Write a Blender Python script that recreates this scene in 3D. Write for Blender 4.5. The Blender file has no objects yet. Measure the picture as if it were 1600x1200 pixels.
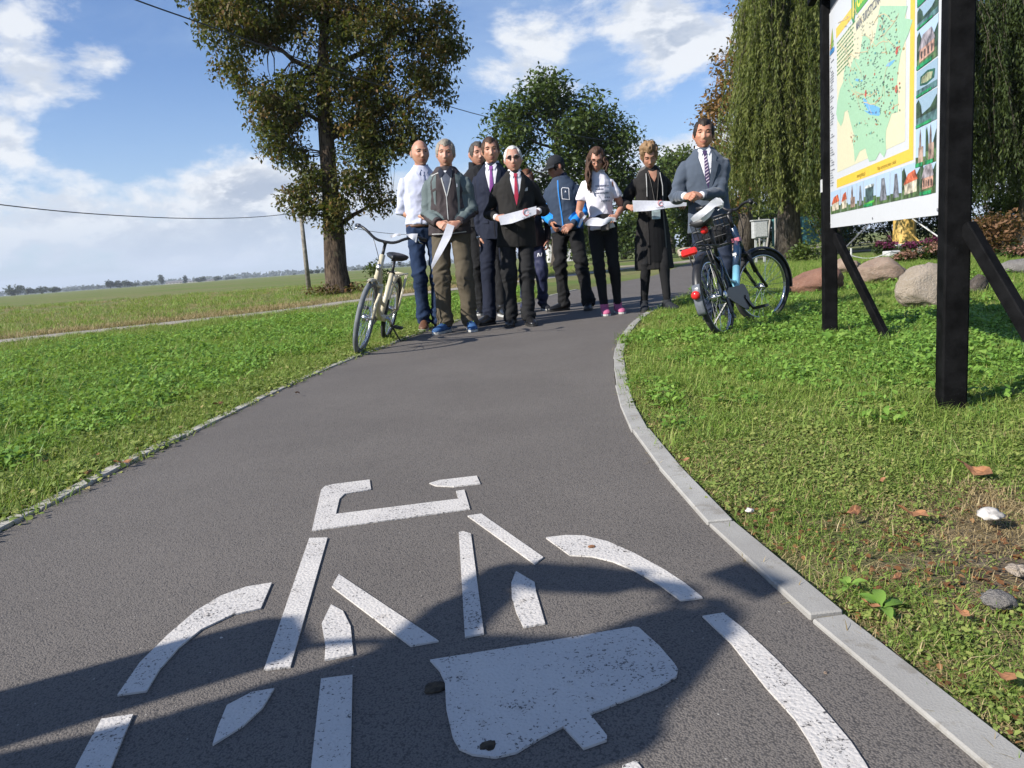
import bpy, bmesh, math, random
import numpy as np
from mathutils import Vector, Matrix
from mathutils.bvhtree import BVHTree
random.seed(7); rng = np.random.default_rng(7)
SC = bpy.context.scene
COL = SC.collection
R = math.radians

# ------------------------------------------------------------ camera
FPX, PITCH, ROLL, HC = 1202.0, R(9.24), R(4.2), 0.66
cF = np.array([0, math.cos(PITCH), -math.sin(PITCH)])
_r0 = np.array([1.0, 0, 0]); _u0 = np.array([0, math.sin(PITCH), math.cos(PITCH)])
cR = _r0 * math.cos(ROLL) - _u0 * math.sin(ROLL)
cU = _u0 * math.cos(ROLL) + _r0 * math.sin(ROLL)
cam_data = bpy.data.cameras.new('camera'); cam = bpy.data.objects.new('camera', cam_data); COL.objects.link(cam)
cam.matrix_world = Matrix(((cR[0], cU[0], -cF[0], 0), (cR[1], cU[1], -cF[1], 0), (cR[2], cU[2], -cF[2], HC), (0, 0, 0, 1)))
cam_data.sensor_width = 36; cam_data.lens = FPX / 1600 * 36
cam_data.clip_start = 0.02; cam_data.clip_end = 9000
SC.camera = cam

# ------------------------------------------------------------ sun, sky, exposure
SUN_EL, SUN_AZ = R(34.0), R(28.0)                 # shadows run towards (cos az, sin az)
sdir = Vector((math.cos(SUN_AZ) * math.cos(SUN_EL), math.sin(SUN_AZ) * math.cos(SUN_EL), -math.sin(SUN_EL)))
sl = bpy.data.lights.new('sun', 'SUN'); sl.energy = 4.9; sl.angle = R(0.55); sl.color = (1.0, 0.95, 0.87)
so = bpy.data.objects.new('sun', sl); COL.objects.link(so)
so.rotation_euler = sdir.to_track_quat('-Z', 'Y').to_euler(); so.location = (0, 0, 30)
SC.view_settings.view_transform = 'Standard'; SC.view_settings.look = 'None'
SC.view_settings.exposure = 0.78; SC.view_settings.gamma = 1.0; SC.view_settings.use_curve_mapping = False
SC.cycles.use_denoising = True
SC.cycles.max_bounces = 6; SC.cycles.diffuse_bounces = 2; SC.cycles.glossy_bounces = 2
SC.cycles.transmission_bounces = 3; SC.cycles.transparent_max_bounces = 6; SC.cycles.volume_bounces = 0
SC.cycles.caustics_reflective = False; SC.cycles.caustics_refractive = False

class NT:
    """small helper for node trees"""
    def __init__(s, tree): s.t = tree; s.n = tree.nodes; s.l = tree.links
    def new(s, ty, **kw):
        nd = s.n.new(ty)
        for k, v in kw.items():
            if k.startswith('i_'):
                key = k[2:]; key = int(key) if key.isdigit() else key.replace('_', ' ')
                nd.inputs[key].default_value = v
            else: setattr(nd, k, v)
        return nd
    def link(s, a, b): s.l.new(a, b)
    def math(s, op, a, b=0.0, c=None, clamp=False):
        m = s.n.new('ShaderNodeMath'); m.operation = op; m.use_clamp = clamp
        for i, v in enumerate((a, b, c)):
            if v is None: continue
            if isinstance(v, (int, float)): m.inputs[i].default_value = v
            else: s.l.new(v, m.inputs[i])
        return m.outputs[0]
    def sstep(s, v, a, b):
        m = s.n.new('ShaderNodeMapRange'); m.interpolation_type = 'SMOOTHSTEP'
        s.l.new(v, m.inputs[0]); m.inputs[1].default_value = a; m.inputs[2].default_value = b
        return m.outputs[0]
    def mix(s, f, a, b, mode='MIX'):
        m = s.n.new('ShaderNodeMix'); m.data_type = 'RGBA'; m.blend_type = mode
        for sock, v in ((m.inputs[0], f), (m.inputs[6], a), (m.inputs[7], b)):
            if isinstance(v, (int, float)): sock.default_value = v
            elif isinstance(v, (tuple, list)): sock.default_value = (*v[:3], 1)
            else: s.l.new(v, sock)
        return m.outputs[2]
    def noise(s, vec, scale, detail=4, rough=0.55, dist=0.0):
        m = s.n.new('ShaderNodeTexNoise'); m.inputs['Scale'].default_value = scale
        m.inputs['Detail'].default_value = detail; m.inputs['Roughness'].default_value = rough
        m.inputs['Distortion'].default_value = dist
        if vec is not None: s.l.new(vec, m.inputs['Vector'])
        return m.outputs[0]

def px_ray(x, y):
    d = cR * (x - 800) / FPX - cU * (y - 600) / FPX + cF
    return d
def G(x, y, z=0.0):
    """point on the level plane z seen at photo pixel (x, y)"""
    d = px_ray(x, y); t = (z - HC) / d[2]
    return Vector((d[0] * t, d[1] * t, z))
def AT(x, y, Y):
    """point at distance Y in front of the camera seen at photo pixel (x, y)"""
    d = px_ray(x, y); t = Y / d[1]
    return Vector((d[0] * t, Y, HC + d[2] * t))

world = bpy.data.worlds.new('World'); SC.world = world; world.use_nodes = True
w = NT(world.node_tree)
bg = w.n['Background']; bg.inputs[1].default_value = 0.056
sky = w.new('ShaderNodeTexSky', sky_type='NISHITA', sun_disc=False, sun_elevation=SUN_EL,
            sun_rotation=math.atan2(-math.cos(SUN_AZ), -math.sin(SUN_AZ)) % (2 * math.pi),
            air_density=1.0, dust_density=0.6, ozone_density=1.6)
tc = w.new('ShaderNodeTexCoord')
D = tc.outputs['Generated']
sep = w.new('ShaderNodeSeparateXYZ'); w.link(D, sep.inputs[0]); Z = sep.outputs[2]
mp = w.new('ShaderNodeMapping'); w.link(D, mp.inputs[0]); mp.inputs['Scale'].default_value = (1, 1, 2.0)
n1 = w.noise(mp.outputs[0], 6.5, 10, 0.62, 0.15)
n2 = w.noise(mp.outputs[0], 2.6, 3, 0.5, 0.0)
mp2 = w.new('ShaderNodeMapping'); w.link(D, mp2.inputs[0]); mp2.inputs['Scale'].default_value = (1, 1, 2.0)
mp2.inputs['Location'].default_value = (0.016, 0.006, -0.034)   # sampled a little towards the sun: sunny sides and grey undersides
n1s = w.noise(mp2.outputs[0], 6.5, 5, 0.60, 0.15)
def blob(px, py, wx, amp, soft=1.0):
    d = Vector(px_ray(px, py)).normalized()
    dn = w.new('ShaderNodeVectorMath', operation='DISTANCE'); w.link(D, dn.inputs[0]); dn.inputs[1].default_value = d
    return w.math('MULTIPLY', w.sstep(dn.outputs['Value'], wx, wx * 0.1 * soft), amp)
bank = w.math('MULTIPLY', w.sstep(Z, 0.00, 0.05), w.math('SUBTRACT', 1.0, w.sstep(Z, 0.10, 0.17)))
cov = w.math('MULTIPLY', bank, 0.215)
for b in ((38, 82, 0.115, 0.27), (5, 208, 0.055, 0.15), (-80, 150, .09, -0.06), (230, 190, .12, -.05), (172, 92, 0.05, 0.10), (830, 95, 0.09, 0.17), (985, 45, 0.14, 0.15), (1100, 85, 0.14, 0.17), (900, 20, .10, .04), (1010, 180, .10, -.06)):
    cov = w.math('ADD', cov, blob(*b))
dens = w.math('ADD', w.math('ADD', w.math('MULTIPLY', n1, 0.72), w.math('MULTIPLY', n2, 0.28)), cov)
alpha = w.math('MULTIPLY', w.sstep(dens, 0.595, 0.715), w.math('ADD', 0.80, w.math('MULTIPLY', n2, 0.3)), clamp=True)
lit = w.sstep(w.math('SUBTRACT', n1, n1s), -0.055, 0.055)
thick = w.sstep(dens, 0.60, 0.80)
shade = w.math('MULTIPLY', thick, w.math('SUBTRACT', 1.0, lit))
ccol = w.mix(shade, (9.6, 9.9, 10.3), (4.7, 5.5, 6.9))
lowm = w.math('SUBTRACT', 1.0, w.sstep(Z, 0.02, 0.11))
ccol = w.mix(w.math('MULTIPLY', lowm, 0.75), ccol, (6.0, 7.1, 8.6))
veil_n = w.noise(mp.outputs[0], 3.2, 6, 0.65, 0.8)
veil = w.math('MULTIPLY', w.sstep(veil_n, 0.42, 0.74), 0.30)
lowh = w.math('MULTIPLY', w.math('SUBTRACT', 1.0, w.sstep(Z, 0.0, 0.26)), 0.42)
blue = w.mix(1.0, sky.outputs[0], (0.98, 1.22, 1.62), 'MULTIPLY')
skyc = w.mix(w.math('MAXIMUM', veil, lowh), blue, (6.2, 7.9, 10.0))
final = w.mix(alpha, skyc, ccol)
w.link(final, bg.inputs[0])

# ------------------------------------------------------------ materials
def new_mat(name):
    m = bpy.data.materials.new(name); m.use_nodes = True
    return m, NT(m.node_tree), m.node_tree.nodes['Principled BSDF']
def mat(name, c, rough=0.6, metal=0.0, var=0.12, scale=20, bump=0.0, bscale=200, spec=0.4, c2=None, sheen=0, coat=0):
    m, t, p = new_mat(name)
    tcn = t.new('ShaderNodeTexCoord'); v = tcn.outputs['Object']
    nz = t.noise(v, scale, 5, 0.6)
    c2 = c2 or tuple(x * (1 - var * 2) for x in c)
    c1 = tuple(min(1, x * (1 + var)) for x in c)
    f = t.sstep(nz, 0.3, 0.7)
    t.link(t.mix(f, c1, c2), p.inputs['Base Color'])
    p.inputs['Roughness'].default_value = rough; p.inputs['Metallic'].default_value = metal
    p.inputs['Specular IOR Level'].default_value = spec
    if sheen: p.inputs['Sheen Weight'].default_value = sheen
    if coat: p.inputs['Coat Weight'].default_value = coat
    if bump:
        b = t.new('ShaderNodeBump'); b.inputs['Strength'].default_value = bump; b.inputs['Distance'].default_value = 0.002
        t.link(t.noise(v, bscale, 3, 0.6), b.inputs['Height']); t.link(b.outputs[0], p.inputs['Normal'])
    return m
def leaf_mat(name, cols, trans=0.35, rough=0.55, objrand=0.25, patch=None):
    """leaf colours picked by the per-leaf attribute 'rnd'; light passes through"""
    m, t, p = new_mat(name)
    at = t.new('ShaderNodeAttribute', attribute_name='rnd')
    oi = t.new('ShaderNodeObjectInfo')
    f = t.math('ADD', t.math('MULTIPLY', at.outputs['Fac'], 1 - objrand), t.math('MULTIPLY', oi.outputs['Random'], objrand))
    cr = t.new('ShaderNodeValToRGB'); cr.color_ramp.interpolation = 'LINEAR'
    while len(cr.color_ramp.elements) < len(cols): cr.color_ramp.elements.new(0.5)
    for e, (pos, c) in zip(cr.color_ramp.elements, cols): e.position = pos; e.color = (*c, 1)
    t.link(f, cr.inputs[0]); col = cr.outputs[0]
    t.link(col, p.inputs['Base Color']); p.inputs['Roughness'].default_value = rough
    p.inputs['Specular IOR Level'].default_value = 0.25
    tr = t.new('ShaderNodeBsdfTranslucent'); t.link(t.mix(0.35, col, (0.25, 0.32, 0.02)), tr.inputs[0])
    ms = t.new('ShaderNodeMixShader'); ms.inputs[0].default_value = trans
    t.link(p.outputs[0], ms.inputs[1]); t.link(tr.outputs[0], ms.inputs[2])
    t.link(ms.outputs[0], t.n['Material Output'].inputs[0])
    return m

# ------------------------------------------------------------ object helpers
def tag(o, label=None, cat=None, group=None, kind=None):
    if label: o['label'] = label
    if cat: o['category'] = cat
    if group: o['group'] = group
    if kind: o['kind'] = kind
    return o
def empty(name, loc, label, cat, group=None, rz=0.0):
    o = bpy.data.objects.new(name, None); COL.objects.link(o); o.location = loc; o.rotation_euler = (0, 0, rz)
    o.empty_display_size = 0.1
    return tag(o, label, cat, group)
def link(name, me, mats, parent=None, smooth=False):
    for m in (mats if isinstance(mats, (list, tuple)) else [mats]):
        if m is not None: me.materials.append(m)
    o = bpy.data.objects.new(name, me); COL.objects.link(o)
    if parent is not None: o.parent = parent
    if smooth: me.polygons.foreach_set('use_smooth', [True] * len(me.polygons))
    return o
def np_mesh(name, V, Q, rnd=None, matidx=None):
    """mesh from arrays; Q is (M,3) or (M,4)"""
    me = bpy.data.meshes.new(name); V = np.asarray(V, np.float32); Q = np.asarray(Q, np.int32); k = Q.shape[1]
    me.vertices.add(len(V)); me.vertices.foreach_set('co', V.ravel())
    me.loops.add(Q.size); me.loops.foreach_set('vertex_index', Q.ravel())
    me.polygons.add(len(Q)); me.polygons.foreach_set('loop_start', np.arange(0, Q.size, k, dtype=np.int32))
    me.polygons.foreach_set('loop_total', np.full(len(Q), k, np.int32))
    if matidx is not None: me.polygons.foreach_set('material_index', np.asarray(matidx, np.int32))
    me.update(calc_edges=True)
    if rnd is not None:
        a = me.attributes.new('rnd', 'FLOAT', 'POINT'); a.data.foreach_set('value', np.asarray(rnd, np.float32))
    return me
def copy_tree(o, parent=None):
    c = o.copy(); COL.objects.link(c); c.parent = parent
    for ch in list(o.children): copy_tree(ch, c)
    return c

class MB:
    """collects shapes, builds one mesh object"""
    def __init__(s): s.v = []; s.f = []; s.m = []; s.mi = 0
    def add(s, vs, fs):
        b = len(s.v); s.v += [tuple(v) for v in vs]; s.f += [tuple(b + i for i in f) for f in fs]; s.m += [s.mi] * len(fs)
        return s
    def box(s, c, d, rot=None):
        c = Vector(c); hx, hy, hz = d[0] / 2, d[1] / 2, d[2] / 2
        vs = [Vector((x, y, z)) for x in (-hx, hx) for y in (-hy, hy) for z in (-hz, hz)]
        if rot is not None: vs = [rot @ v for v in vs]
        return s.add([c + v for v in vs], [(0, 1, 3, 2), (4, 6, 7, 5), (0, 4, 5, 1), (2, 3, 7, 6), (0, 2, 6, 4), (1, 5, 7, 3)])
    def bar(s, a, b, w, h, up=(0, 0, 1)):
        a, b = Vector(a), Vector(b); t = (b - a).normalized(); u = Vector(up); n = t.cross(u)
        if n.length < 1e-4: n = t.cross(Vector((1, 0, 0)))
        n.normalize(); u = n.cross(t)
        vs = [p + n * (i * w / 2) + u * (j * h / 2) for p in (a, b) for i, j in ((-1, -1), (1, -1), (1, 1), (-1, 1))]
        return s.add(vs, [(3, 2, 1, 0), (4, 5, 6, 7), (0, 1, 5, 4), (1, 2, 6, 5), (2, 3, 7, 6), (3, 0, 4, 7)])
    def tube(s, pts, r, n=8, cap=True, flat=1.0, ref=None):
        pts = [Vector(p) for p in pts]
        rs = r if isinstance(r, (list, tuple)) else [r] * len(pts)
        t0 = (pts[1] - pts[0]).normalized()
        u = Vector(ref) if ref is not None else (Vector((0, 0, 1)) if abs(t0.z) < 0.9 else Vector((1, 0, 0)))
        vs = []; fs = []
        for i, p in enumerate(pts):
            t = (pts[min(i + 1, len(pts) - 1)] - pts[max(i - 1, 0)]).normalized()
            u = (u - t * u.dot(t)).normalized(); w_ = t.cross(u)
            ri = rs[i]; ra, rb = ri if isinstance(ri, (tuple, list)) else (ri, ri * flat)
            for k in range(n):
                a = 2 * math.pi * k / n
                vs.append(p + w_ * (math.cos(a) * ra) + u * (math.sin(a) * rb))
        for i in range(len(pts) - 1):
            for k in range(n):
                k2 = (k + 1) % n
                fs.append((i * n + k, i * n + k2, (i + 1) * n + k2, (i + 1) * n + k))
        if cap: fs.append(tuple(range(n - 1, -1, -1))); fs.append(tuple(range((len(pts) - 1) * n, len(pts) * n)))
        return s.add(vs, fs)
    def ball(s, c, r, n=10, m=7, rot=None):
        c = Vector(c); r = r if isinstance(r, (tuple, list)) else (r, r, r)
        vs = [Vector((0, 0, -r[2]))]
        for j in range(1, m):
            th = math.pi * j / m
            for k in range(n):
                a = 2 * math.pi * k / n
                vs.append(Vector((r[0] * math.sin(th) * math.cos(a), r[1] * math.sin(th) * math.sin(a), -r[2] * math.cos(th))))
        vs.append(Vector((0, 0, r[2])))
        if rot is not None: vs = [rot @ v for v in vs]
        fs = [(0, 1 + (k + 1) % n, 1 + k) for k in range(n)]
        for j in range(m - 2):
            for k in range(n):
                k2 = (k + 1) % n; fs.append((1 + j * n + k, 1 + j * n + k2, 1 + (j + 1) * n + k2, 1 + (j + 1) * n + k))
        L = len(vs) - 1; b = 1 + (m - 2) * n
        fs += [(b + k, b + (k + 1) % n, L) for k in range(n)]
        return s.add([c + v for v in vs], fs)
    def ring(s, c, axis, R_, r, n=40, m=8, a0=0, a1=2 * math.pi, flat=1.0):
        axis = Vector(axis).normalized(); u = axis.orthogonal().normalized(); 
        if abs(axis.y) > 0.5: u = (Vector((1, 0, 0)) - axis * axis.x).normalized()
        v = axis.cross(u); c = Vector(c); full = abs(a1 - a0) > 6.28; vs = []; fs = []
        N = n if full else n + 1
        for i in range(N):
            a = a0 + (a1 - a0) * i / n; d = u * math.cos(a) + v * math.sin(a)
            for k in range(m):
                b = 2 * math.pi * k / m
                vs.append(c + d * (R_ + r * math.cos(b)) + axis * (r * flat * math.sin(b)))
        for i in range(n):
            j = (i + 1) % N
            for k in range(m):
                k2 = (k + 1) % m; fs.append((i * m + k, j * m + k, j * m + k2, i * m + k2))
        return s.add(vs, fs)
    def prism(s, poly, z0, z1):
        n = len(poly)
        vs = [(x, y, z0) for x, y in poly] + [(x, y, z1) for x, y in poly]
        fs = [tuple(range(n - 1, -1, -1)), tuple(range(n, 2 * n))] + [(i, (i + 1) % n, n + (i + 1) % n, n + i) for i in range(n)]
        return s.add(vs, fs)
    def xf(s, M):
        s.v = [tuple(M @ Vector(v)) for v in s.v]; return s
    def mesh(s, name):
        me = bpy.data.meshes.new(name); me.from_pydata(s.v, [], s.f)
        me.polygons.foreach_set('material_index', s.m); me.update(); return me
    def build(s, name, mats, parent=None, smooth=False, bevel=0):
        me = s.mesh(name)
        bm = bmesh.new(); bm.from_mesh(me)
        if bevel:
            bmesh.ops.bevel(bm, geom=[e for e in bm.edges], offset=bevel, segments=1, affect='EDGES', clamp_overlap=True)
        bmesh.ops.recalc_face_normals(bm, faces=bm.faces); bm.to_mesh(me); bm.free()
        return link(name, me, mats, parent, smooth)

# lattice noise on arrays
_perm = np.random.default_rng(3).random(4096)
def vnoise(P):
    P = np.asarray(P, float); i = np.floor(P).astype(np.int64); f = P - i; f = f * f * (3 - 2 * f); out = 0
    for dx in (0, 1):
        for dy in (0, 1):
            for dz in (0, 1):
                h = ((i[:, 0] + dx) * 73856093 ^ (i[:, 1] + dy) * 19349663 ^ (i[:, 2] + dz) * 83492791) & 4095
                wgt = (f[:, 0] if dx else 1 - f[:, 0]) * (f[:, 1] if dy else 1 - f[:, 1]) * (f[:, 2] if dz else 1 - f[:, 2])
                out = out + _perm[h] * wgt
    return out
def fbm(P, o=4):
    P = np.asarray(P, float); a = 0; s_ = 1; t = 0
    for k in range(o): a = a + s_ * vnoise(P * 2 ** k + 17.3 * k); t += s_; s_ *= 0.5
    return a / t
m_tyre = mat('tyre_rubber', (.028, .028, .03), .8, var=.1, scale=40); m_chrome = mat('steel', (.55, .55, .56), .25, metal=1, var=.05); m_blackp = mat('black_plastic', (.015, .015, .017), .4)

# ------------------------------------------------------------ ground, path, track
def px_poly(pts): return [G(x, y) for x, y in pts]
def resample(P, step):
    out = [P[0].copy()]; acc = 0
    for a, b in zip(P[:-1], P[1:]):
        L = (b - a).length; d = step - acc
        while d <= L: out.append(a + (b - a) * (d / L)); d += step
        acc = L - (d - step)
    return out
def smooth_line(P, k=2):
    P = [Vector(p_) for p_ in P]
    for _ in range(k):
        Q = [P[0]]
        for a, b in zip(P[:-1], P[1:]): Q += [a * .75 + b * .25, a * .25 + b * .75]
        Q.append(P[-1]); P = Q
    return P
LEFT = [Vector((-1.56, -1.2, 0)), Vector((-1.55, 0.3, 0)), Vector((-1.52, 1.3, 0))] + px_poly([(0, 832), (75, 793), (150, 752), (230, 713), (310, 673), (390, 634), (470, 594), (545, 563), (600, 543),
        (650, 523), (700, 506), (760, 488), (830, 469), (900, 453), (960, 442), (1020, 431)])
RIGHT = [Vector((0.60, -1.2, 0)), Vector((0.60, 0.2, 0)), ] + px_poly([(1560, 1200), (1500, 1152), (1420, 1090), (1330, 1022), (1260, 965), (1205, 915), (1165, 878), (1130, 845), (1095, 808), (1060, 767), (1025, 727),
        (995, 689), (975, 650), (963, 610), (958, 572), (962, 540), (973, 520), (988, 503), (1012, 487), (1042, 471), (1085, 456)])
LEFT = smooth_line(LEFT); RIGHT = smooth_line(RIGHT)
# beyond the people the path bends away to the right
LEFT += px_poly([(1060, 417), (1095, 405), (1118, 396), (1134, 389)]); RIGHT += px_poly([(1118, 437), (1140, 420), (1152, 407), (1158, 398), (1160, 390)])
def line_fill(A, B, n):
    """two sides -> strip"""
    def par(P, n):
        L = [0]
        for a, b in zip(P[:-1], P[1:]): L.append(L[-1] + (b - a).length)
        out = []
        for i in range(n):
            t = L[-1] * (i / (n - 1)); k = max(j for j in range(len(L)) if L[j] <= t + 1e-9); k = min(k, len(P) - 2)
            out.append(P[k] + (P[k + 1] - P[k]) * ((t - L[k]) / max(1e-9, L[k + 1] - L[k])))
        return out
    return par(A, n), par(B, n)
def strip_obj(name, A, B, z, m, cols=1):
    vs = []; n = len(A)
    for a, b in zip(A, B):
        for j in range(cols + 1):
            p = a + (b - a) * (j / cols); vs.append((p.x, p.y, z))
    fs = [(i * (cols + 1) + j, i * (cols + 1) + j + 1, (i + 1) * (cols + 1) + j + 1, (i + 1) * (cols + 1) + j) for i in range(n - 1) for j in range(cols)]
    mb = MB(); mb.add(vs, fs); return mb.build(name, m)

def pos_node(t): return t.new('ShaderNodeNewGeometry').outputs['Position']
# grass ground
m_ground, t, p = new_mat('verge_soil_and_turf')
P_ = pos_node(t)
big = t.noise(P_, 0.25, 4, 0.6); mid = t.noise(P_, 2.2, 5, 0.6); fine = t.noise(P_, 40, 6, 0.7); clod = t.noise(P_, 9, 6, 0.65)
c = t.mix(t.sstep(mid, 0.35, 0.65), (0.070, 0.110, 0.022), (0.125, 0.150, 0.040))
c = t.mix(t.sstep(clod, 0.45, 0.70), c, (0.150, 0.115, 0.070))
c = t.mix(t.math('MULTIPLY', t.sstep(fine, 0.42, 0.62), 0.6), c, (0.070, 0.060, 0.034))
soil = t.mix(t.sstep(clod, 0.35, 0.65), (0.150, 0.118, 0.085), (0.085, 0.066, 0.045)); soil = t.mix(t.math('MULTIPLY', t.sstep(fine, 0.55, 0.70), 0.6), soil, (0.26, 0.23, 0.19))
bd_ = t.new('ShaderNodeVectorMath', operation='DISTANCE'); t.link(P_, bd_.inputs[0]); bd_.inputs[1].default_value = (1.22, 1.42, 0)
c = t.mix(t.sstep(t.math('ADD', bd_.outputs['Value'], t.math('MULTIPLY', mid, 0.35)), 0.85, 0.55), c, soil)
# far field: smoother green with paler mown bands
sx = t.new('ShaderNodeSeparateXYZ'); t.link(P_, sx.inputs[0])
dist = t.new('ShaderNodeVectorMath', operation='LENGTH'); t.link(P_, dist.inputs[0])
mpn = t.new('ShaderNodeMapping'); t.link(P_, mpn.inputs[0]); mpn.inputs['Scale'].default_value = (0.10, 0.30, 0.1)
fld = t.noise(mpn.outputs[0], 1.0, 6, 0.65); fld2 = t.noise(P_, 0.06, 4, 0.6)
tuft = t.noise(P_, 1.6, 6, 0.75)
fc = t.mix(t.sstep(fld, 0.36, 0.62), (0.085, 0.150, 0.030), (0.165, 0.170, 0.062))
fc = t.mix(t.math('MULTIPLY', t.sstep(fld2, 0.42, 0.62), 0.6), fc, (0.190, 0.165, 0.085))
fc = t.mix(t.math('MULTIPLY', t.sstep(tuft, 0.50, 0.66), 0.55), fc, (0.050, 0.080, 0.022))
c = t.mix(t.sstep(dist.outputs['Value'], 13, 20), c, fc)
t.link(c, p.inputs['Base Color']); p.inputs['Roughness'].default_value = 0.95; p.inputs['Specular IOR Level'].default_value = 0.1
b = t.new('ShaderNodeBump'); b.inputs['Strength'].default_value = 0.9; b.inputs['Distance'].default_value = 0.03
t.link(t.math('ADD', clod, t.math('MULTIPLY', fine, 0.4)), b.inputs['Height']); t.link(b.outputs[0], p.inputs['Normal'])

# the ground: radial sheet out to the horizon
vs = [(0, 4, -0.012)]; fs = []; NA = 96
rad = [1.5, 4, 8, 14, 22, 35, 60, 110, 220, 450, 900, 1800, 3600, 6500]
for r_ in rad:
    for k in range(NA):
        a = 2 * math.pi * k / NA; x, y = r_ * math.cos(a), 4 + r_ * math.sin(a)
        vs.append((x, y, -0.012))
fs += [(0, 1 + k, 1 + (k + 1) % NA) for k in range(NA)]
for j in range(len(rad) - 1):
    for k in range(NA):
        fs.append((1 + j * NA + k, 1 + (j + 1) * NA + k, 1 + (j + 1) * NA + (k + 1) % NA, 1 + j * NA + (k + 1) % NA))
ground = MB().add(vs, fs).build('ground', m_ground); tag(ground, kind='structure')

# asphalt
m_asph, t, p = new_mat('asphalt')
P_ = pos_node(t)
vor = t.new('ShaderNodeTexVoronoi'); t.link(P_, vor.inputs['Vector']); vor.inputs['Scale'].default_value = 300; vor.inputs['Randomness'].default_value = 1
g1 = t.noise(P_, 420, 2, 0.6); g2 = t.noise(P_, 130, 3, 0.6); g3 = t.noise(P_, 1.4, 5, 0.6); g4 = t.noise(P_, 14, 3, 0.6)
c = t.mix(t.sstep(g3, 0.3, 0.7), (0.120, 0.106, 0.094), (0.142, 0.126, 0.112))
c = t.mix(t.math('MULTIPLY', t.sstep(vor.outputs['Distance'], 0.48, 0.80), 0.65), c, (0.028, 0.026, 0.026))
c = t.mix(t.math('MULTIPLY', t.sstep(g1, 0.60, 0.72), 0.45), c, (0.22, 0.205, 0.195))
c = t.mix(t.math('MULTIPLY', t.sstep(g2, 0.58, 0.70), 0.45), c, (0.050, 0.046, 0.045))
v3 = t.new('ShaderNodeTexVoronoi'); t.link(P_, v3.inputs['Vector']); v3.inputs['Scale'].default_value = 26
c = t.mix(t.math('SUBTRACT', 1.0, t.sstep(v3.outputs['Distance'], 0.03, 0.055)), c, (0.30, 0.28, 0.25))
t.link(c, p.inputs['Base Color']); p.inputs['Roughness'].default_value = 0.78; p.inputs['Specular IOR Level'].default_value = 0.35
b = t.new('ShaderNodeBump'); b.inputs['Strength'].default_value = 0.9; b.inputs['Distance'].default_value = 0.0016
hgt = t.math('ADD', t.math('MULTIPLY', vor.outputs['Distance'], -0.9), t.math('ADD', t.math('MULTIPLY', g2, 1.1), t.math('MULTIPLY', g4, 1.2)))
t.link(hgt, b.inputs['Height']); t.link(b.outputs[0], p.inputs['Normal'])
LA, RA = line_fill(LEFT, RIGHT, 160)
path = strip_obj('cycle_path', LA, RA, 0.0, m_asph, 2); tag(path, kind='structure')

# gravel track
TR = [Vector((-16, 0.2, 0)), G(0, 532), G(200, 511), G(430, 487), G(540, 471.5), G(700, 452), G(870, 432), G(960, 421), Vector((9, 36.0, 0)), Vector((30, 60, 0))]
TR = smooth_line(TR, 2)
m_grav = mat('pale_gravel', (0.30, 0.27, 0.23), 0.95, var=0.2, scale=30, bump=1, bscale=120)
def offset_line(P, d):
    out = []
    for i, p_ in enumerate(P):
        t_ = (P[min(i + 1, len(P) - 1)] - P[max(0, i - 1)]).normalized(); out.append(p_ + Vector((-t_.y, t_.x, 0)) * d)
    return out
def wob(P, a, s_): return [p_ + Vector((0, 0, 0)) + Vector((-.6, .8, 0)) * (a * (2 * vnoise(np.array([[p_.x * s_, p_.y * s_, 1.0]]))[0] - 1)) for p_ in P]
TRf = resample(TR, 0.4)
track = strip_obj('gravel_track', wob(offset_line(TRf, 0.5), .16, 1.1), wob(offset_line(TRf, -0.5), .16, 1.3), -0.004, m_grav, 1); tag(track, kind='structure')
# dirt lane at the back right, in front of the fence
m_dirt = mat('dry_dirt', (0.26, 0.22, 0.16), 0.95, var=0.2, scale=1.5, bump=1, bscale=60)
LN = smooth_line([Vector((4.5, 33, 0)), Vector((10, 31, 0)), Vector((16, 28.5, 0)), Vector((26, 28, 0)), Vector((44, 30, 0))], 2)
lane = strip_obj('dirt_lane', offset_line(LN, 1.5), offset_line(LN, -1.5), -0.003, m_dirt, 1); tag(lane, kind='structure')

# kerb of concrete edging stones along the right side
m_kerb, t, p = new_mat('kerb_concrete')
P_ = pos_node(t); k1 = t.noise(P_, 7, 5, 0.6); k2 = t.noise(P_, 300, 3, 0.6)
v3 = t.new('ShaderNodeTexVoronoi'); t.link(P_, v3.inputs['Vector']); v3.inputs['Scale'].default_value = 60
c = t.mix(t.sstep(k1, 0.3, 0.7), (0.34, 0.33, 0.305), (0.27, 0.26, 0.24))
c = t.mix(t.math('MULTIPLY', t.sstep(k2, 0.5, 0.7), 0.3), c, (0.22, 0.21, 0.2))
c = t.mix(t.math('MULTIPLY', t.math('SUBTRACT', 1.0, t.sstep(v3.outputs['Distance'], 0.05, 0.10)), 0.7), c, (0.16, 0.15, 0.14))
oi_ = t.new('ShaderNodeObjectInfo'); c = t.mix(t.math('MULTIPLY', oi_.outputs['Random'], .35), c, (.20, .185, .165)); ed_ = t.noise(P_, 18, 5, .7); c = t.mix(t.math('MULTIPLY', t.sstep(ed_, .54, .66), .55), c, (.17, .15, .12))
t.link(c, p.inputs['Base Color']); p.inputs['Roughness'].default_value = 0.85
b = t.new('ShaderNodeBump'); b.inputs['Strength'].default_value = 0.5; b.inputs['Distance'].default_value = 0.002
t.link(t.math('ADD', k2, k1), b.inputs['Height']); t.link(b.outputs[0], p.inputs['Normal'])
kerb = empty('kerb', (0, 0, 0), None, None); kerb['kind'] = 'structure'
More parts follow.
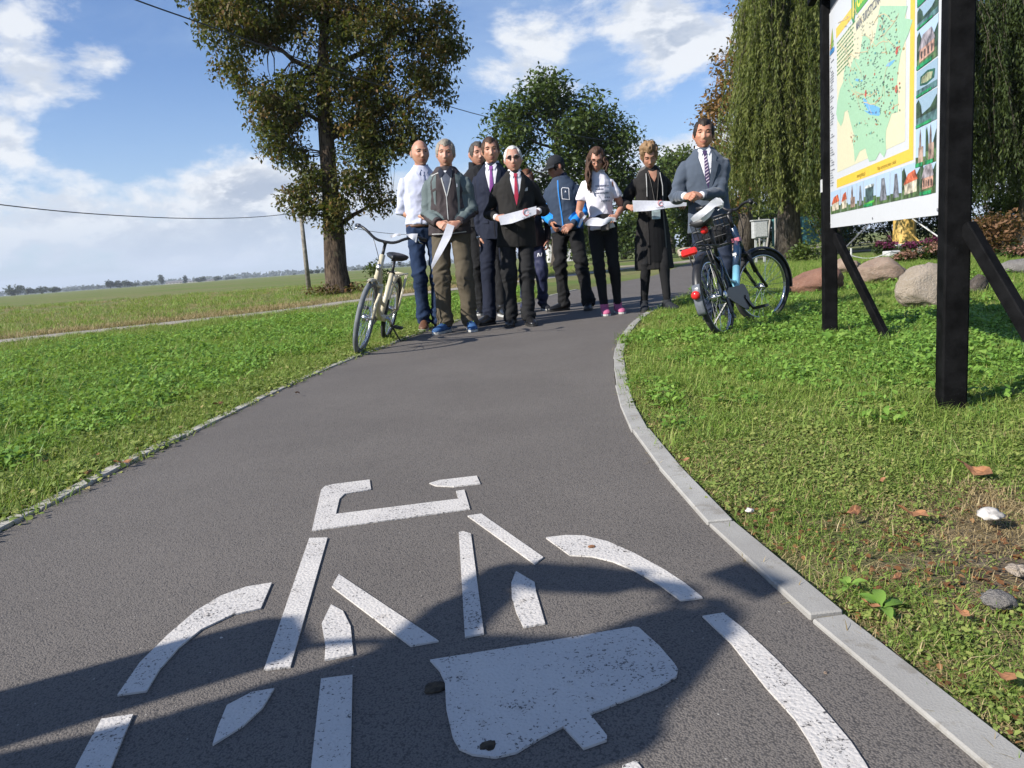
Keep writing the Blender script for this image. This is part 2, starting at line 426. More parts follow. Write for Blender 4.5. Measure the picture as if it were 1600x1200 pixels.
def kerb_run(P, L, side, width, top, jit, mat_, upto=60, depth=0.2):
    Q = resample(P, L); n = 0
    for i in range(min(upto, len(Q) - 1)):
        a, b_ = Q[i], Q[i + 1]; d = (b_ - a).normalized(); nrm = Vector((-d.y, d.x, 0)) * side
        # follow the curve inside each stone
        gap = 0.004; j = random.uniform(-jit, jit); tz = random.uniform(-0.003, 0.003); tz2 = random.uniform(-0.003, 0.003)
        q = [a + d * gap + nrm * j, b_ - d * gap + nrm * j, b_ - d * gap + nrm * (width + j), a + d * gap + nrm * (width + j)]
        mb = MB(); zz = [top + tz, top + tz2, top + tz2, top + tz]
        mb.add([(v.x, v.y, -depth) for v in q] + [(v.x, v.y, z_) for v, z_ in zip(q, zz)], [(3, 2, 1, 0), (4, 5, 6, 7), (0, 1, 5, 4), (1, 2, 6, 5), (2, 3, 7, 6), (3, 0, 4, 7)])
        o = mb.build('kerb_stone', mat_, kerb, bevel=0.003); n += 1
    return n
j0 = G(1428, 1088); 
# stones: two lengths matching the joints seen nearest to the camera
KR = [p_ for p_ in RIGHT if p_.y < 17]
s0 = [Vector((0.575, 0.32, 0)), Vector((0.572, 0.80, 0))] + [p_ for p_ in KR if 1.0 < p_.y]
kerb_run([Vector((0.578, -0.74, 0)), Vector((0.575, 0.0, 0))] + [Vector((0.575, 0.51, 0))] + [G(1428, 1088)] + [p_ for p_ in KR if p_.y > 1.02], 0.5, -1, 0.062, 0.010, 0.005, m_kerb)
m_kerbL = mat('old_kerb_concrete', (0.36, 0.34, 0.30), 0.9, var=0.15, scale=8, bump=.6, bscale=200)
kerb_run([p_ for p_ in LEFT if p_.y < 15], 0.5, 1, 0.05, 0.010, 0.005, m_kerbL)

# painted bicycle symbol
m_paint, t, p = new_mat('road_paint')
P_ = pos_node(t)
vor = t.new('ShaderNodeTexVoronoi'); t.link(P_, vor.inputs['Vector']); vor.inputs['Scale'].default_value = 150
g2 = t.noise(P_, 170, 4, 0.7); g3 = t.noise(P_, 5, 4, 0.6); g5 = t.noise(P_, 30, 4, 0.6)
wear = t.math('ADD', t.math('MULTIPLY', g2, 0.8), t.math('MULTIPLY', t.math('ADD', g3, g5), 0.20))
hole = t.sstep(wear, 0.68, 0.705)
c = t.mix(t.sstep(g3, 0.3, 0.7), (0.52, 0.49, 0.455), (0.47, 0.445, 0.42))
c = t.mix(t.math('MULTIPLY', t.sstep(g5, 0.55, 0.75), 0.35), c, (0.36, 0.31, 0.26))
c = t.mix(hole, c, (0.07, 0.065, 0.062))
t.link(c, p.inputs['Base Color']); p.inputs['Roughness'].default_value = 0.6
b = t.new('ShaderNodeBump'); b.inputs['Strength'].default_value = 0.7; b.inputs['Distance'].default_value = 0.0022
t.link(t.math('ADD', t.math('MULTIPLY', vor.outputs['Distance'], -0.7), t.math('MULTIPLY', g2, 0.8)), b.inputs['Height']); t.link(b.outputs[0], p.inputs['Normal'])
MARKS = [
 [(487.5,831),(502,767),(508,761),(522,758),(577.7,751),(580,766),(539,773),(530.6,781),(525,805),(716,781),(712.6,769),(725.6,767),(734.5,797)],
 [(671,756.5),(687,751.7),(745,745),(750.7,757.4),(709.7,762),(681,760.6)],
 [(730.8,807.8),(752,804.5),(849.4,872.8),(835.6,883.3)],
 [(852.7,841.9),(884.4,838.2),(912.8,839),(949.4,848),(990,866),(1038.8,892.7),(1071.3,914.2),(1098,936.1),(1064,940.6),(1030.6,915.8),(990,892.7),(957.5,879.3),(925,871.5),(890.5,869.5)],
 [(1097.7,965.4),(1130.2,960.1),(1160.6,984),(1189,1010),(1215,1035),(1241.7,1063),(1272,1094),(1300,1127),(1330,1163),(1352.5,1197),(1385,1260),(1310,1260),(1282.5,1194),(1262,1157),(1241.7,1126),(1195,1074.7),(1142.5,1007.6)],
 [(806.4,894.7),(835.6,912.2),(837.7,927.2),(851.9,976.8),(818.2,982.4),(807.2,959.7),(799.9,935.3),(799,913)],
 [(717,833.8),(723.9,831.7),(736,835.8),(756.4,992.2),(726.7,998.3)],
 [(529.4,899.4),(518.9,918.7),(642,1011.9),(685.6,1004)],
 [(483.5,842.7),(512,841.9),(454,1044.5),(412.7,1049)],
 [(425,912.6),(385,919),(345.6,933),(306,957),(262.5,994.4),(218.8,1038),(183.8,1088.9),(229.7,1082.3),(249.4,1049),(280,1014),(315,985.6),(363,962.9),(407.8,952.8)],
 [(517.6,947),(536,957),(548,981),(552.6,1025),(507.5,1033.8),(508.8,1011.9),(503,976.9)],
 [(393.8,1084.5),(428.8,1078.4),(411,1108),(380.6,1136.6),(332.5,1166.8),(341,1138.8),(355,1105)],
 [(158.8,1126.5),(208.7,1119),(192.5,1156),(175,1200),(150,1290),(85,1290),(119.9,1200)],
 [(502,1063.5),(551,1057.4),(548.2,1200),(545,1330),(475,1330),(486.9,1200)],
 [(671.9,1034),(843.8,1006.8),(990,982),(998,983),(1030.6,1012.5),(1054,1040),(1059.5,1049),(1057,1060.4),(1026.6,1077.5),(922,1119),(948.6,1152.7),(948,1160),(912,1173),(880.3,1138.4),(847.8,1154.7),(807.2,1179),(774.7,1186.4),(738,1182),(717.8,1173),(707.7,1154.7),(697.5,1110),(695.5,1069.4),(687.3,1051)],
 [(972.5,1200),(993,1192.5),(1000,1200),(1040,1260),(990,1280)]]
sym = empty('bicycle_symbol', (0, 0, 0), None, None); sym['kind'] = 'structure'
for poly in MARKS:
    q = [G(x, y) for x, y in poly]
    me = bpy.data.meshes.new('painted_shape'); bm = bmesh.new()
    top = [bm.verts.new((v.x, v.y, 0.004)) for v in q]; f = bm.faces.new(top)
    if f.normal.z < 0: f.normal_flip()
    f.normal_update()
    if f.normal.z < 0: bmesh.ops.reverse_faces(bm, faces=[f])
    bot = [bm.verts.new((v.x, v.y, 0.0005)) for v in q]
    for i in range(len(q)): bm.faces.new((top[i], bot[i], bot[(i + 1) % len(q)], top[(i + 1) % len(q)]))
    bmesh.ops.triangulate(bm, faces=[f]); bm.to_mesh(me); bm.free(); link('painted_shape', me, m_paint, sym)

# ------------------------------------------------------------ grass and weeds (instanced clumps)
def proto(name, V, Q, rnd, m):
    me = np_mesh(name, V, Q, rnd); me.materials.append(m)
    return bpy.data.objects.new(name, me)        # never linked to the scene itself
def blades(n, rad, h0, h1, wd, lean, curl, r):
    V = []; Q = []; A = []
    for _ in range(n):
        a = r.uniform(0, 2 * math.pi); q = rad * math.sqrt(r.random()); x, y = q * math.cos(a), q * math.sin(a)
        h = r.uniform(h0, h1); th = r.uniform(0, 2 * math.pi); d = np.array([math.cos(th), math.sin(th), 0]); ln = r.uniform(0.1, 1) * lean
        s_ = np.array([-d[1], d[0], 0]) * wd * r.uniform(.6, 1.2); b = len(V); c_ = r.random()
        p0 = np.array([x, y, -0.005])
        for k, (tt, ww) in enumerate(((0, 1), (0.45, .8), (0.8, .5), (1, 0.08))):
            pp = p0 + np.array([0, 0, 1]) * h * (tt - curl * tt * tt * ln) + d * h * ln * tt * tt * 1.3
            V += [pp - s_ * ww, pp + s_ * ww]; A += [c_, c_]
        for k in range(3): Q.append((b + 2 * k, b + 2 * k + 1, b + 2 * k + 3, b + 2 * k + 2))
    return V, Q, A
def leaves(n, rad, h0, h1, size, r, tilt=0.6, aspect=0.6, stem=False):
    """broad leaves: each a folded lozenge of four quads"""
    V = []; Q = []; A = []
    for _ in range(n):
        a = r.uniform(0, 2 * math.pi); q = rad * math.sqrt(r.random()); z = h0 + (h1 - h0) * r.random() * (1 - .5 * q / rad)
        s_ = size * r.uniform(.55, 1.3); th = r.uniform(0, 2 * math.pi); ti = r.uniform(-tilt, tilt) + .15
        d = np.array([math.cos(th) * math.cos(ti), math.sin(th) * math.cos(ti), math.sin(ti)])
        sd = np.array([-math.sin(th), math.cos(th), 0]); up = np.cross(d, sd); rl = r.uniform(-.5, .5)
        sd = sd * math.cos(rl) + up * math.sin(rl); up = np.cross(d, sd)
        c0 = np.array([q * math.cos(a), q * math.sin(a), z]); b = len(V); cc = r.random()
        V += [c0, c0 + d * s_ * .35 + sd * s_ * aspect * .5 - up * s_ * -.08, c0 + d * s_ * .4, c0 + d * s_ * .35 - sd * s_ * aspect * .5 + up * s_ * .08,
              c0 + d * s_ * .75 + sd * s_ * aspect * .38 - up * s_ * .05, c0 + d * s_ * .78 - up * s_ * .08, c0 + d * s_ * .75 - sd * s_ * aspect * .38 - up * s_ * .05, c0 + d * s_ - up * s_ * .22]
        A += [cc] * 8
        Q += [(b, b + 1, b + 2, b + 2), (b, b + 2, b + 3, b + 3), (b + 1, b + 4, b + 5, b + 2), (b + 2, b + 5, b + 6, b + 3), (b + 4, b + 7, b + 5, b + 5), (b + 5, b + 7, b + 6, b + 6)]
    return V, Q, A
def tri_fix(Q):
    out = []
    for q in Q:
        if q[2] == q[3]: out.append((q[0], q[1], q[2]))
        else: out += [(q[0], q[1], q[2]), (q[0], q[2], q[3])]
    return out
def mk_proto(name, parts, m):
    V = []; Q = []; A = []
    for v, q, a in parts:
        b = len(V); V += list(v); Q += [tuple(b + i for i in f) for f in tri_fix(q)]; A += list(a)
    return proto(name, V, Q, A, m)
m_grass = leaf_mat('grass_blades', [(0, (0.095, 0.174, 0.025)), (0.35, (0.167, 0.272, 0.046)), (0.7, (0.263, 0.356, 0.071)), (0.92, (0.383, 0.380, 0.135)), (1, (0.541, 0.440, 0.250))], 0.4)
m_weed = leaf_mat('broad_weeds', [(0, (0.089, 0.186, 0.033)), (0.5, (0.168, 0.315, 0.052)), (1, (0.296, 0.445, 0.094))], 0.42, 0.45)
m_clov = leaf_mat('creeping_weeds', [(0, (0.114, 0.168, 0.036)), (0.5, (0.203, 0.271, 0.064)), (0.85, (0.316, 0.343, 0.099)), (1, (0.407, 0.278, 0.143))], 0.35)
m_dry = leaf_mat('dry_grass', [(0, (0.213, 0.156, 0.069)), (0.5, (0.375, 0.281, 0.144)), (1, (0.550, 0.450, 0.250))], 0.3)
m_litter = leaf_mat('brown_litter', [(0, (0.075, 0.036, 0.018)), (0.5, (0.17, 0.075, 0.030)), (1, (0.32, 0.17, 0.075))], 0.15)
r = random.Random(5)
def field_pts(n, xr, yr, keep):
    P = np.column_stack([rng.uniform(*xr, n), rng.uniform(*yr, n)])
    k = keep(P[:, 0], P[:, 1]) ; return P[rng.random(n) < k]
def gn_scatter(name, pts, scl, idx, protos, z=-0.01):
    n = len(pts); V = np.column_stack([pts[:, 0], pts[:, 1], np.full(n, z)])
    me = bpy.data.meshes.new(name); me.vertices.add(n); me.vertices.foreach_set('co', V.astype(np.float32).ravel())
    rot = np.column_stack([rng.uniform(-.12, .12, n), rng.uniform(-.12, .12, n), rng.uniform(0, 6.283, n)]).astype(np.float32)
    a = me.attributes.new('rot', 'FLOAT_VECTOR', 'POINT'); a.data.foreach_set('vector', rot.ravel())
    a = me.attributes.new('scl', 'FLOAT', 'POINT'); a.data.foreach_set('value', np.asarray(scl, np.float32))
    a = me.attributes.new('idx', 'INT', 'POINT'); a.data.foreach_set('value', np.asarray(idx, np.int32))
    o = bpy.data.objects.new(name, me); COL.objects.link(o)
    pc = bpy.data.collections.new(name + '_kinds')
    for q in protos: pc.objects.link(q)
    ng = bpy.data.node_groups.new(name + '_scatter', 'GeometryNodeTree')
    ng.interface.new_socket('Geometry', in_out='INPUT', socket_type='NodeSocketGeometry'); ng.interface.new_socket('Geometry', in_out='OUTPUT', socket_type='NodeSocketGeometry')
    gi = ng.nodes.new('NodeGroupInput'); go = ng.nodes.new('NodeGroupOutput'); ip = ng.nodes.new('GeometryNodeInstanceOnPoints')
    ci = ng.nodes.new('GeometryNodeCollectionInfo'); ci.inputs['Collection'].default_value = pc; ci.inputs['Separate Children'].default_value = True; ci.inputs['Reset Children'].default_value = True
    def na(nm, ty):
        q = ng.nodes.new('GeometryNodeInputNamedAttribute'); q.data_type = ty; q.inputs['Name'].default_value = nm
        return next(s_ for s_ in q.outputs if s_.enabled and s_.name == 'Attribute')
    L = ng.links.new
    L(gi.outputs[0], ip.inputs['Points']); L(ci.outputs[0], ip.inputs['Instance']); ip.inputs['Pick Instance'].default_value = True
    L(na('idx', 'INT'), ip.inputs['Instance Index'])
    try: L(na('rot', 'FLOAT_VECTOR'), ip.inputs['Rotation'])
    except Exception: pass
    L(na('scl', 'FLOAT'), ip.inputs['Scale']); L(ip.outputs[0], go.inputs[0])
    md = o.modifiers.new('scatter', 'NODES'); md.node_group = ng
    o['kind'] = 'stuff'
    return o
# signed distances to the two path edges and the track
def poly_d(P, X, Y):
    """distance and side (+ left of the line) to polyline P"""
    best = np.full(X.shape, 1e9); side = np.zeros(X.shape)
    for a, b in zip(P[:-1], P[1:]):
        dx, dy = b.x - a.x, b.y - a.y; L2 = dx * dx + dy * dy + 1e-12
        t_ = np.clip(((X - a.x) * dx + (Y - a.y) * dy) / L2, 0, 1); ex, ey = X - a.x - t_ * dx, Y - a.y - t_ * dy
        d = np.hypot(ex, ey); s_ = np.sign(dx * (Y - a.y) - dy * (X - a.x)); u = d < best
        best = np.where(u, d, best); side = np.where(u, s_, side)
    return best * side
def nz(X, Y, s_, o=3): return fbm(np.column_stack([X * s_, Y * s_, np.zeros_like(X) + 3.3]), o)
def dens_far(X, Y): return np.clip((5.0 / np.maximum(2.0, np.hypot(X, Y))) ** 1.3, 0, 1)
TRs = [TR[0]] + TR[1::2] + [TR[-1]]

short = [mk_proto('grass_clump', [blades(34, .07, .022, .065, .0016, .9, .35, r)], m_grass) for _ in range(4)]
tall = [mk_proto('tall_grass_clump', [blades(34, .06, .03, .095, .0018, .9, .3, r)], m_grass) for _ in range(3)]
clov = [mk_proto('creeping_clump', [leaves(46, .085, .004, .035, .016, r, .7, .8), blades(7, .07, .02, .05, .0014, 1, .4, r)], m_clov) for _ in range(4)]
weed = [mk_proto('leafy_clump', [leaves(46, .075, .01, .075, .024, r, .8, .60), blades(10, .08, .03, .10, .0017, .8, .3, r)], m_weed) for _ in range(5)]
fineg = [mk_proto('fine_grass_clump', [blades(44, .06, .012, .042, .0010, 1.2, .45, r)], m_grass) for _ in range(4)]
finec = [mk_proto('fine_creeping_clump', [leaves(70, .075, .003, .024, .0085, r, .8, .7), leaves(16, .07, .004, .02, .013, r, .7, .6), blades(8, .07, .015, .04, .0010, 1.2, .4, r)], m_clov) for _ in range(4)]
straw = [mk_proto('straw_clump', [blades(14, .09, .02, .07, .0011, 4.5, .75, r), blades(12, .08, .01, .03, .0009, 2.5, .6, r)], m_dry) for _ in range(4)]
ros = [mk_proto('broad_rosette', [leaves(14, .02, .005, .03, .065, r, .8, .30)], m_weed) for _ in range(2)]
dry = [mk_proto('dry_clump', [blades(26, .09, .015, .045, .0012, 1.6, .55, r)], m_dry) for _ in range(3)]
lit = [mk_proto('litter_clump', [leaves(5, .07, .004, .014, .026, r, .35, .6)], m_litter) for _ in range(3)]

def scatter_zone(name, label, n, xr, yr, keep, kinds, scale=(0.8, 1.3), grow=0.10):
    P = field_pts(n, xr, yr, keep); X, Y = P[:, 0], P[:, 1]
    d = np.hypot(X, Y); s_ = rng.uniform(*scale, len(P)) * (1 + grow * np.maximum(0, d - 5) ** .75)
    s_ = s_ * (.62 + .8 * nz(X, Y, 1.3, 4)) * (1 if grow else .95)
    o = gn_scatter(name, P, s_, rng.integers(0, len(kinds), len(P)), [q.copy() for q in kinds]); tag(o, label); return o
# left verge, between the path and the gravel track
def left_base(X, Y):
    a = poly_d(LEFT, X, Y); b_ = poly_d(TRs, X, Y)
    return (a > 0.045) & (b_ < -0.55), a, -b_
def k_left_weed(X, Y):
    ok, a, b_ = left_base(X, Y); e = nz(X, Y, .9); rim = np.clip((a - .45 - .6 * (e - .5)) / .25, 0, 1); back = np.clip((b_ - 2.9 - 2.0 * (e - .5)) / .6, 0, 1)
    return ok * rim * back * np.clip((nz(X, Y, 1.7) - .36) / .10, .08, 1) * dens_far(X, Y)
def k_left_tall(X, Y):
    ok, a, b_ = left_base(X, Y); rim = np.clip((a - .45) / .3, 0, 1); back = np.clip((b_ - 2.4) / 1.0, 0.0, 1)
    return ok * rim * back * dens_far(X, Y) * .9
def k_left_short(X, Y):
    ok, a, b_ = left_base(X, Y); return ok * dens_far(X, Y) * np.where(a < .6, 1.0, .5) * np.clip(b_ / 2.0, .25, 1)
def k_left_clov(X, Y):
    ok, a, b_ = left_base(X, Y); return ok * np.clip(1.2 - a / .9, .06, 1) * dens_far(X, Y)
def k_left_dry(X, Y):
    ok, a, b_ = left_base(X, Y); return ok * np.clip(np.clip(1.15 - a / .75, 0, 1) + np.clip(1.5 - b_ / 2.2, 0, 1) * .8 + .08, 0, 1) * dens_far(X, Y) * np.clip((nz(X, Y, 2.2) - .3) / .25, .2, 1)
LB, LY = (-11, 0.5), (1.2, 16)
scatter_zone('leafy_weeds', 'bright green leafy weeds on the verge left of the path', 60000, LB, LY, k_left_weed, weed + ros, (.7, 1.35))
scatter_zone('tall_grass', 'green grass among the weeds left of the path', 40000, LB, LY, k_left_tall, tall)
scatter_zone('short_grass', 'short grass on the verge left of the path', 70000, LB, LY, k_left_short, short)
scatter_zone('creeping_weeds', 'low creeping weeds along the left path edge', 60000, LB, LY, k_left_clov, clov)
scatter_zone('dry_grass', 'dry yellow grass along the left path edge and the track', 60000, LB, LY, k_left_dry, dry)
# right verge
def right_base(X, Y):
    a = -poly_d(RIGHT, X, Y); return (a > 0.075) & (Y > 0.2), a
def bare(X, Y): return np.clip(1.6 - (((X - 1.22) / .46) ** 2 + ((Y - 1.42) / .48) ** 2) - .5 * (nz(X, Y, 4.0) - .5), 0, 1) ** .7
def signz(X, Y):   # lush patch round the sign posts
    return np.clip(1.3 - np.hypot((X - 2.7) / 1.45, (Y - 4.5) / 1.7), 0, 1)
def k_r_short(X, Y):
    ok, a = right_base(X, Y); return ok * dens_far(X, Y) * (1 - .97 * bare(X, Y)) * np.clip(.35 + a / .8, 0, 1) * np.clip((nz(X, Y, 2.5) - .3) / .2, .3, 1)
def k_r_clov(X, Y):
    ok, a = right_base(X, Y); return ok * dens_far(X, Y) * (1 - .93 * bare(X, Y)) * np.clip(.35 + a / .5, 0, 1) * np.clip(1.5 - Y / 8, .15, 1) * np.clip((nz(X, Y, 3.1) - .30) / .2, .12, 1)
def k_r_weed(X, Y):
    ok, a = right_base(X, Y); return ok * dens_far(X, Y) * np.clip(signz(X, Y) * 1.2 * np.clip((nz(X, Y, 2.6) - .34) / .12, .15, 1) + .13 * (nz(X, Y, 2.1) > .54) + .02, 0, 1) * (1 - bare(X, Y))
def k_r_tall(X, Y):
    ok, a = right_base(X, Y); return ok * dens_far(X, Y) * (1 - .8 * bare(X, Y)) * np.clip((Y - 1.5) / 3, .06, .8) * np.clip(a / .4, .1, 1) * np.clip((nz(X, Y, 1.9) - .38) / .15, .12, 1)
def k_r_dry(X, Y):
    ok, a = right_base(X, Y); return ok * dens_far(X, Y) * np.clip(1.0 - a / .7 + .16 + .45 * bare(X, Y) + .5 * np.clip(2.1 - Y / 2, 0, 1), 0.10, 1) * np.clip((nz(X, Y, 2.9) - .3) / .2, .2, 1)
def k_r_lit(X, Y):
    ok, a = right_base(X, Y); return ok * dens_far(X, Y) * np.clip(.9 - a / .4 + .16 + .8 * bare(X, Y), 0, 1) * .6
def k_l_lit(X, Y):
    ok, a, b_ = left_base(X, Y); return ok * dens_far(X, Y) * np.clip(.8 - a / .3 + .04, 0, 1) * .5
RB, RY = (0.3, 9.5), (0.4, 20)
nearf = lambda f, lo, hi: (lambda X, Y: f(X, Y) * np.clip((np.hypot(X, Y) - lo) / (hi - lo), 0, 1))
nearn = lambda f, lo, hi: (lambda X, Y: f(X, Y) * np.clip((hi - np.hypot(X, Y)) / (hi - lo), 0, 1) / np.maximum(.3, dens_far(X, Y)))
scatter_zone('short_grass', 'short green grass on the verge between the kerb and the boulders', 100000, RB, RY, nearf(k_r_short, 2.2, 4.2), short)
scatter_zone('fine_grass', 'fine short grass on the verge nearest to the camera', 15000, (.4, 4.2), (.4, 4.6), nearn(k_r_short, 2.4, 4.6), fineg, (.7, 1.3), 0)
scatter_zone('fine_weeds', 'small creeping weeds on the verge nearest to the camera', 17000, (.4, 4.2), (.4, 4.6), nearn(k_r_clov, 2.6, 4.8), finec, (.6, 1.2), 0)
scatter_zone('creeping_weeds', 'low creeping weeds on the verge in front of the map board', 42000, (.3, 6), (.4, 10), nearf(k_r_clov, 2.4, 4.6), clov, (.6, 1.0))
scatter_zone('leafy_weeds', 'dark green leafy weeds round the feet of the map board', 24000, (.3, 7), (1.0, 11), nearf(k_r_weed, 2.6, 4.0), weed + ros, (.7, 1.3))
scatter_zone('tall_grass', 'longer grass tufts on the verge right of the path', 36000, RB, RY, nearf(k_r_tall, 1.6, 4.0), tall, (.6, 1.2))
scatter_zone('dry_grass', 'dry straw lying along the right kerb', 40000, (.3, 5), (.4, 9), k_r_dry, straw + dry, (.6, 1.1))
scatter_zone('straw', 'dead stalks and straw on the bare soil near the kerb', 9000, (.4, 3.4), (.4, 3.6), lambda X, Y: nearn(k_r_dry, 1.6, 3.6)(X, Y) * .9, straw, (.6, 1.2), 0)
scatter_zone('leaf_litter', 'small brown leaf crumbs beside the right kerb', 24000, (.4, 4), (.4, 8), k_r_lit, lit, (.4, .9), 0)
scatter_zone('leaf_litter', 'small brown leaf crumbs along the left path edge', 30000, (-4, 0.5), (1.2, 9), k_l_lit, lit, (.5, 1.0), 0)
# beyond the track: dry swath, then pasture
def k_swath(X, Y):
    b_ = poly_d(TRs, X, Y); return (b_ > .55) * (b_ < 2.6) * np.clip(1.5 - b_ / 1.3, .05, 1) * np.clip(18 / np.hypot(X, Y), 0, 1) ** 1.2 * np.clip((nz(X, Y, .7) - .34) / .12, .1, 1)
scatter_zone('dry_grass', 'brown mown hay beside the far edge of the gravel track', 80000, (-20, 2), (6, 30), k_swath, dry, (1.6, 3.0), .05)
def k_field(X, Y):
    b_ = poly_d(TRs, X, Y); return (b_ > .8) * np.clip(14 / np.hypot(X, Y), 0, 1) ** 1.3 * np.clip((nz(X, Y, .35) - .30) / .2, .15, 1)
scatter_zone('pasture_grass', 'green pasture grass beyond the gravel track', 42000, (-30, 4), (7, 42), k_field, short[:1] + dry[:3], (1.3, 2.2), .05)

# ------------------------------------------------------------ trees
def bark_mat(name, a, b_, s_=6, lich=None):
    m, t, p = new_mat(name); v = t.new('ShaderNodeTexCoord').outputs['Object']
    mpn = t.new('ShaderNodeMapping'); t.link(v, mpn.inputs[0]); mpn.inputs['Scale'].default_value = (1, 1, 0.22)
    n_ = t.noise(mpn.outputs[0], s_ * 3, 6, 0.7, 0.3); n2_ = t.noise(v, s_, 4, 0.6)
    c = t.mix(t.sstep(n_, 0.38, 0.62), b_, a)
    if lich: c = t.mix(t.math('MULTIPLY', t.sstep(n2_, 0.55, 0.7), 0.6), c, lich)
    t.link(c, p.inputs['Base Color']); p.inputs['Roughness'].default_value = 0.95; p.inputs['Specular IOR Level'].default_value = 0.1
    bb = t.new('ShaderNodeBump'); bb.inputs['Strength'].default_value = 1; bb.inputs['Distance'].default_value = 0.06
    t.link(n_, bb.inputs['Height']); t.link(bb.outputs[0], p.inputs['Normal']); return m
m_bark = bark_mat('rough_bark', (0.115, 0.085, 0.062), (0.030, 0.022, 0.017), lich=(0.13, 0.115, 0.075))
m_bark2 = bark_mat('grey_bark', (0.13, 0.11, 0.09), (0.04, 0.033, 0.027))
def leaf_cloud(C, n_per, rad, size, droop=0.3, aspect=0.5, squash=0.8, rs=None, hang=0.0):
    """C (k,3) cluster centres -> leaf lozenges"""
    rs = rs or rng; k = len(C); n = k * n_per
    c = np.repeat(C, n_per, 0); cr = np.repeat(rs.random(k), n_per)
    o = rs.normal(0, 1, (n, 3)); o /= np.maximum(1e-6, np.linalg.norm(o, axis=1))[:, None]; o *= (rs.random(n) ** .45)[:, None] * rad
    o[:, 2] *= squash; o[:, 2] -= hang * np.abs(o[:, 2]) 
    p = c + o
    th = rs.uniform(0, 2 * np.pi, n); el = rs.normal(-droop, .55, n)
    d = np.column_stack([np.cos(th) * np.cos(el), np.sin(th) * np.cos(el), np.sin(el)])
    s0 = np.column_stack([-np.sin(th), np.cos(th), np.zeros(n)]); u = np.cross(d, s0); ro = rs.normal(0, .7, n)
    s_ = s0 * np.cos(ro)[:, None] + u * np.sin(ro)[:, None]; u = np.cross(d, s_)
    L = (size * rs.uniform(.6, 1.35, n))[:, None]; W = L * aspect * .5
    V = np.stack([p, p + d * L * .45 + s_ * W + u * L * .06, p + d * L - u * L * .10, p + d * L * .45 - s_ * W + u * L * .06], 1).reshape(-1, 3)
    Q = np.arange(4 * n).reshape(n, 4)
    rnd = np.clip(np.repeat(cr * .55 + rs.random(n) * .45 if False else np.repeat(rs.random(k), n_per) * .5 + rs.random(n) * .5, 4), 0, 1)
    return V, Q, rnd
def clusters(blobs, gap=0.0, gs=0.5, rs=None, outer=.42):
    rs = rs or rng; out = []
    for (c, rad, n) in blobs:
        m_ = int(n * (1 + 2.2 * gap)) + 4
        o = rs.normal(0, 1, (m_, 3)); o /= np.linalg.norm(o, axis=1)[:, None]; o *= (rs.random(m_) ** outer)[:, None]
        # ragged outline
        q = np.asarray(c)[None] + o * np.asarray(rad)[None] * (0.82 + .36 * vnoise(o * 2.3 + np.asarray(c)[None] * .7))[:, None]
        if gap > 0:
            f = fbm(q * gs + 9.1, 2); q = q[f > np.quantile(f, gap / (1 + gap) * .9)]
        out.append(q[:n])
    return np.vstack(out)
def bent(a, b_, k=5, sag=0.12, seed=0):
    a, b_ = Vector(a), Vector(b_); rr = random.Random(seed); L = (b_ - a).length; out = []
    off = Vector((rr.uniform(-1, 1), rr.uniform(-1, 1), rr.uniform(-.2, 1))) * L * sag
    for i in range(k + 1):
        t_ = i / k; out.append(a.lerp(b_, t_) + off * math.sin(math.pi * t_) + Vector((rr.uniform(-1, 1), rr.uniform(-1, 1), rr.uniform(-1, 1))) * L * .02 * (0 < i < k))
    return out
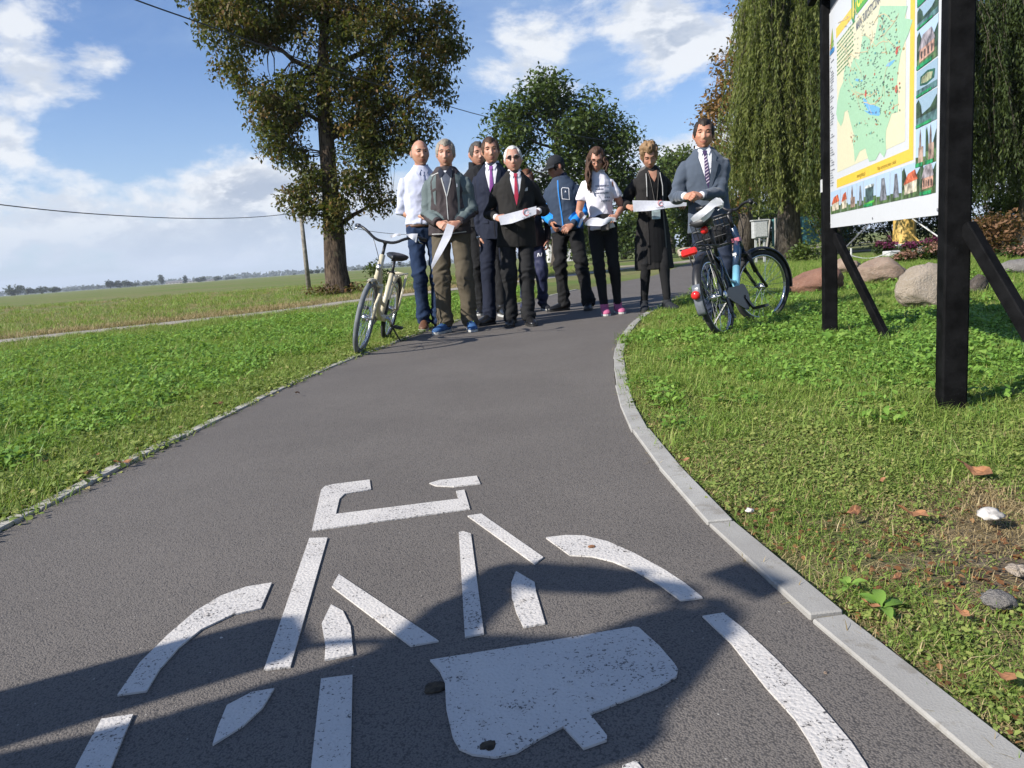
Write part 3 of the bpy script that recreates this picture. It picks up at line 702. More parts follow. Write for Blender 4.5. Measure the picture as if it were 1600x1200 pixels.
def tree(name, label, base, trunk, blobs, lm, bm_, n_leaf, crad, lsize, group=None, gap=0.35, gs=.5, n_limb=9, twig=.35, outer=.42, droop=.3, squash=.8, cat='tree', seed=1, aspect=.5):
    rs = np.random.default_rng(seed); rr = random.Random(seed); base = Vector(base)
    root = empty(name, base, label, cat, group)
    tp = [Vector(p_[:3]) - base for p_ in trunk]; tr = [p_[3] for p_ in trunk]
    mb = MB(); 
    # flare at the foot
    mb.tube(tp, tr, 14); me_o = mb.build('trunk', bm_, root, smooth=True)
    me = me_o.data; P = np.array([v.co[:] for v in me.vertices]); 
    P[:, :2] += (fbm(P * [3, 3, 1.2], 3)[:, None] - .5) * .10 * min(1, tr[0] / .3); me.vertices.foreach_set('co', P.ravel())
    C = clusters([(np.array(c) - np.array(base), r_, n) for c, r_, n in blobs], gap, gs, rs, outer)
    # limbs to far-apart clusters, twigs from the limbs
    pts = []
    order = rs.permutation(len(C)); heads = []
    for i in order:
        if all(np.linalg.norm(C[i] - C[j]) > .0 + .9 * np.linalg.norm(np.ptp(C, 0)) / (n_limb ** .5 * 1.9) for j in heads): heads.append(i)
        if len(heads) >= n_limb: break
    limb_pts = []
    for i in heads:
        h = Vector(C[i]); cand = [(tp[k].lerp(tp[k + 1], f), tr[k] * (1 - f) + tr[k + 1] * f) for k in range(len(tp) - 1) for f in (0, .33, .66)]
        lo = cand[len(cand) // 4:]
        a, ra = min(lo, key=lambda q: (q[0] - h).length + max(0, q[0].z - h.z + .35 * (q[0].xy - h.xy).length) * 2.2)
        line = bent(a, h, 6, .10, rr.random()); r0 = min(ra * .55, .035 * (h - a).length + .02)
        mb = MB(); mb.tube(line, [r0 * (1 - .82 * k / 6) for k in range(7)], 7); mb.build('limb', bm_, root, smooth=True)
        limb_pts += [(q, r0 * (1 - .82 * k / 6)) for k, q in enumerate(line)][2:]
    limb_pts += [(q, r_ * .6) for q, r_ in zip(tp, tr)][len(tp) // 2:]
    LP = np.array([q[:] for q, _ in limb_pts]); mb = MB()
    for i in range(0, len(C), max(1, int(1 / twig))):
        d = np.linalg.norm(LP - C[i], axis=1); j = int(np.argmin(d))
        if d[j] < .15: continue
        r0 = min(limb_pts[j][1] * .6, .012 * d[j] + .008); mb.tube(bent(LP[j], C[i], 3, .10, i), [r0, r0 * .7, r0 * .45, r0 * .2], 4, cap=False)
    tw = mb.build('twigs', bm_, root, smooth=True); tw['kind'] = 'stuff'
    V, Q, A = leaf_cloud(C, n_leaf, crad, lsize, droop, aspect, squash, rs)
    o = link('crown', np_mesh('crown', V, Q, A), lm, root); o['kind'] = 'stuff'
    return root
def BL(px, py, Y, rx, rz, n, ry=None, dy=0):
    """a crown lobe: centre pixel, distance, half sizes in pixels"""
    k = Y / FPX; c = AT(px, py, Y); return ((c.x, c.y + dy, c.z), (rx * k, (ry or (rx + rz) / 2) * k, rz * k), n)
m_leafA = leaf_mat('autumn_brown_green_leaves', [(0, (0.026, 0.036, 0.009)), (0.45, (0.060, 0.076, 0.017)), (0.66, (0.105, 0.088, 0.022)), (0.84, (0.150, 0.078, 0.025)), (1, (0.20, 0.12, 0.042))], .28)
m_leafB = leaf_mat('oak_leaves', [(0, (0.028, 0.050, 0.010)), (0.5, (0.062, 0.098, 0.018)), (1, (0.125, 0.150, 0.030))], .25)
m_leafC = leaf_mat('willow_leaves', [(0, (0.060, 0.088, 0.022)), (0.5, (0.165, 0.190, 0.052)), (1, (0.30, 0.305, 0.10))], .48)
m_leafD = leaf_mat('dark_leaves', [(0, (0.016, 0.030, 0.008)), (0.6, (0.034, 0.060, 0.013)), (1, (0.075, 0.105, 0.022))], .22)
m_leafE = leaf_mat('chestnut_autumn_leaves', [(0, (0.085, 0.060, 0.018)), (0.5, (0.185, 0.095, 0.030)), (1, (0.28, 0.165, 0.060))], .3)
m_leafF = leaf_mat('rusty_shrub_leaves', [(0, (0.045, 0.050, 0.014)), (0.5, (0.110, 0.060, 0.026)), (1, (0.22, 0.115, 0.06))], .3)

# tall tree beside the track, left
Y1 = 22.4
tb = AT(532, 462, Y1); tb.z = 0
tk = [(532, 470, .46), (530, 455, .38), (526, 420, .325), (522, 360, .28), (517, 300, .25), (512, 240, .22), (506, 170, .19), (505, 90, .15), (508, 10, .11), (512, -90, .07)]
trunk = [(*AT(x, y, Y1), r_) for x, y, r_ in tk]; trunk[0] = (tb.x, tb.y, -.1, .50)
lob = [BL(500, -60, Y1, 190, 110, 120), BL(400, 40, Y1, 92, 92, 92, dy=-.4), BL(330, 15, Y1, 36, 52, 22), BL(620, 50, Y1, 92, 95, 90), BL(505, 70, Y1, 110, 95, 90), BL(440, 150, Y1, 62, 62, 46),
       BL(640, 150, Y1, 66, 62, 46), BL(560, 165, Y1, 70, 60, 46), BL(440, 215, Y1, 46, 38, 22), BL(485, 262, Y1, 36, 40, 20), BL(470, 320, Y1, 30, 26, 14, dy=-.3), BL(520, 330, Y1, 26, 45, 14, dy=-.5), BL(590, 235, Y1, 50, 38, 24), BL(555, 280, Y1, 40, 45, 20),
       BL(635, 215, Y1, 40, 22, 14), BL(598, 305, Y1, 26, 26, 8), BL(690, 70, Y1, 26, 60, 18)]
tree('tall_tree', 'tall trunk with browning autumn crown beside the gravel track', tb, trunk, [(c_, r_, int(n_ * 1.35)) for c_, r_, n_ in lob], m_leafA, m_bark, 66, .40, .125, gap=.5, gs=.75, n_limb=14, twig=.5, seed=4, droop=.5)
sc_ = clusters([((tb.x, tb.y - .3, .15), (.9, .6, .18), 26)], 0); V, Q, A = leaf_cloud(sc_, 26, .22, .12)
o = link('root_shrub', np_mesh('root_shrub', V, Q, A), m_leafF); tag(o, 'rust brown undergrowth round the foot of the tall tree', 'undergrowth', kind='stuff')
sc_ = clusters([((tb.x + 1.15, tb.y + .1, .5), (.38, .4, .5), 16)], 0)
V, Q, A = leaf_cloud(sc_, 30, .2, .10); o = link('small_bush', np_mesh('small_bush', V, Q, A), m_leafB); tag(o, 'small green bush just right of the tall tree trunk', 'bush')

# oak behind the people
Y2 = 46; ob = AT(872, 398, Y2); ob.z = 0
trunk = [(ob.x, ob.y, -.1, .55)] + [(*AT(x, y, Y2), r_) for x, y, r_ in [(873, 400, .42), (872, 350, .34), (868, 300, .30), (872, 250, .24), (870, 200, .17), (862, 150, .09)]]
lob = [BL(852, 150, Y2, 42, 36, 42), BL(800, 205, Y2, 48, 44, 46), BL(775, 255, Y2, 24, 40, 18), BL(915, 185, Y2, 54, 40, 48), BL(965, 225, Y2, 38, 40, 34), BL(870, 215, Y2, 60, 45, 40), BL(905, 265, Y2, 62, 36, 40), BL(820, 280, Y2, 48, 40, 28), BL(975, 275, Y2, 26, 32, 16), BL(930, 320, Y2, 60, 40, 30), BL(850, 335, Y2, 70, 40, 30)]
tree('oak_tree', 'broad dark green tree behind the people in the middle', ob, trunk, lob, m_leafB, m_bark2, 62, .85, .27, gap=.35, gs=.42, n_limb=12, seed=8, twig=.4)
# lighter trees to its right
Y3 = 70
for k, (px, py, Y, rx, rz, n, lbl, nm, mm) in enumerate([(1052, 285, 78, 34, 68, 60, 'slim green tree behind the woman in the long coat', 'leafy_tree', m_leafB), (1008, 340, 62, 42, 50, 50, 'low green tree behind the woman in the long coat', 'low_tree', m_leafC),
        (1078, 350, 52, 32, 50, 40, 'bushy tree left of the man in the grey suit', 'low_tree', m_leafB), (905, 372, 66, 46, 26, 40, 'low green bush under the broad dark tree', 'bush', m_leafB), (975, 372, 58, 30, 30, 30, 'rounded green bush behind the two women', 'bush', m_leafD)]):
    b_ = AT(px, 400, Y); b_.z = 0; c0 = AT(px, py, Y)
    tree(nm, lbl, b_, [(b_.x, b_.y, -.1, .25), (b_.x, b_.y, c0.z * .5, .18), (c0.x, c0.y, c0.z, .12), (c0.x, c0.y, c0.z + rz * .7 * Y / FPX, .05)], [BL(px, py, Y, rx, rz, n), BL(px + 6, py - rz * .45, Y, rx * .6, rz * .5, n // 2)], mm, m_bark2, 42, 1.0 * Y / 60, .36 * Y / 60, seed=20 + k, n_limb=5, cat='tree' if 'tree' in nm else 'bush')
# autumn chestnut behind the willow
Y4 = 38; b_ = AT(1165, 395, Y4); b_.z = 0
tree('chestnut_tree', 'orange brown autumn tree showing left of the willow', b_, [(b_.x, b_.y, -.1, .45)] + [(*AT(x, y, Y4), r_) for x, y, r_ in [(1165, 330, .32), (1160, 240, .24), (1170, 150, .18), (1180, 60, .08)]],
     [BL(1120, 170, Y4, 32, 34, 26), BL(1165, 105, Y4, 44, 50, 50), BL(1190, 50, Y4, 50, 45, 40), BL(1125, 245, Y4, 34, 46, 26), BL(1160, 215, Y4, 50, 60, 44), BL(1112, 310, Y4, 22, 32, 12), BL(1150, 300, Y4, 40, 50, 26)],
     m_leafE, m_bark2, 40, .62, .22, gap=.5, gs=.5, n_limb=10, seed=12, twig=.5)

# weeping willow: curtains of strands
def willow(name, label, base, trunk, domes, lm, n_strand, lmin, n_leaf, lsize, seed, floor_=1.5):
    rs = np.random.default_rng(seed); base = Vector(base); root = empty(name, base, label, 'tree')
    mb = MB(); tp = [Vector(p_[:3]) - base for p_ in trunk]; mb.tube(tp, [p_[3] for p_ in trunk], 12); mb.build('trunk', m_bark2, root, smooth=True)
    Vs = []; Qs = []; As = []; tw = MB(); nl = 0
    for (c, rad, frac) in domes:
        c = np.array(c) - np.array(base); rad = np.array(rad)
        for j in range(3):
            th = rs.uniform(0, 6.28); e = c + rad * [math.cos(th) * .6, math.sin(th) * .6, .5]
            mb = MB(); mb.tube(bent(tp[-2], e, 6, .12, int(rs.integers(1e6))), [.11, .09, .075, .06, .05, .04, .02], 6); mb.build('limb', m_bark2, root, smooth=True)
        ns = int(n_strand * frac); groups = rs.normal(0, 1, (max(3, ns // 14), 3)); groups[:, 2] = np.abs(groups[:, 2]); groups /= np.linalg.norm(groups, axis=1)[:, None]
        for k in range(ns):
            g_ = groups[rs.integers(len(groups))] + rs.normal(0, .10, 3); g_ /= np.linalg.norm(g_); q = (.72 + .3 * rs.random())
            st = c + rad * g_ * q; avail = st[2] + base.z - floor_
            L = min(max(lmin, rs.uniform(.25, .98) * avail), max(.6, avail * rs.uniform(.8, 1))); n = int(n_leaf * L) + 4
            t_ = np.sort(rs.random(n)); out = g_.copy(); out[2] = 0; sway = rs.normal(0, .22, 2)
            px = st[0] + out[0] * .35 * np.minimum(1, t_ * L) + sway[0] * t_ * L * .5 + .04 * np.sin(t_ * 9 + k); py = st[1] + out[1] * .35 * np.minimum(1, t_ * L) + sway[1] * t_ * L * .5
            pz = st[2] - t_ * L + .25 * np.minimum(t_ * L, .5)
            p = np.column_stack([px, py, pz]) + rs.normal(0, .035, (n, 3))
            th = rs.uniform(0, 6.28, n); el = rs.normal(-1.0, .3, n)
            d = np.column_stack([np.cos(th) * np.cos(el), np.sin(th) * np.cos(el), np.sin(el)]); s_ = np.column_stack([-np.sin(th), np.cos(th), np.zeros(n)])
            Lf = (lsize * rs.uniform(.6, 1.3, n))[:, None]; W = Lf * .13
            Vs.append(np.stack([p, p + d * Lf * .4 + s_ * W, p + d * Lf, p + d * Lf * .4 - s_ * W], 1).reshape(-1, 3)); Qs.append(np.arange(4 * n).reshape(n, 4) + nl); nl += 4 * n
            As.append(np.repeat(np.clip(rs.random() * .55 + rs.random(n) * .45, 0, 1), 4))
            if k % 2 == 0: i3 = [0, n // 3, 2 * n // 3, n - 1]; tw.tube([p[i] for i in i3], [.008, .006, .004, .002], 3, cap=False)
    o = tw.build('strands', m_bark2, root); o['kind'] = 'stuff'
    o = link('foliage', np_mesh('foliage', np.vstack(Vs), np.vstack(Qs), np.concatenate(As)), lm, root); o['kind'] = 'stuff'
    return root
Y5 = 27; b_ = AT(1232, 400, Y5); b_.z = 0; K = Y5 / FPX
def DM(px, py, Y, rx, rz, f, ry=None): k = Y / FPX; c = AT(px, py, Y); return ((c.x, c.y, c.z), (rx * k, (ry or rx) * k, rz * k), f)
willow('willow_tree', 'weeping willow with long hanging green strands behind the blue bicycle', b_, [(b_.x, b_.y, -.1, .5)] + [(*AT(x, y, Y5), r_) for x, y, r_ in [(1232, 340, .38), (1238, 260, .32), (1245, 180, .26), (1250, 90, .2)]],
       [DM(1200, 175, Y5, 52, 70, .30), DM(1225, 80, Y5, 50, 90, .30), DM(1255, -20, Y5, 80, 100, .45), DM(1262, 215, Y5, 60, 80, .35)], m_leafC, 860, 1.2, 38, .17, 3, 1.25)
Y6 = 21; b_ = AT(1620, 390, Y6); b_.z = 0
willow('dark_willow_tree', 'darker weeping tree behind the map board and its right post', b_, [(b_.x, b_.y, -.1, .5)] + [(*AT(x, y, Y6), r_) for x, y, r_ in [(1620, 300, .38), (1610, 180, .32), (1600, 60, .2)]],
       [DM(1545, 60, Y6, 75, 120, .40), DM(1590, 170, Y6, 70, 90, .35), DM(1410, 60, Y6, 110, 120, .3), DM(1640, 20, Y6, 110, 120, .3)], leaf_mat('dark_willow_leaves', [(0, (0.020, 0.034, 0.009)), (0.6, (0.045, 0.066, 0.017)), (1, (0.10, 0.125, 0.035))], .28), 900, 1.4, 36, .15, 6, .9)
# dark shrubs closing the view under and behind the board
def bush(name, label, px, py, Y, rx, rz, n, lm, nl=44, cr=.34, ls=.11, seed=0, group=None, cat='bush'):
    rs = np.random.default_rng(seed + 100); c, rad, n = BL(px, py, Y, rx, rz, n); base = Vector((c[0], c[1], 0)); root = empty(name, base, label, cat, group)
    C = clusters([(np.array(c) - np.array(base), rad, n)], .15, .8, rs); C[:, 2] = np.maximum(C[:, 2], .05)
    V, Q, A = leaf_cloud(C, nl, cr, ls, .2, .5, .8, rs); o = link('foliage', np_mesh('foliage', V, Q, A), lm, root); o['kind'] = 'stuff'
    mb = MB()
    for i in range(0, len(C), 4): mb.tube(bent((0, 0, 0), C[i], 3, .1, i), [.02, .015, .01, .005], 4, cap=False)
    o = mb.build('stems', m_bark2, root); o['kind'] = 'stuff'; return root
for k, a in enumerate([('dark_bush', 'dark green bush behind the left leg of the map board', 1318, 330, 31, 55, 62, 70, m_leafD), ('dark_bush', 'dark bush behind the yellow post under the map board', 1400, 300, 33, 70, 85, 110, m_leafD),
        ('dark_bush', 'dark bush between the yellow post and the right sign post', 1475, 310, 30, 60, 80, 90, m_leafD), ('dark_bush', 'tall dark bush right of the right sign post', 1560, 260, 27, 70, 110, 130, m_leafD),
        ('green_bush', 'mid green bush right of the right sign post', 1578, 335, 22, 42, 40, 60, m_leafB), ('rusty_shrub', 'rust and green shrub right of the right sign post', 1558, 368, 17, 42, 34, 60, m_leafF),
        ('low_shrub', 'low green shrub left of the map board beside the dirt lane', 1262, 398, 20, 26, 16, 20, m_leafB), ('dark_bush', 'dark bush growing between the willow and the board', 1290, 290, 33, 45, 80, 80, m_leafB),
        ('dark_bush', 'dark bush at the right edge of the photograph', 1650, 300, 25, 70, 110, 110, m_leafD),
        ('hedge_bush', 'dark bush behind the grey suited man and the willow trunk', 1150, 345, 50, 38, 38, 60, m_leafB), ('hedge_bush', 'dark bush behind the grey utility cabinet', 1200, 345, 52, 42, 36, 70, m_leafD), ('hedge_bush', 'dark bush rising over the teal fence screen', 1262, 325, 50, 50, 30, 70, m_leafD),
        ('hedge_bush', 'bush behind the curly haired woman and the suited man', 1100, 362, 55, 30, 24, 40, m_leafB)]):
    bush(*a[:9], seed=k, cr=.34 * a[4] / 22, ls=.12 * a[4] / 22)

# ------------------------------------------------------------ far tree line and farm
m_far = leaf_mat('far_leaves', [(0, (0.020, 0.034, 0.018)), (1, (0.050, 0.072, 0.030))], .15)
m_wallf = mat('farm_wall', (0.42, 0.40, 0.37), .9); m_rooff = mat('farm_roof', (0.16, 0.15, 0.155), .8); m_roofr = mat('red_roof', (0.24, 0.12, 0.09), .8); m_win = mat('dark_glass', (0.03, 0.035, 0.04), .2)
def far_tree(px, ptop, pw, Y, seed, kind='round', label='', group='distant trees on the horizon'):
    hz = 462.7 - .0734 * px; k = Y / FPX; rs = np.random.default_rng(seed); b_ = AT(px, hz, Y); b_.z = 0
    H = (hz - ptop) * k + .66; root = empty('poplar_tree' if kind == 'poplar' else 'distant_tree', b_, label, 'tree', group)
    W = pw * k / 2
    if kind == 'poplar': bl = [((0, 0, H * .55), (W, W, H * .5), 40)]
    else: bl = [((0, 0, H * .58), (W, W, H * .42), 60), ((W * .4, 0, H * .4), (W * .6, W, H * .35), 14), ((-W * .4, 0, H * .4), (W * .6, W, H * .36), 14)]
    C = clusters(bl, .1, .2, rs); C[:, 2] = np.maximum(C[:, 2], .8); V, Q, A = leaf_cloud(C, 12, H * .14, H * .15, .2, .7, .8, rs)
    o = link('crown', np_mesh('crown', V, Q, A), m_far, root); o['kind'] = 'stuff'
    MB().tube([(0, 0, 0), (0, 0, H * .6)], [H * .03, H * .015], 6).build('trunk', m_bark2, root)
FT = [(22, 446, 34, 640, 'r', 'broad tree clump at the far left of the horizon'), (48, 450, 18, 660, 'r', 'small round tree beside the broad clump at the far left'), (67, 448, 22, 650, 'r', 'second wide tree from the far left clump on the horizon'),
      (86, 448, 18, 620, 'r', 'dark tree with a low front bush on the left horizon'), (132, 447, 12, 1500, 'r', None), (142, 447, 12, 1550, 'r', None), (116, 450, 14, 1600, 'r', None), (155, 445, 12, 1500, 'r', None), (104, 451, 12, 1600, 'r', None),
      (173, 438, 13, 760, 'r', 'leftmost of the dark trees left of the first poplar'), (186, 439, 14, 770, 'r', 'second of the dark trees left of the first poplar'), (199, 438, 15, 760, 'r', 'third of the dark trees left of the first poplar'), (212, 442, 12, 800, 'r', 'low tree right of the dark group on the left horizon'),
      (229, 440, 16, 1100, 'r', None), (241, 441, 14, 1100, 'r', None), (253, 429, 5, 900, 'p', 'taller dark poplar on the left horizon'), (290, 431, 4, 900, 'p', 'thin poplar beside the grey farm buildings'),
      (309, 434, 12, 900, 'r', 'tree just right of the thin poplar'), (317, 432, 9, 900, 'r', 'taller tree between the two grey barns'), (340, 432, 13, 900, 'r', 'tree at the right end of the grey barns'), (356, 433, 11, 1000, 'r', 'low tree right of the grey barns'), (365, 432, 10, 1000, 'r', None),
      (385, 431, 12, 1700, 'r', None), (397, 430, 10, 1700, 'r', None), (416, 430, 12, 1800, 'r', None), (430, 429, 10, 1800, 'r', None), (460, 427, 5, 700, 'r', 'tiny lone bush left of the wooden pole on the horizon'),
      (487, 422, 8, 560, 'r', 'tree just right of the wooden pole on the horizon'), (496, 421, 9, 560, 'r', 'second tree right of the wooden pole on the horizon'), (507, 421, 10, 570, 'r', 'tree between the wooden pole and the big trunk on the horizon'),
      (556, 419, 12, 800, 'r', None), (570, 417, 14, 800, 'r', None), (585, 417, 12, 820, 'r', None), (600, 415, 14, 800, 'r', None), (613, 414, 12, 820, 'r', None), (628, 413, 12, 820, 'r', None), (640, 412, 12, 820, 'r', None)]
for k, (px, pt, pw, Y, kd, lb) in enumerate(FT):
    far_tree(px, pt, pw, Y, 300 + k, 'poplar' if kd == 'p' else 'round', lb or 'pale small tree in the hazy far tree line', 'distant trees on the horizon' if lb else 'hazy trees of the farthest tree line')
C = []
for px in np.arange(-60, 1700, 1.0):
    hz = 462.7 - .0734 * px; Y = 2300; q = AT(px, hz, Y)
    if px > 690 and px % 3 < 1: continue
    C.append((q.x, Y + rng.uniform(-200, 200), rng.uniform(2, 8)))
V, Q, A = leaf_cloud(np.array(C), 9, 8, 8, .1, .9, .7); o = link('far_woods', np_mesh('far_woods', V, Q, A), m_far); tag(o, 'thin bluish line of far woods along the horizon', 'woods', kind='stuff')
def barn(x0, x1, ytop, Y, lbl, roofm, wallf=.55, depth=10, name='farm_building', cat='building', wm=None, win=0):
    xm = (x0 + x1) / 2; hz = 462.7 - .0734 * xm; k = Y / FPX; c = AT(xm, hz, Y); W = (x1 - x0) * k; H = (hz - ytop) * k + .66
    root = empty(name, (c.x, c.y, 0), lbl, cat); h = H * wallf
    MB().box((0, 0, h / 2), (W, depth, h)).build('wall', wm or m_wallf, root)
    ov = .3; mb = MB(); a = W / 2 + ov; d = depth / 2 + ov
    mb.add([(-a, -d, h), (a, -d, h), (a, d, h), (-a, d, h), (-a, 0, H), (a, 0, H)], [(0, 1, 5, 4), (2, 3, 4, 5), (0, 4, 3), (1, 2, 5), (3, 2, 1, 0)]); mb.build('roof', roofm, root)
    for i in range(win):
        x = -W / 2 + W * (i + .5) / win; MB().box((x, -depth / 2 - .02, h * .55), (W / win * .4, .1, h * .35)).build('window', m_win, root)
    return root
barn(262, 288, 439, 930, 'long grey roofed barn between the two poplars', m_rooff, .5, 12, win=5)
barn(322, 338, 436.5, 930, 'small grey barn between low trees on the horizon', m_rooff, .5, 10, win=3)
barn(293, 312, 438, 960, 'pale farm building right of the thin poplar', m_rooff, .6, 10, win=4)
barn(856, 905, 352, 78, 'small pale house seen between the people behind the path', m_rooff, .62, 4, name='house', cat='house', win=3, wm=mat('white_render', (.55, .54, .52), .9))

# ------------------------------------------------------------ pole and wires
m_wood = mat('weathered_wood', (0.22, 0.20, 0.17), .9, var=.25, scale=8, bump=.8, bscale=60); m_wire = mat('wire', (0.03, 0.03, 0.035), .5); m_ceram = mat('insulator_white', (.6, .6, .58), .3)
Yp = 31.5; pb = AT(483, 454, Yp); pt = AT(469, 325, Yp); pole = empty('utility_pole', (pb.x, pb.y, 0), 'thin wooden utility pole standing in the field left of the tall tree', 'pole')
l = Vector((pt.x - pb.x, 0, pt.z)); MB().tube([(0, 0, -.2), l], [.10, .075], 10).build('post', m_wood, pole, smooth=True)
MB().tube([l + Vector((-.12, 0, -.08)), l + Vector((.12, 0, -.08))], .015, 6).build('crosspin', m_wire, pole)
MB().ball(l + Vector((0, 0, .05)), (.04, .04, .07)).build('insulator', m_ceram, pole, smooth=True)
def wire(label, pts, r_):
    P = [AT(x, y, Y) for x, y, Y in pts]; P = smooth_line(P, 2); base = P[0].copy()
    o = MB().tube([p_ - base for p_ in P], r_, 5).build('overhead_wire', m_wire); o.location = base; tag(o, label, 'wire', 'overhead wires crossing the field')
def inv(x0, Ya, x1, Yb, x): f = (x - x0) / (x1 - x0); return 1 / ((1 - f) / Ya + f / Yb)
wire('lower sagging wire running to the wooden pole', [(x, y, inv(-200, 14, 469, 31.5, x)) for x, y in [(-200, 285), (-90, 308), (0, 320), (100, 331), (200, 338), (300, 342), (400, 340), (469, 332)]], .012)
wire('wire running on from the wooden pole behind the people', [(x, y, inv(469, 31.5, 760, 80, x)) for x, y in [(469, 332), (510, 344), (556, 358), (612, 366), (700, 369), (760, 362)]], .015)
wire('upper wire crossing the sky behind the tall tree crown', [(x, y, inv(100, 11, 1048, 62, x)) for x, y in [(100, -45), (210, 0), (320, 38), (450, 86), (570, 126), (690, 163), (760, 183), (860, 205), (960, 222), (1048, 234)]], .012)
from mathutils.geometry import tessellate_polygon

# ------------------------------------------------------------ map board
m_black = mat('black_stained_wood', (0.006, 0.006, 0.0065), .75, var=.3, scale=14, bump=.6, bscale=90, spec=.06)
m_white = mat('board_white', (0.60, 0.61, 0.63), .35, var=.01); m_greyb = mat('board_backing', (0.20, 0.205, 0.22), .5)
PA = Vector((2.125, 5.06, 0)); PB = Vector((1.606, 2.765, 0)); bd = (PB - PA).normalized(); bn = Vector((-abs(bd.y), abs(bd.x), 0)).normalized() if False else Vector((bd.y, -bd.x, 0))
if bn.x > 0: bn = -bn
board = empty('map_board', PA, 'tourist map on a white panel between two black posts on the right verge', 'information board')
def bl(u, v, off=0.0): return bd * u + Vector((0, 0, v)) + bn * off
LB_ = (PB - PA).length; hw = .0425
rotB = Matrix(((bd.x, bn.x, 0), (bd.y, bn.y, 0), (0, 0, 1)))
for u, lab in ((0, None), (LB_, None)):
    MB().box(bl(u, 1.10), (.085, .085, 2.5), rotB).build('post', m_black, board, bevel=.006)
MB().bar(bl(.03, .66, -.03), bl(.47, -.05, -.27), .042, .048).build('brace', m_black, board, bevel=.004)
MB().bar(bl(LB_ + .03, .66, -.03), bl(LB_ + .47, -.05, -.27), .042, .048).build('brace', m_black, board, bevel=.004)
MB().box(bl(LB_ / 2, 2.17, .075), (LB_ + .3, .045, .12), rotB).build('top_beam', m_black, board, bevel=.004)
MB().box(bl(LB_ / 2, 2.05, -.012), (LB_ - 2 * hw, .012, .14), rotB).build('backing', m_greyb, board)
V0, V1 = .705, 2.0
MB().box(bl(LB_ / 2, (V0 + V1) / 2, -.006), (LB_ - 2 * hw - .002, .012, V1 - V0), rotB).build('panel', m_white, board)
def BP(px, py):
    d = Vector(px_ray(px, py)); o = Vector((0, 0, HC)) - PA; t_ = -o.dot(bn) / d.dot(bn); q = o + d * t_
    return q.dot(bd), q.z
_pm = {}
def pm(c, photo=False):
    c = tuple(round(x, 3) for x in c) + (photo,)
    if c not in _pm: _pm[c] = mat('photo_print' if photo else 'print_ink', c[:3], .35, var=.38 if photo else .03, scale=28 if photo else 60)
    return _pm[c]
def sheet(name, polys, c, layer, parent=board):
    """flat print: polygons in board (u, v)"""
    me = bpy.data.meshes.new(name); bm = bmesh.new(); off = .0006 * layer
    for pl in polys:
        vs = [bm.verts.new(bl(max(hw + .002, min(LB_ - hw - .002, u)), v, off)) for u, v in pl]
        for tr_ in (tessellate_polygon([[Vector((u, v, 0)) for u, v in pl]]) if len(pl) > 4 else [range(len(pl))]):
            try: bm.faces.new([vs[i] for i in tr_])
            except ValueError: pass
    bm.normal_update(); bmesh.ops.reverse_faces(bm, faces=[f for f in bm.faces if f.normal.dot(bn) < 0])
    bm.to_mesh(me); bm.free(); return link(name, me, pm(c, name == 'picture_shape'), parent)
def r1(*p): return [BP(1270 + x / 6.667, y / 6.667) for x, y in p]
def r2(*p): return [BP(1270 + x / 6, 170 + y / 6) for x, y in p]
u_l, u_r = BP(1307, 150)[0], BP(1428.3, 150)[0]; v_b, v_t = BP(1427.5, 262.5)[1], 1.90
yl = (.78, .52, .06); bw = BP(1428.3, 150)[0] - BP(1421.3, 150)[0]
def rect(a, b, c, d): return [(a, c), (b, c), (b, d), (a, d)]
vb = BP(1304, 295)[1]; vt = BP(1308, 43)[1]
sheet('yellow_frame', [rect(u_l, u_r, vb, vb + .05), rect(u_r - bw, u_r, vb + .05, vt), rect(u_l, u_r - bw - .0005, vt - .055, vt)], yl, 1)
sheet('map_background', [rect(u_l + .02, u_r - bw - .06, vb + .09, vt - .085)], (.68, .64, .44), 1)
green = r1((705, 60), (690, 120), (680, 230), (660, 330), (640, 420), (600, 490), (600, 390), (525, 350), (515, 420), (500, 520), (485, 620), (430, 600), (395, 700), (345, 680), (325, 760), (320, 850), (285, 930), (260, 1050), (245, 1190)) + \
    r2((225, 60), (235, 110), (265, 165), (285, 120), (300, 30), (330, 10), (345, 80), (370, 180), (390, 250), (375, 290), (390, 420), (395, 500), (440, 400), (495, 370), (510, 430), (530, 495), (590, 480), (630, 405), (670, 455), (690, 400), (685, 280), (690, 200), (720, 110), (740, 45), (800, 30), (800, 5)) + \
    r1((890, 1000), (880, 850), (895, 700), (920, 560), (960, 440), (1000, 350), (1045, 205), (960, 190), (990, 60))
gt = max(v for u, v in green); sheet('district_shape', [green], (.36, .58, .38), 2)
sheet('lakes', [r1((530, 1020), (560, 1035), (575, 1075), (640, 1095), (700, 1120), (705, 1170), (650, 1190), (600, 1180), (570, 1130), (535, 1080)), r1((765, 690), (790, 655), (845, 625), (865, 620), (830, 665), (800, 692)), r1((445, 838), (455, 818), (485, 822), (478, 850)), r1((500, 838), (515, 828), (525, 840), (512, 852)),
    r2((480, 12), (560, 30), (640, 45), (620, 65), (540, 55))], (.16, .42, .74), 3)
rp = random.Random(11); marks = {k: [] for k in range(6)}
mc = [(.55, .10, .06), (.30, .16, .09), (.04, .20, .10), (.10, .10, .10), (.05, .30, .35), (.50, .32, .10)]
for k in range(150):
    cx, cy = rp.choice([(560, 480), (700, 320), (780, 540), (880, 520), (600, 640), (400, 820), (350, 990), (860, 930), (440, 1030), (720, 200), (900, 400), (670, 980), (560, 970)]) if k < 95 else (rp.uniform(350, 850), rp.uniform(700, 1150))
    u, v = r1((cx + rp.gauss(0, 32), cy + rp.gauss(0, 34)))[0]; a = rp.uniform(.006, .022); b_ = rp.uniform(.004, .010)
    marks[k % 6].append(rect(u, u + a, v, v + b_))
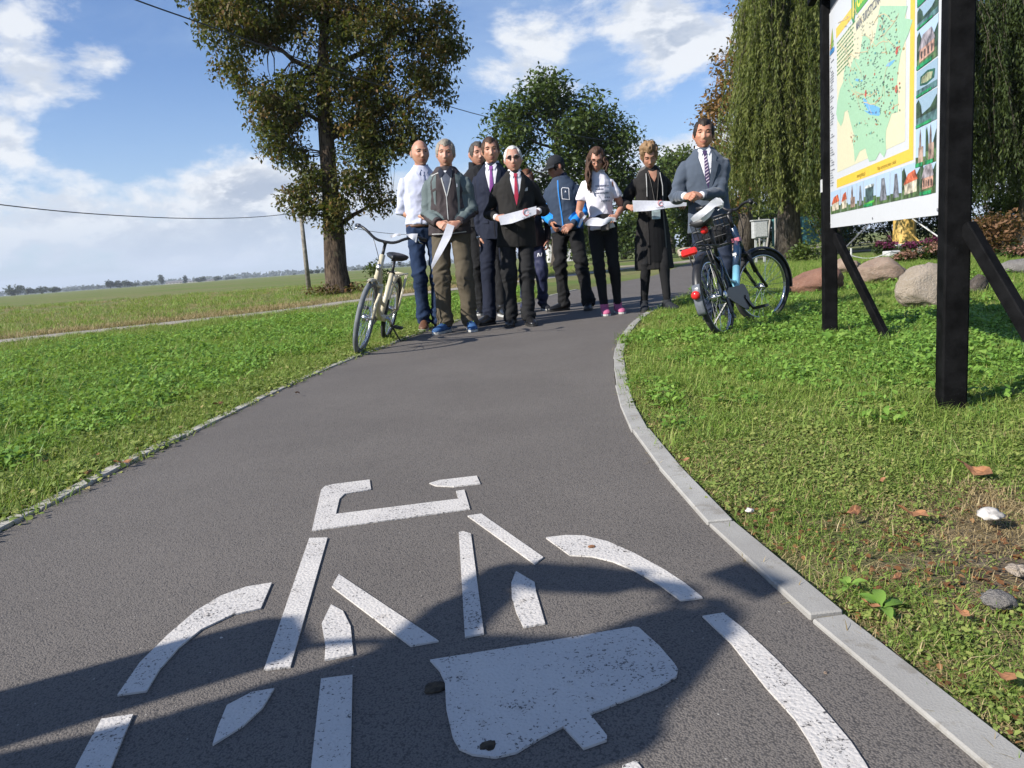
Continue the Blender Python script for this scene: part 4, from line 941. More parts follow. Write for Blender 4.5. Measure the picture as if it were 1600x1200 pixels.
for k in range(70):
    cx, cy = rp.choice([(500, 130), (430, 155), (610, 130), (550, 240), (640, 290), (380, 270), (680, 60), (380, 320)]); u, v = r2((cx + rp.gauss(0, 22), cy + rp.gauss(0, 18)))[0]
    a = rp.uniform(.005, .018); b_ = rp.uniform(.003, .009); marks[k % 6].append(rect(u, u + a, v, v + b_))
for (x, y) in ((555, 975), (875, 930), (880, 530)):
    u, v = r1((x, y))[0]; marks[0].append([(u - .022, v - .004), (u, v - .018), (u + .022, v - .004), (u + .012, v + .017), (u - .012, v + .017)])
for k in range(6):
    o = sheet('map_symbols', marks[k], mc[k], 4 + k * .15); o['kind'] = 'stuff'
rdp = []
for k_ in range(16):
    pts_ = [(rp.uniform(300, 880), rp.uniform(150, 1150))]; an = rp.uniform(0, 6.28)
    for _ in range(7): an += rp.gauss(0, .5); pts_.append((pts_[-1][0] + 45 * math.cos(an), pts_[-1][1] + 60 * math.sin(an)))
    for a_, b_ in zip(pts_[:-1], pts_[1:]):
        if not (260 < b_[0] < 900 and 40 < b_[1] < 1190): break
        p_, q_ = r1(a_, b_); dx, dv = q_[0] - p_[0], q_[1] - p_[1]; l_ = math.hypot(dx, dv) or 1; ox, ov = -dv / l_ * .0022, dx / l_ * .0022
        rdp.append([(p_[0] - ox, p_[1] - ov), (q_[0] - ox, q_[1] - ov), (q_[0] + ox, q_[1] + ov), (p_[0] + ox, p_[1] + ov)])
o = sheet('map_roads', rdp, (.62, .50, .30), 3.5); o['kind'] = 'stuff'
fine_ = []
for k_ in range(260): u, v = r1((rp.uniform(330, 870), rp.uniform(120, 1180)))[0]; fine_.append(rect(u, u + rp.uniform(.012, .035), v, v + .0028))
o = sheet('place_names', fine_, (.14, .18, .16), 4.8); o['kind'] = 'stuff'
uu = u_l + .03; tl = []
vtx = BP(1311, 66)[1]
for k in range(9):
    v = vtx - k * .022; x = uu
    while x < uu + (.44 if k < 7 else .30): w_ = rp.uniform(.02, .06); tl.append(rect(x, x + w_, v, v + .007)); x += w_ + .01
o = sheet('text_lines', tl, (.10, .26, .08), 3); o['kind'] = 'stuff'
u0 = hw + .02; leg = []; vv = BP(1300, 68)[1]
while vv > vb + .01:
    for a, b_ in ((.0, .018), (.03, rp.uniform(.05, .13))):
        if rp.random() < .9: leg.append(rect(u0 + a, u0 + max(a + .01, b_), vv, vv + .006))
    vv -= .0155 if rp.random() < .85 else .03
o = sheet('legend', leg, (.12, .13, .16), 2); o['kind'] = 'stuff'
vt0 = BP(1302, 36)[1]
sheet('tourist_emblem', [[(u0, vt0 - .13), (u0 + .03, vt0 - .13), (u0 + .075, vt0 - .02)]], (.70, .28, .05), 2); sheet('tourist_emblem', [[(u0 + .035, vt0 - .13), (u0 + .12, vt0 - .13), (u0 + .08, vt0 - .02)]], (.25, .42, .10), 2)
sheet('tourist_emblem', [rect(u0, u0 + .14, vt0 - .165, vt0 - .14)], (.05, .25, .55), 2)
def text(body, u, v, size, c, layer, bold=0.0, name='lettering', sx=1.0):
    cu = bpy.data.curves.new('txt', 'FONT'); cu.body = body; cu.size = size; cu.offset = bold; to = bpy.data.objects.new('txt', cu); COL.objects.link(to)
    bpy.context.view_layer.update(); me = bpy.data.meshes.new_from_object(to.evaluated_get(bpy.context.evaluated_depsgraph_get())); bpy.data.objects.remove(to)
    P = [v_.co.copy() for v_ in me.vertices]
    for v_, q in zip(me.vertices, P): v_.co = bl(u + q.x * sx, v + q.y, .0006 * layer)
    me.name = name; return link(name, me, pm(c), board)
ut = BP(1331, 20)[0]; vtt = 1.895
sheet('crest', [[(ut - .0, vt - .06), (ut + .045, vt - .10), (ut + .09, vt - .06), (ut + .09, vt + .05), (ut, vt + .05)]], (.04, .26, .08), 3)
sheet('crest', [[(ut + .02, vt - .05), (ut + .045, vt - .075), (ut + .07, vt - .05), (ut + .06, vt + .03), (ut + .03, vt + .03)]], (.70, .55, .10), 4)
sheet('title_band', [rect(ut + .11, ut + .62, vt - .07, vt + .045)], (.10, .38, .05), 3)
text('Gmina P', ut + .13, vt - .045, .125, (.75, .72, .08), 4, .002, sx=1.0)
text('MAPA TURYSTYCZNA', ut + .11, vt - .15, .062, (.13, .14, .18), 3, .0006, sx=.82)
text('www.gmina.pl', u_l + .55, vb + .012, .035, (.30, .20, .02), 2); text('Mapa turystyczna gminy i okolic', u_l + 1.0, vb + .012, .026, (.30, .20, .02), 2)
def picture(u0, u1, v0, v1, st):
    """small printed photograph: sky, trees, building"""
    W, H = u1 - u0, v1 - v0; f = lambda x, y: (u0 + W * x, v0 + H * y); q = lambda *p: [f(*a) for a in p]
    frm = sheet('printed_photo', [rect(u0, u1, v0, v1)], {'w': (.30, .42, .52)}.get(st[0], (.42, .55, .70)), 2)
    def s_(p, c, l): sheet('picture_shape', [p], c, l, frm)
    g_ = rp.uniform(.18, .34); s_(q((0, 0), (1, 0), (1, g_), (0, g_ + .05)), (.10, .17, .06) if st[0] != 'w' else (.10, .20, .20), 3)
    if 't' in st: s_(q((0, g_), (0, .85), (.12, .95), (.25, .7), (.3, .4), (.5, .45), (.7, .5), (1, .8), (1, g_)), (.035, .07, .03), 3.3)
    if 'h' in st: s_(q((.15, .15), (.85, .18), (.85, .5), (.15, .48)), (.52, .30, .22), 4); s_(q((.08, .46), (.9, .48), (.72, .82), (.3, .8)), (.34, .30, .32), 4.5); [s_(q((x, .22), (x + .07, .22), (x + .07, .40), (x, .40)), (.10, .07, .06), 4.6) for x in (.22, .38, .54, .70)]
    if 'r' in st: s_(q((.15, .12), (.85, .15), (.85, .5), (.15, .45)), (.62, .55, .42), 4); s_(q((.1, .42), (.9, .5), (.75, .8), (.35, .72)), (.62, .14, .06), 4.5)
    if 'c' in st: s_(q((.3, .1), (.8, .1), (.8, .5), (.3, .5)), (.40, .28, .22), 4); s_(q((.38, .5), (.58, .5), (.56, .75), (.48, .98), (.40, .75)), (.25, .17, .14), 4.3)
    if 'l' in st: s_(q((.25, .45), (.5, .38), (.75, .42), (.8, .62), (.55, .72), (.28, .66)), (.36, .38, .22), 4); s_(q((.18, .40), (.5, .30), (.86, .38), (.9, .68), (.55, .80), (.2, .72)), (.03, .12, .07), 3.6)
    if 'b' in st: s_(q((.15, .15), (.8, .15), (.8, .7), (.15, .7)), (.07, .12, .12), 4); s_(q((.1, .68), (.85, .68), (.85, .78), (.1, .78)), (.55, .60, .58), 4.2); s_(q((.1, .05), (.9, .12), (.9, .2), (.1, .14)), (.10, .45, .06), 4.3)
    if 's' in st: s_(q((.25, .1), (.8, .1), (.7, .55), (.6, .85), (.4, .85), (.35, .5)), (.20, .21, .24), 4)
    if 'g' in st: s_(q((0, 0), (.75, 0), (.75, .10), (0, .10)), (.02, .30, .10), 5)
us0 = BP(1432.5, 150)[0]; us1 = BP(1464.8, 150)[0]
ys = [(0, 14, 'tg'), (16, 49, 'wtg'), (51, 111, 'htg'), (113.5, 154, 'wlg'), (156, 201, 'wtg')]
for y0, y1, st in ys: picture(us0, us1, BP(1432.5, y1)[1], BP(1432.5, y0)[1] if y0 else 1.96, st)
um = BP(1447.3, 200)[0]; picture(us0, um - .003, BP(1432.5, 262)[1], BP(1432.5, 202.5)[1], 'cg'); picture(um, us1, BP(1432.5, 262)[1], BP(1432.5, 202.5)[1], 'tcg')
xb = [170, 266, 333, 420, 481, 600, 730, 840, 1010, 1160]; st = ['r', 'r', 'c', 's', 'bg', 's', 's', 'tr', 'htg']
vp0 = BP(1270 + 170 / 6, 170 + 990 / 6)[1]; vp1 = BP(1270 + 170 / 6, 170 + 782 / 6)[1]
for a, b_, s_ in zip(xb[:-1], xb[1:], st):
    picture(BP(1270 + a / 6, 300)[0], BP(1270 + b_ / 6 - .6, 300)[0] - .002, vp0, vp1, s_)
for px, py in ((1364, 341), (1466, 327.5), (1297.8, 350)):
    u, v = BP(px, py); MB().tube([bl(max(u, hw + .012), v, 0), bl(max(u, hw + .012), v, .004)], .006, 8).build('screw', m_greyb, board)
MB().box(bl(-.0, .975, .046), (.05, .004, .08), rotB).build('white_plate', mat('plate_white', (.7, .7, .7), .2), board)  # small flat white plate on the front of the left post

# ------------------------------------------------------------ boulders
def rock_mat(name, a, b_, c_, s_=5):
    m, t, p = new_mat(name); v = t.new('ShaderNodeTexCoord').outputs['Object']
    n_ = t.noise(v, s_, 6, .65); n2_ = t.noise(v, s_ * 9, 5, .7); n3_ = t.noise(v, s_ * 28, 3, .6)
    c = t.mix(t.sstep(n_, .35, .65), a, b_); c = t.mix(t.math('MULTIPLY', t.sstep(n2_, .5, .72), .7), c, c_); c = t.mix(t.math('MULTIPLY', t.sstep(n3_, .58, .7), .5), c, tuple(x * .35 for x in c_))
    t.link(c, p.inputs['Base Color']); p.inputs['Roughness'].default_value = .9; p.inputs['Specular IOR Level'].default_value = .2
    bb = t.new('ShaderNodeBump'); bb.inputs['Strength'].default_value = .9; bb.inputs['Distance'].default_value = .03
    t.link(t.math('ADD', n2_, t.math('MULTIPLY', n3_, .5)), bb.inputs['Height']); t.link(bb.outputs[0], p.inputs['Normal']); return m
rk_pink = rock_mat('pink_granite', (.33, .245, .185), (.26, .185, .14), (.40, .34, .28)); rk_red = rock_mat('red_granite', (.27, .145, .10), (.20, .105, .075), (.33, .22, .17))
rk_pale = rock_mat('pale_granite', (.40, .335, .27), (.33, .275, .215), (.46, .42, .37)); rk_grey = rock_mat('grey_granite', (.22, .205, .19), (.15, .14, .13), (.33, .32, .30)); rk_dark = rock_mat('dark_pitted_rock', (.12, .10, .085), (.06, .05, .045), (.20, .18, .16))
def boulder(px0, px1, py0, py1, label, m, seed, Y=None, squash=1.0, cuts=9, skew=0.0, shape=None):
    b_ = G((px0 + px1) / 2, py1 - 3) if Y is None else None
    if Y is None: Y = b_.y + .12
    k = Y / FPX; c = AT((px0 + px1) / 2, (py0 + py1) / 2, Y); W = (px1 - px0) * k / 2; top = AT((px0 + px1) / 2, py0, Y).z
    bm = bmesh.new(); bmesh.ops.create_icosphere(bm, subdivisions=4, radius=1); rr = random.Random(seed)
    P = np.array([v.co[:] for v in bm.verts])
    for _ in range(cuts):
        n_ = np.array([rr.gauss(0, 1), rr.gauss(0, 1), rr.gauss(0, .8)]); n_ /= np.linalg.norm(n_); d = rr.uniform(.66, .9)
        s_ = P @ n_; e = np.maximum(0, s_ - d); P -= n_[None] * e[:, None] * .92
    if skew: P[:, 0] += skew * P[:, 2]; 
    N = P / np.linalg.norm(P, axis=1)[:, None]; P += N * ((fbm(P * 2.2 + seed, 4) - .5) * .22 - .10 * np.abs(fbm(P * 3.3 + seed * 2, 3) * 2 - 1) + (fbm(P * 7 + seed, 3) - .5) * .10)[:, None]
    if shape == 'wedge': P[:, 2] = np.where(P[:, 2] > 0, P[:, 2] * np.clip(.45 + .6 * (P[:, 0] + 1) / 1.4, .2, 1.1), P[:, 2])
    P[:, 0] *= W / max(abs(P[:, 0])); P[:, 1] *= W * .85 * squash; P[:, 2] *= 1 / P[:, 2].max(); P[:, 2] = np.where(P[:, 2] > 0, P[:, 2] * top * .62, P[:, 2] * .4 * top) + top * .38
    for v, q in zip(bm.verts, P): v.co = q
    me = bpy.data.meshes.new('boulder'); bm.to_mesh(me); bm.free(); o = link('boulder', me, m, None, True)
    o.location = (c.x, Y, 0); me.polygons.foreach_set('use_smooth', [True] * len(me.polygons)); tag(o, label, 'boulder'); return o
boulder(1399, 1492, 410, 490, 'large rounded pale boulder behind the right sign post', rk_pale, 3, cuts=5)
boulder(1338, 1418, 401, 449, 'brownish pink boulder with a dark cracked side, seen between the sign posts', rk_pink, 19, cuts=12)
boulder(1230, 1320, 417, 463, 'low reddish boulder sloping behind the left sign post', rk_red, 7, shape='wedge')
boulder(1300, 1346, 403, 430, 'grey brown boulder partly hidden behind the left sign post', rk_pink, 8, Y=12.5)
boulder(1508, 1545, 428, 486, 'dark pitted boulder right of the right sign post', rk_dark, 9, Y=7.2)
boulder(1563, 1625, 404, 434, 'flat grey boulder at the right edge under the rusty shrub', rk_grey, 10)
boulder(1586, 1630, 468, 492, 'small pale stone at the far right edge in the grass', rk_pale, 11)
boulder(1055, 1092, 386, 408, 'tan stone beyond the path behind the woman in the long coat', rk_pale, 12)
boulder(1140, 1165, 380, 398, 'small tan stone seen through the blue bicycle', rk_pink, 13)

# ------------------------------------------------------------ fence, cabinet, yellow post, flower bed
m_tarp = mat('teal_tarp', (.045, .16, .17), .6, var=.15, scale=3); m_post = mat('pale_fence_post', (.33, .32, .29), .8)
Yf = 42; fence = empty('garden_fence', (AT(1250, 385, Yf).x, Yf, 0), 'wire fence with teal screening on pale posts behind the willow', 'fence'); fo = fence.location
for x in (1186, 1211, 1248, 1290, 1332): 
    q = AT(x, 340, Yf); MB().tube([(q.x - fo.x, 0, -.1), (q.x - fo.x, 0, q.z)], .045, 7).build('fence_post', m_post, fence)
q = AT(1203, 343, Yf); MB().tube([(AT(1196, 380, Yf).x - fo.x, -.1, 0), (q.x - fo.x, 0, q.z)], .05, 7).build('leaning_post', m_post, fence)
for a, b_ in ((1207, 1246), (1250, 1288), (1292, 1330)):
    A_, B_ = AT(a, 350, Yf), AT(b_, 350, Yf); n = 10; mb = MB(); vs = []; fs = []
    for i in range(n + 1):
        for j, z in enumerate((.25, 1.0, 1.72)): vs.append((A_.x + (B_.x - A_.x) * i / n - fo.x, .06 * math.sin(i * 1.3 + j) + .05, z + .04 * math.sin(i * .9)))
    for i in range(n):
        for j in (0, 1): fs.append((i * 3 + j, i * 3 + 3 + j, i * 3 + 4 + j, i * 3 + 1 + j))
    mb.add(vs, fs); mb.build('screen_panel', m_tarp, fence)
for z in (.4, 1.1, 1.8):
    MB().tube([(AT(1186, 350, Yf).x - fo.x, -.06, z), (AT(1332, 350, Yf).x - fo.x, -.06, z)], .008, 4).build('fence_wire', m_wire, fence)
m_cab = mat('cabinet_grey', (.40, .41, .40), .6); Yc = 24; q = AT(1188, 410, Yc); cab = empty('utility_cabinet', (q.x, Yc, 0), 'small grey utility cabinet on two legs under the willow', 'cabinet')
z0, z1 = AT(1188, 372, Yc).z, AT(1188, 345, Yc).z
MB().box((0, 0, (z0 + z1) / 2), (.44, .25, z1 - z0)).build('cabinet_body', m_cab, cab, bevel=.01); MB().box((0, -.14, (z0 + z1) / 2), (.38, .02, z1 - z0 - .08)).build('door', m_cab, cab, bevel=.004)
MB().box((0, 0, z1 + .02), (.50, .30, .035)).build('lid', m_cab, cab)
for s_ in (-.13, .13): MB().box((s_, 0, z0 / 2), (.06, .06, z0)).build('leg', m_cab, cab)
m_yel = mat('yellow_painted_wood', (.52, .34, .09), .6, var=.15, scale=5); Yy = 23; q = AT(1413, 385, Yy); yp = empty('yellow_post', (q.x, Yy, 0), 'thick yellow round post standing in the flower bed under the board', 'post')
MB().tube([(0, 0, 0), (0, 0, .3), (0, 0, 2.6)], [.33, .32, .27], 20).build('shaft', m_yel, yp, smooth=True); MB().tube([(0, 0, 2.6), (0, 0, 2.72)], [.31, .31], 20).build('cap', m_yel, yp)
m_rope = mat('white_rope', (.55, .55, .52), .7)
def rod(label, a, b_, m, r_=.016, nm='rope', cat='rope', k=0):
    A_ = AT(*a); B_ = AT(*b_); P = [A_.lerp(B_, t_ / 6) - Vector((0, 0, math.sin(math.pi * t_ / 6) * k)) for t_ in range(7)]; base = P[0].copy()
    o = MB().tube([p_ - base for p_ in P], r_, 6).build(nm, m); o.location = base; return tag(o, label, cat)
rod('white guy rope slanting down right of the yellow post', (1423, 340, 21.5), (1472, 374, 19), m_rope, .018)
rod('thin white rope running behind the right sign post', (1500, 330, 21), (1541, 377, 18), m_rope, .016)
rod('short yellow rod leaning against the yellow post', (1421, 362, 21.5), (1444, 386, 19.5), m_yel, .025, 'rod', 'rod')
rod('yellow rod above the rusty shrub', (1536, 352, 19), (1560, 361, 18), m_yel, .025, 'rod', 'rod')
rod('grey pole leaning left of the yellow post', (1356, 352, 22), (1322, 386, 21), m_greyb, .018, 'rod', 'rod')
rod('low rope looping in front of the flower bed', (1326, 398, 18), (1392, 393, 18), m_rope, .012, k=.12); rod('second low rope in front of the white blocks', (1392, 393, 18), (1445, 382, 19), m_rope, .012, k=.12)
o = MB().tube([(0, 0, 0), (0, 0, .32)], .022, 8).build('stake', m_rope); q = G(1330, 409); o.location = (q.x, q.y, 0); tag(o, 'short white stake holding the low rope', 'stake')
m_blk = mat('whitewashed_block', (.48, .48, .46), .8)
for k, (x0, x1, y0, y1, Y, lb) in enumerate([(1384, 1401, 392, 405, 18.5, 'lower white block in front of the purple flowers'), (1398, 1416, 384, 400, 19.5, 'upper white block between the purple flowers'), (1402, 1440, 380, 392, 20.5, 'long white slab at the foot of the yellow post')]):
    c = AT((x0 + x1) / 2, (y0 + y1) / 2, Y); kk = Y / FPX; top = AT((x0 + x1) / 2, y0, Y).z
    o = MB().box((0, 0, top / 2), ((x1 - x0) * kk, .35, top)).build('stone_block', m_blk, bevel=.015); o.location = (c.x, Y, 0); tag(o, lb, 'block')
m_fl = leaf_mat('magenta_petals', [(0, (.07, .012, .035)), (.5, (.17, .025, .085)), (1, (.30, .09, .19))], .2, objrand=0); m_flo = leaf_mat('salmon_petals', [(0, (.10, .08, .04)), (.5, (.24, .12, .08)), (1, (.36, .22, .17))], .2, objrand=0)
def flowers(name, label, px, py, Y, rx, rz, m, seed, green=m_leafD):
    rs = np.random.default_rng(seed); c, rad, n = BL(px, py, Y, rx, rz, 26); base = Vector((c[0], c[1], 0)); root = empty(name, base, label, 'flowers')
    C = clusters([(np.array(c) - np.array(base), (rad[0], rad[1], rad[2]), 34)], 0, .8, rs, .5); C[:, 2] = np.maximum(C[:, 2], .04)
    V, Q, A = leaf_cloud(C, 22, .11, .07, .1, .6, .8, rs); o = link('leaves', np_mesh('leaves', V, Q, A), green, root); o['kind'] = 'stuff'
    top = C[C[:, 2] > np.quantile(C[:, 2], .25)]; top = top + [0, -.10, .05]; V, Q, A = leaf_cloud(top, 24, .07, .042, -.3, .8, .8, rs); o = link('blossoms', np_mesh('blossoms', V, Q, A), m, root); o['kind'] = 'stuff'
for k, a in enumerate([('flower_clump', 'magenta flowers left of the white blocks', 1382, 385, 19.5, 17, 12, m_fl), ('flower_clump', 'magenta flowers in front of the yellow post', 1420, 387, 19, 13, 9, m_fl), ('flower_clump', 'magenta flowers next to the right sign post', 1455, 382, 19, 13, 10, m_fl),
    ('flower_clump', 'salmon flowers above the large pale boulder', 1452, 397, 15, 22, 12, m_flo), ('flower_clump', 'salmon flowers behind the pink boulder', 1412, 405, 15, 16, 7, m_flo), ('flower_clump', 'pinkish flowers at the right edge behind the flat grey boulder', 1588, 396, 13.5, 26, 10, m_flo)]):
    flowers(*a, seed=40 + k)

# ------------------------------------------------------------ bicycles
m_cream = mat('cream_paint', (.56, .50, .36), .25, var=.04, coat=.6); m_navy = mat('navy_paint', (.012, .028, .060), .25, var=.04, coat=.6); m_sky = mat('light_blue_paint', (.16, .38, .48), .25, var=.04, coat=.6)
m_grytyre = mat('grey_tyre', (.13, .14, .15), .7); m_redl = mat('red_reflector', (.55, .02, .02), .15, var=.1); m_sadd = mat('black_saddle', (.02, .02, .022), .45)
def wheel(parent, M, R_, mt, disc=False, spokes=28, rim=m_chrome):
    ty = MB().ring((0, 0, 0), (0, 1, 0), R_ - .021, .021, 44, 9); ri = MB().ring((0, 0, 0), (0, 1, 0), R_ - .047, .010, 44, 6, flat=1.3); ri.tube([(0, -.05, 0), (0, -.03, 0), (0, -.022, 0), (0, .022, 0), (0, .03, 0), (0, .05, 0)], [.010, .012, .028, .028, .012, .010], 10)
    sp = MB()
    for k in range(spokes):
        a = 2 * math.pi * k / spokes; b_ = a + (.5 if k % 4 < 2 else -.5); s_ = 1 if k % 2 else -1
        sp.tube([(.025 * math.cos(b_), .024 * s_, .025 * math.sin(b_)), ((R_ - .05) * math.cos(a), 0, (R_ - .05) * math.sin(a))], .0017, 4, cap=False)
    w_ = ri.xf(M).build('wheel', rim, parent, True); ty.xf(M).build('tyre', mt, w_, True); o = sp.xf(M).build('spokes', m_chrome, w_); o['kind'] = 'stuff'; return w_
def Tm(x, y, z): return Matrix.Translation((x, y, z))
def pedal(parent, M, side):
    mb = MB()
    for s_ in (-.035, .035): mb.box((s_, side * .05, 0), (.012, .09, .022))
    for y in (.012, .09): mb.box((0, side * y, 0), (.08, .010, .020))
    mb.tube([(0, 0, 0), (0, side * .095, 0)], .008, 8); mb.xf(M).build('pedal', m_blackp, parent)
def crank(parent, bb, ang, chainR=.07, cover=None):
    M = Tm(*bb); mb = MB(); ca, sa = math.cos(ang), math.sin(ang); L = .15
    mb.tube([(0, -.075, 0), (0, .075, 0)], .018, 10); mb.bar((0, -.075, 0), (ca * L, -.085, sa * L), .014, .026); mb.bar((0, .075, 0), (-ca * L, .085, -sa * L), .014, .026)
    for k in range(5): a = 2 * math.pi * k / 5; mb.bar((0, -.05, 0), (math.cos(a) * chainR * .93, -.05, math.sin(a) * chainR * .93), .005, .012)
    mb.ring((0, -.05, 0), (0, 1, 0), chainR, .006, 28, 5); c = mb.xf(M).build('crank', m_blackp if cover else m_chrome, parent)
    pedal(c, M @ Tm(ca * L, -.09, sa * L), -1); pedal(c, M @ Tm(-ca * L, .09, -sa * L), 1)
def saddle(parent, x, z, m, L=.25, W=.09):
    prof = [(-.5, .75, .0), (-.42, 1, .012), (-.25, 1.0, .008), (-.05, .62, .0), (.15, .34, .0), (.35, .22, .002), (.5, .12, -.008)]; vs = []; fs = []; n = 12
    for a, w_, dz in prof:
        for k in range(n): th = 2 * math.pi * k / n; vs.append((x + a * L, math.cos(th) * w_ * W, z + dz - .012 + math.sin(th) * (.016 if math.sin(th) > 0 else .034) * (1 + .4 * w_)))
    for i in range(len(prof) - 1):
        for k in range(n): fs.append((i * n + k, i * n + (k + 1) % n, (i + 1) * n + (k + 1) % n, (i + 1) * n + k))
    fs += [tuple(range(n)), tuple(range(6 * n + n - 1, 6 * n - 1, -1))]
    s_ = MB().add(vs, fs).build('saddle', m, parent, True); sp = MB()
    for y in (-.03, .03): sp.ring((x - .07, y, z - .075), (0, 0, 1), .014, .005, 14, 5); sp.ring((x - .07, y, z - .06), (0, 0, 1), .014, .005, 14, 5)
    sp.xf(Matrix()).build('saddle_spring', m_chrome, s_)
def fender(parent, M, R_, a0, a1, m, w_=.028):
    vs = []; fs = []; n = 24
    for i in range(n + 1):
        a = a0 + (a1 - a0) * i / n
        for k, (y, d) in enumerate(((-1, -.014), (-.7, -.002), (0, .003), (.7, -.002), (1, -.014), (1, -.017), (0, 0), (-1, -.017))):
            rr = R_ + d; vs.append((rr * math.cos(a), y * w_, rr * math.sin(a)))
    for i in range(n):
        for k in range(8): fs.append((i * 8 + k, i * 8 + (k + 1) % 8, (i + 1) * 8 + (k + 1) % 8, (i + 1) * 8 + k))
    return MB().add(vs, fs).xf(M).build('fender', m, parent, True)
def place_bike(root, rear, head, lean):
    root.rotation_mode = 'QUATERNION'
    root.rotation_quaternion = (Matrix.Rotation(math.atan2(head[1], head[0]), 3, 'Z') @ Matrix.Rotation(lean, 3, 'X')).to_quaternion(); root.location = rear

# cream city bicycle on the left
R1_ = .298; wb = 1.07
bkL = empty('bicycle', (0, 0, 0), 'cream step-through bicycle standing at the left path edge, facing the camera', 'bicycle')
hx = wb - .17; H0 = Vector((hx, 0, .60)); H1 = Vector((hx - .06, 0, .80)); hax = (H1 - H0).normalized(); steer = R(0)
S_ = Matrix.Translation(H0) @ Matrix.Rotation(steer, 4, hax) @ Matrix.Translation(-H0)
wheel(bkL, Tm(0, 0, R1_), R1_, m_tyre); wheel(bkL, S_ @ Tm(wb, 0, R1_), R1_, m_grytyre)
fr = MB(); BBk = (.43, 0, .25); ST = Vector((.27, 0, .64))
fr.tube([H0 + hax * -.02, H1], .024, 12)
fr.tube(smooth_line([H0 + hax * .03, Vector((hx - .10, 0, .50)), Vector((.62, 0, .30)), Vector(BBk)]), .028, 12); fr.tube(smooth_line([H0 + hax * .12, Vector((hx - .16, 0, .60)), Vector((.60, 0, .40)), Vector((.40, 0, .36))]), .018, 10)
fr.tube([BBk, ST], .022, 12); fr.tube([(BBk[0], -.045, BBk[2]), (BBk[0], .045, BBk[2])], .032, 12)
for s_ in (-1, 1): fr.tube([BBk, (.25, .045 * s_, .26), (0, .055 * s_, R1_)], .012, 8); fr.tube([ST - Vector((0, 0, .06)), (.15, .05 * s_, .50), (0, .055 * s_, R1_)], .010, 8)
fr.build('frame', m_cream, bkL, True)
fk = MB(); fk.tube([H0 - hax * .02, H0 - hax * .05], .03, 10); fk.box(H0 - hax * .045, (.05, .12, .03))
for s_ in (-1, 1): fk.tube([H0 - hax * .045 + Vector((0, .052 * s_, 0)), H0 - hax * .12 + Vector((.01, .056 * s_, 0)), (wb - .03, .056 * s_, .42), (wb, .056 * s_, R1_)], [.017, .016, .013, .010], 8)
fk.xf(S_).build('fork', m_cream, bkL, True)
hb = MB(); T = H1 + hax * .10; hb.tube([H1 - hax * .02, T], .013, 10); hb.tube([T, T + Vector((.035, 0, .01))], .016, 8); c0 = T + Vector((.035, 0, .012))
side = lambda s_: smooth_line([c0, c0 + Vector((.0, .08 * s_, .005)), c0 + Vector((-.01, .16 * s_, .06)), c0 + Vector((-.05, .23 * s_, .085)), c0 + Vector((-.19, .29 * s_, .08))], 2)
for s_ in (-1, 1): hb.tube(side(s_), .0115, 8)
hbo = hb.xf(S_).build('handlebar', m_blackp, bkL, True); gp = {}
for s_ in (-1, 1):
    e = side(s_); a_ = e[-1] + (e[-2] - e[-1]).normalized() * .11; gp[s_] = e[-1]
    MB().tube([a_, e[-1] + (e[-1] - e[-2]).normalized() * .005], .017, 10).xf(S_).build('grip', m_blackp, hbo, True); l_ = MB(); l_.tube([a_ + Vector((.02, 0, 0)), a_ + Vector((.03, s_ * .02, -.03)), e[-1] + Vector((.06, 0, -.035))], .005, 6); l_.xf(S_).build('brake_lever', m_chrome, hbo, True)
cb = MB(); cb.tube(smooth_line([c0 + Vector((.01, -.10, .02)), c0 + Vector((.07, -.06, -.03)), c0 + Vector((.06, 0, -.16)), H0 + Vector((.03, .02, 0))]), .003, 5); cb.xf(S_).build('brake_cable', m_blackp, hbo)
MB().tube([ST - Vector((0, 0, .02)), ST + Vector((-.012, 0, .115))], .013, 10).build('seat_post', m_blackp, bkL, True); saddle(bkL, .24, .80, m_sadd, .26, .10)
MB().ring(ST, (ST - Vector(BBk)).normalized(), .022, .008, 14, 6).build('seat_clamp', m_blackp, bkL)
crank(bkL, BBk, .5); fender(bkL, Tm(0, 0, R1_), R1_ + .022, R(20), R(165), m_cream); fender(bkL, S_ @ Tm(wb, 0, R1_), R1_ + .020, R(70), R(135), m_cream, .026)
rk = MB()
for s_ in (-1, 1): rk.tube([(.20, .05 * s_, .625), (-.22, .06 * s_, .635)], .006, 6); rk.tube([(-.12, .06 * s_, .635), (0, .065 * s_, R1_)], .006, 6); rk.tube([(-.21, .06 * s_, .635), (-.02, .066 * s_, R1_)], .005, 6)
for x in (-.21, -.12, -.03, .06, .15): rk.tube([(x, -.06, .63), (x, .06, .63)], .005, 6)
rk.build('rack', m_cream, bkL, True); MB().tube([(.36, .05, .24), (.26, .22, .01)], [.009, .007], 6).build('kickstand', m_blackp, bkL)
cg = MB(); cg.prism([(-.08, .24), (.46, .15), (.52, .25), (.46, .33), (-.05, .33)], -.072, -.062); cg.xf(Matrix.Rotation(0, 4, 'X') @ Matrix(((1, 0, 0, 0), (0, 0, 1, 0), (0, 1, 0, 0), (0, 0, 0, 1)))); cg.build('chain_guard', m_cream, bkL)
MB().ball((hx - .0, 0, .70), (.02, .022, .03), 8, 6).xf(S_).build('head_badge', m_chrome, bkL); 
place_bike(bkL, (-1.155, 7.20, -.005), (-.045, -1), -R(16))

cloth_black = mat('black_mesh_fabric', (.012, .012, .013), .9, bump=.8, bscale=300)
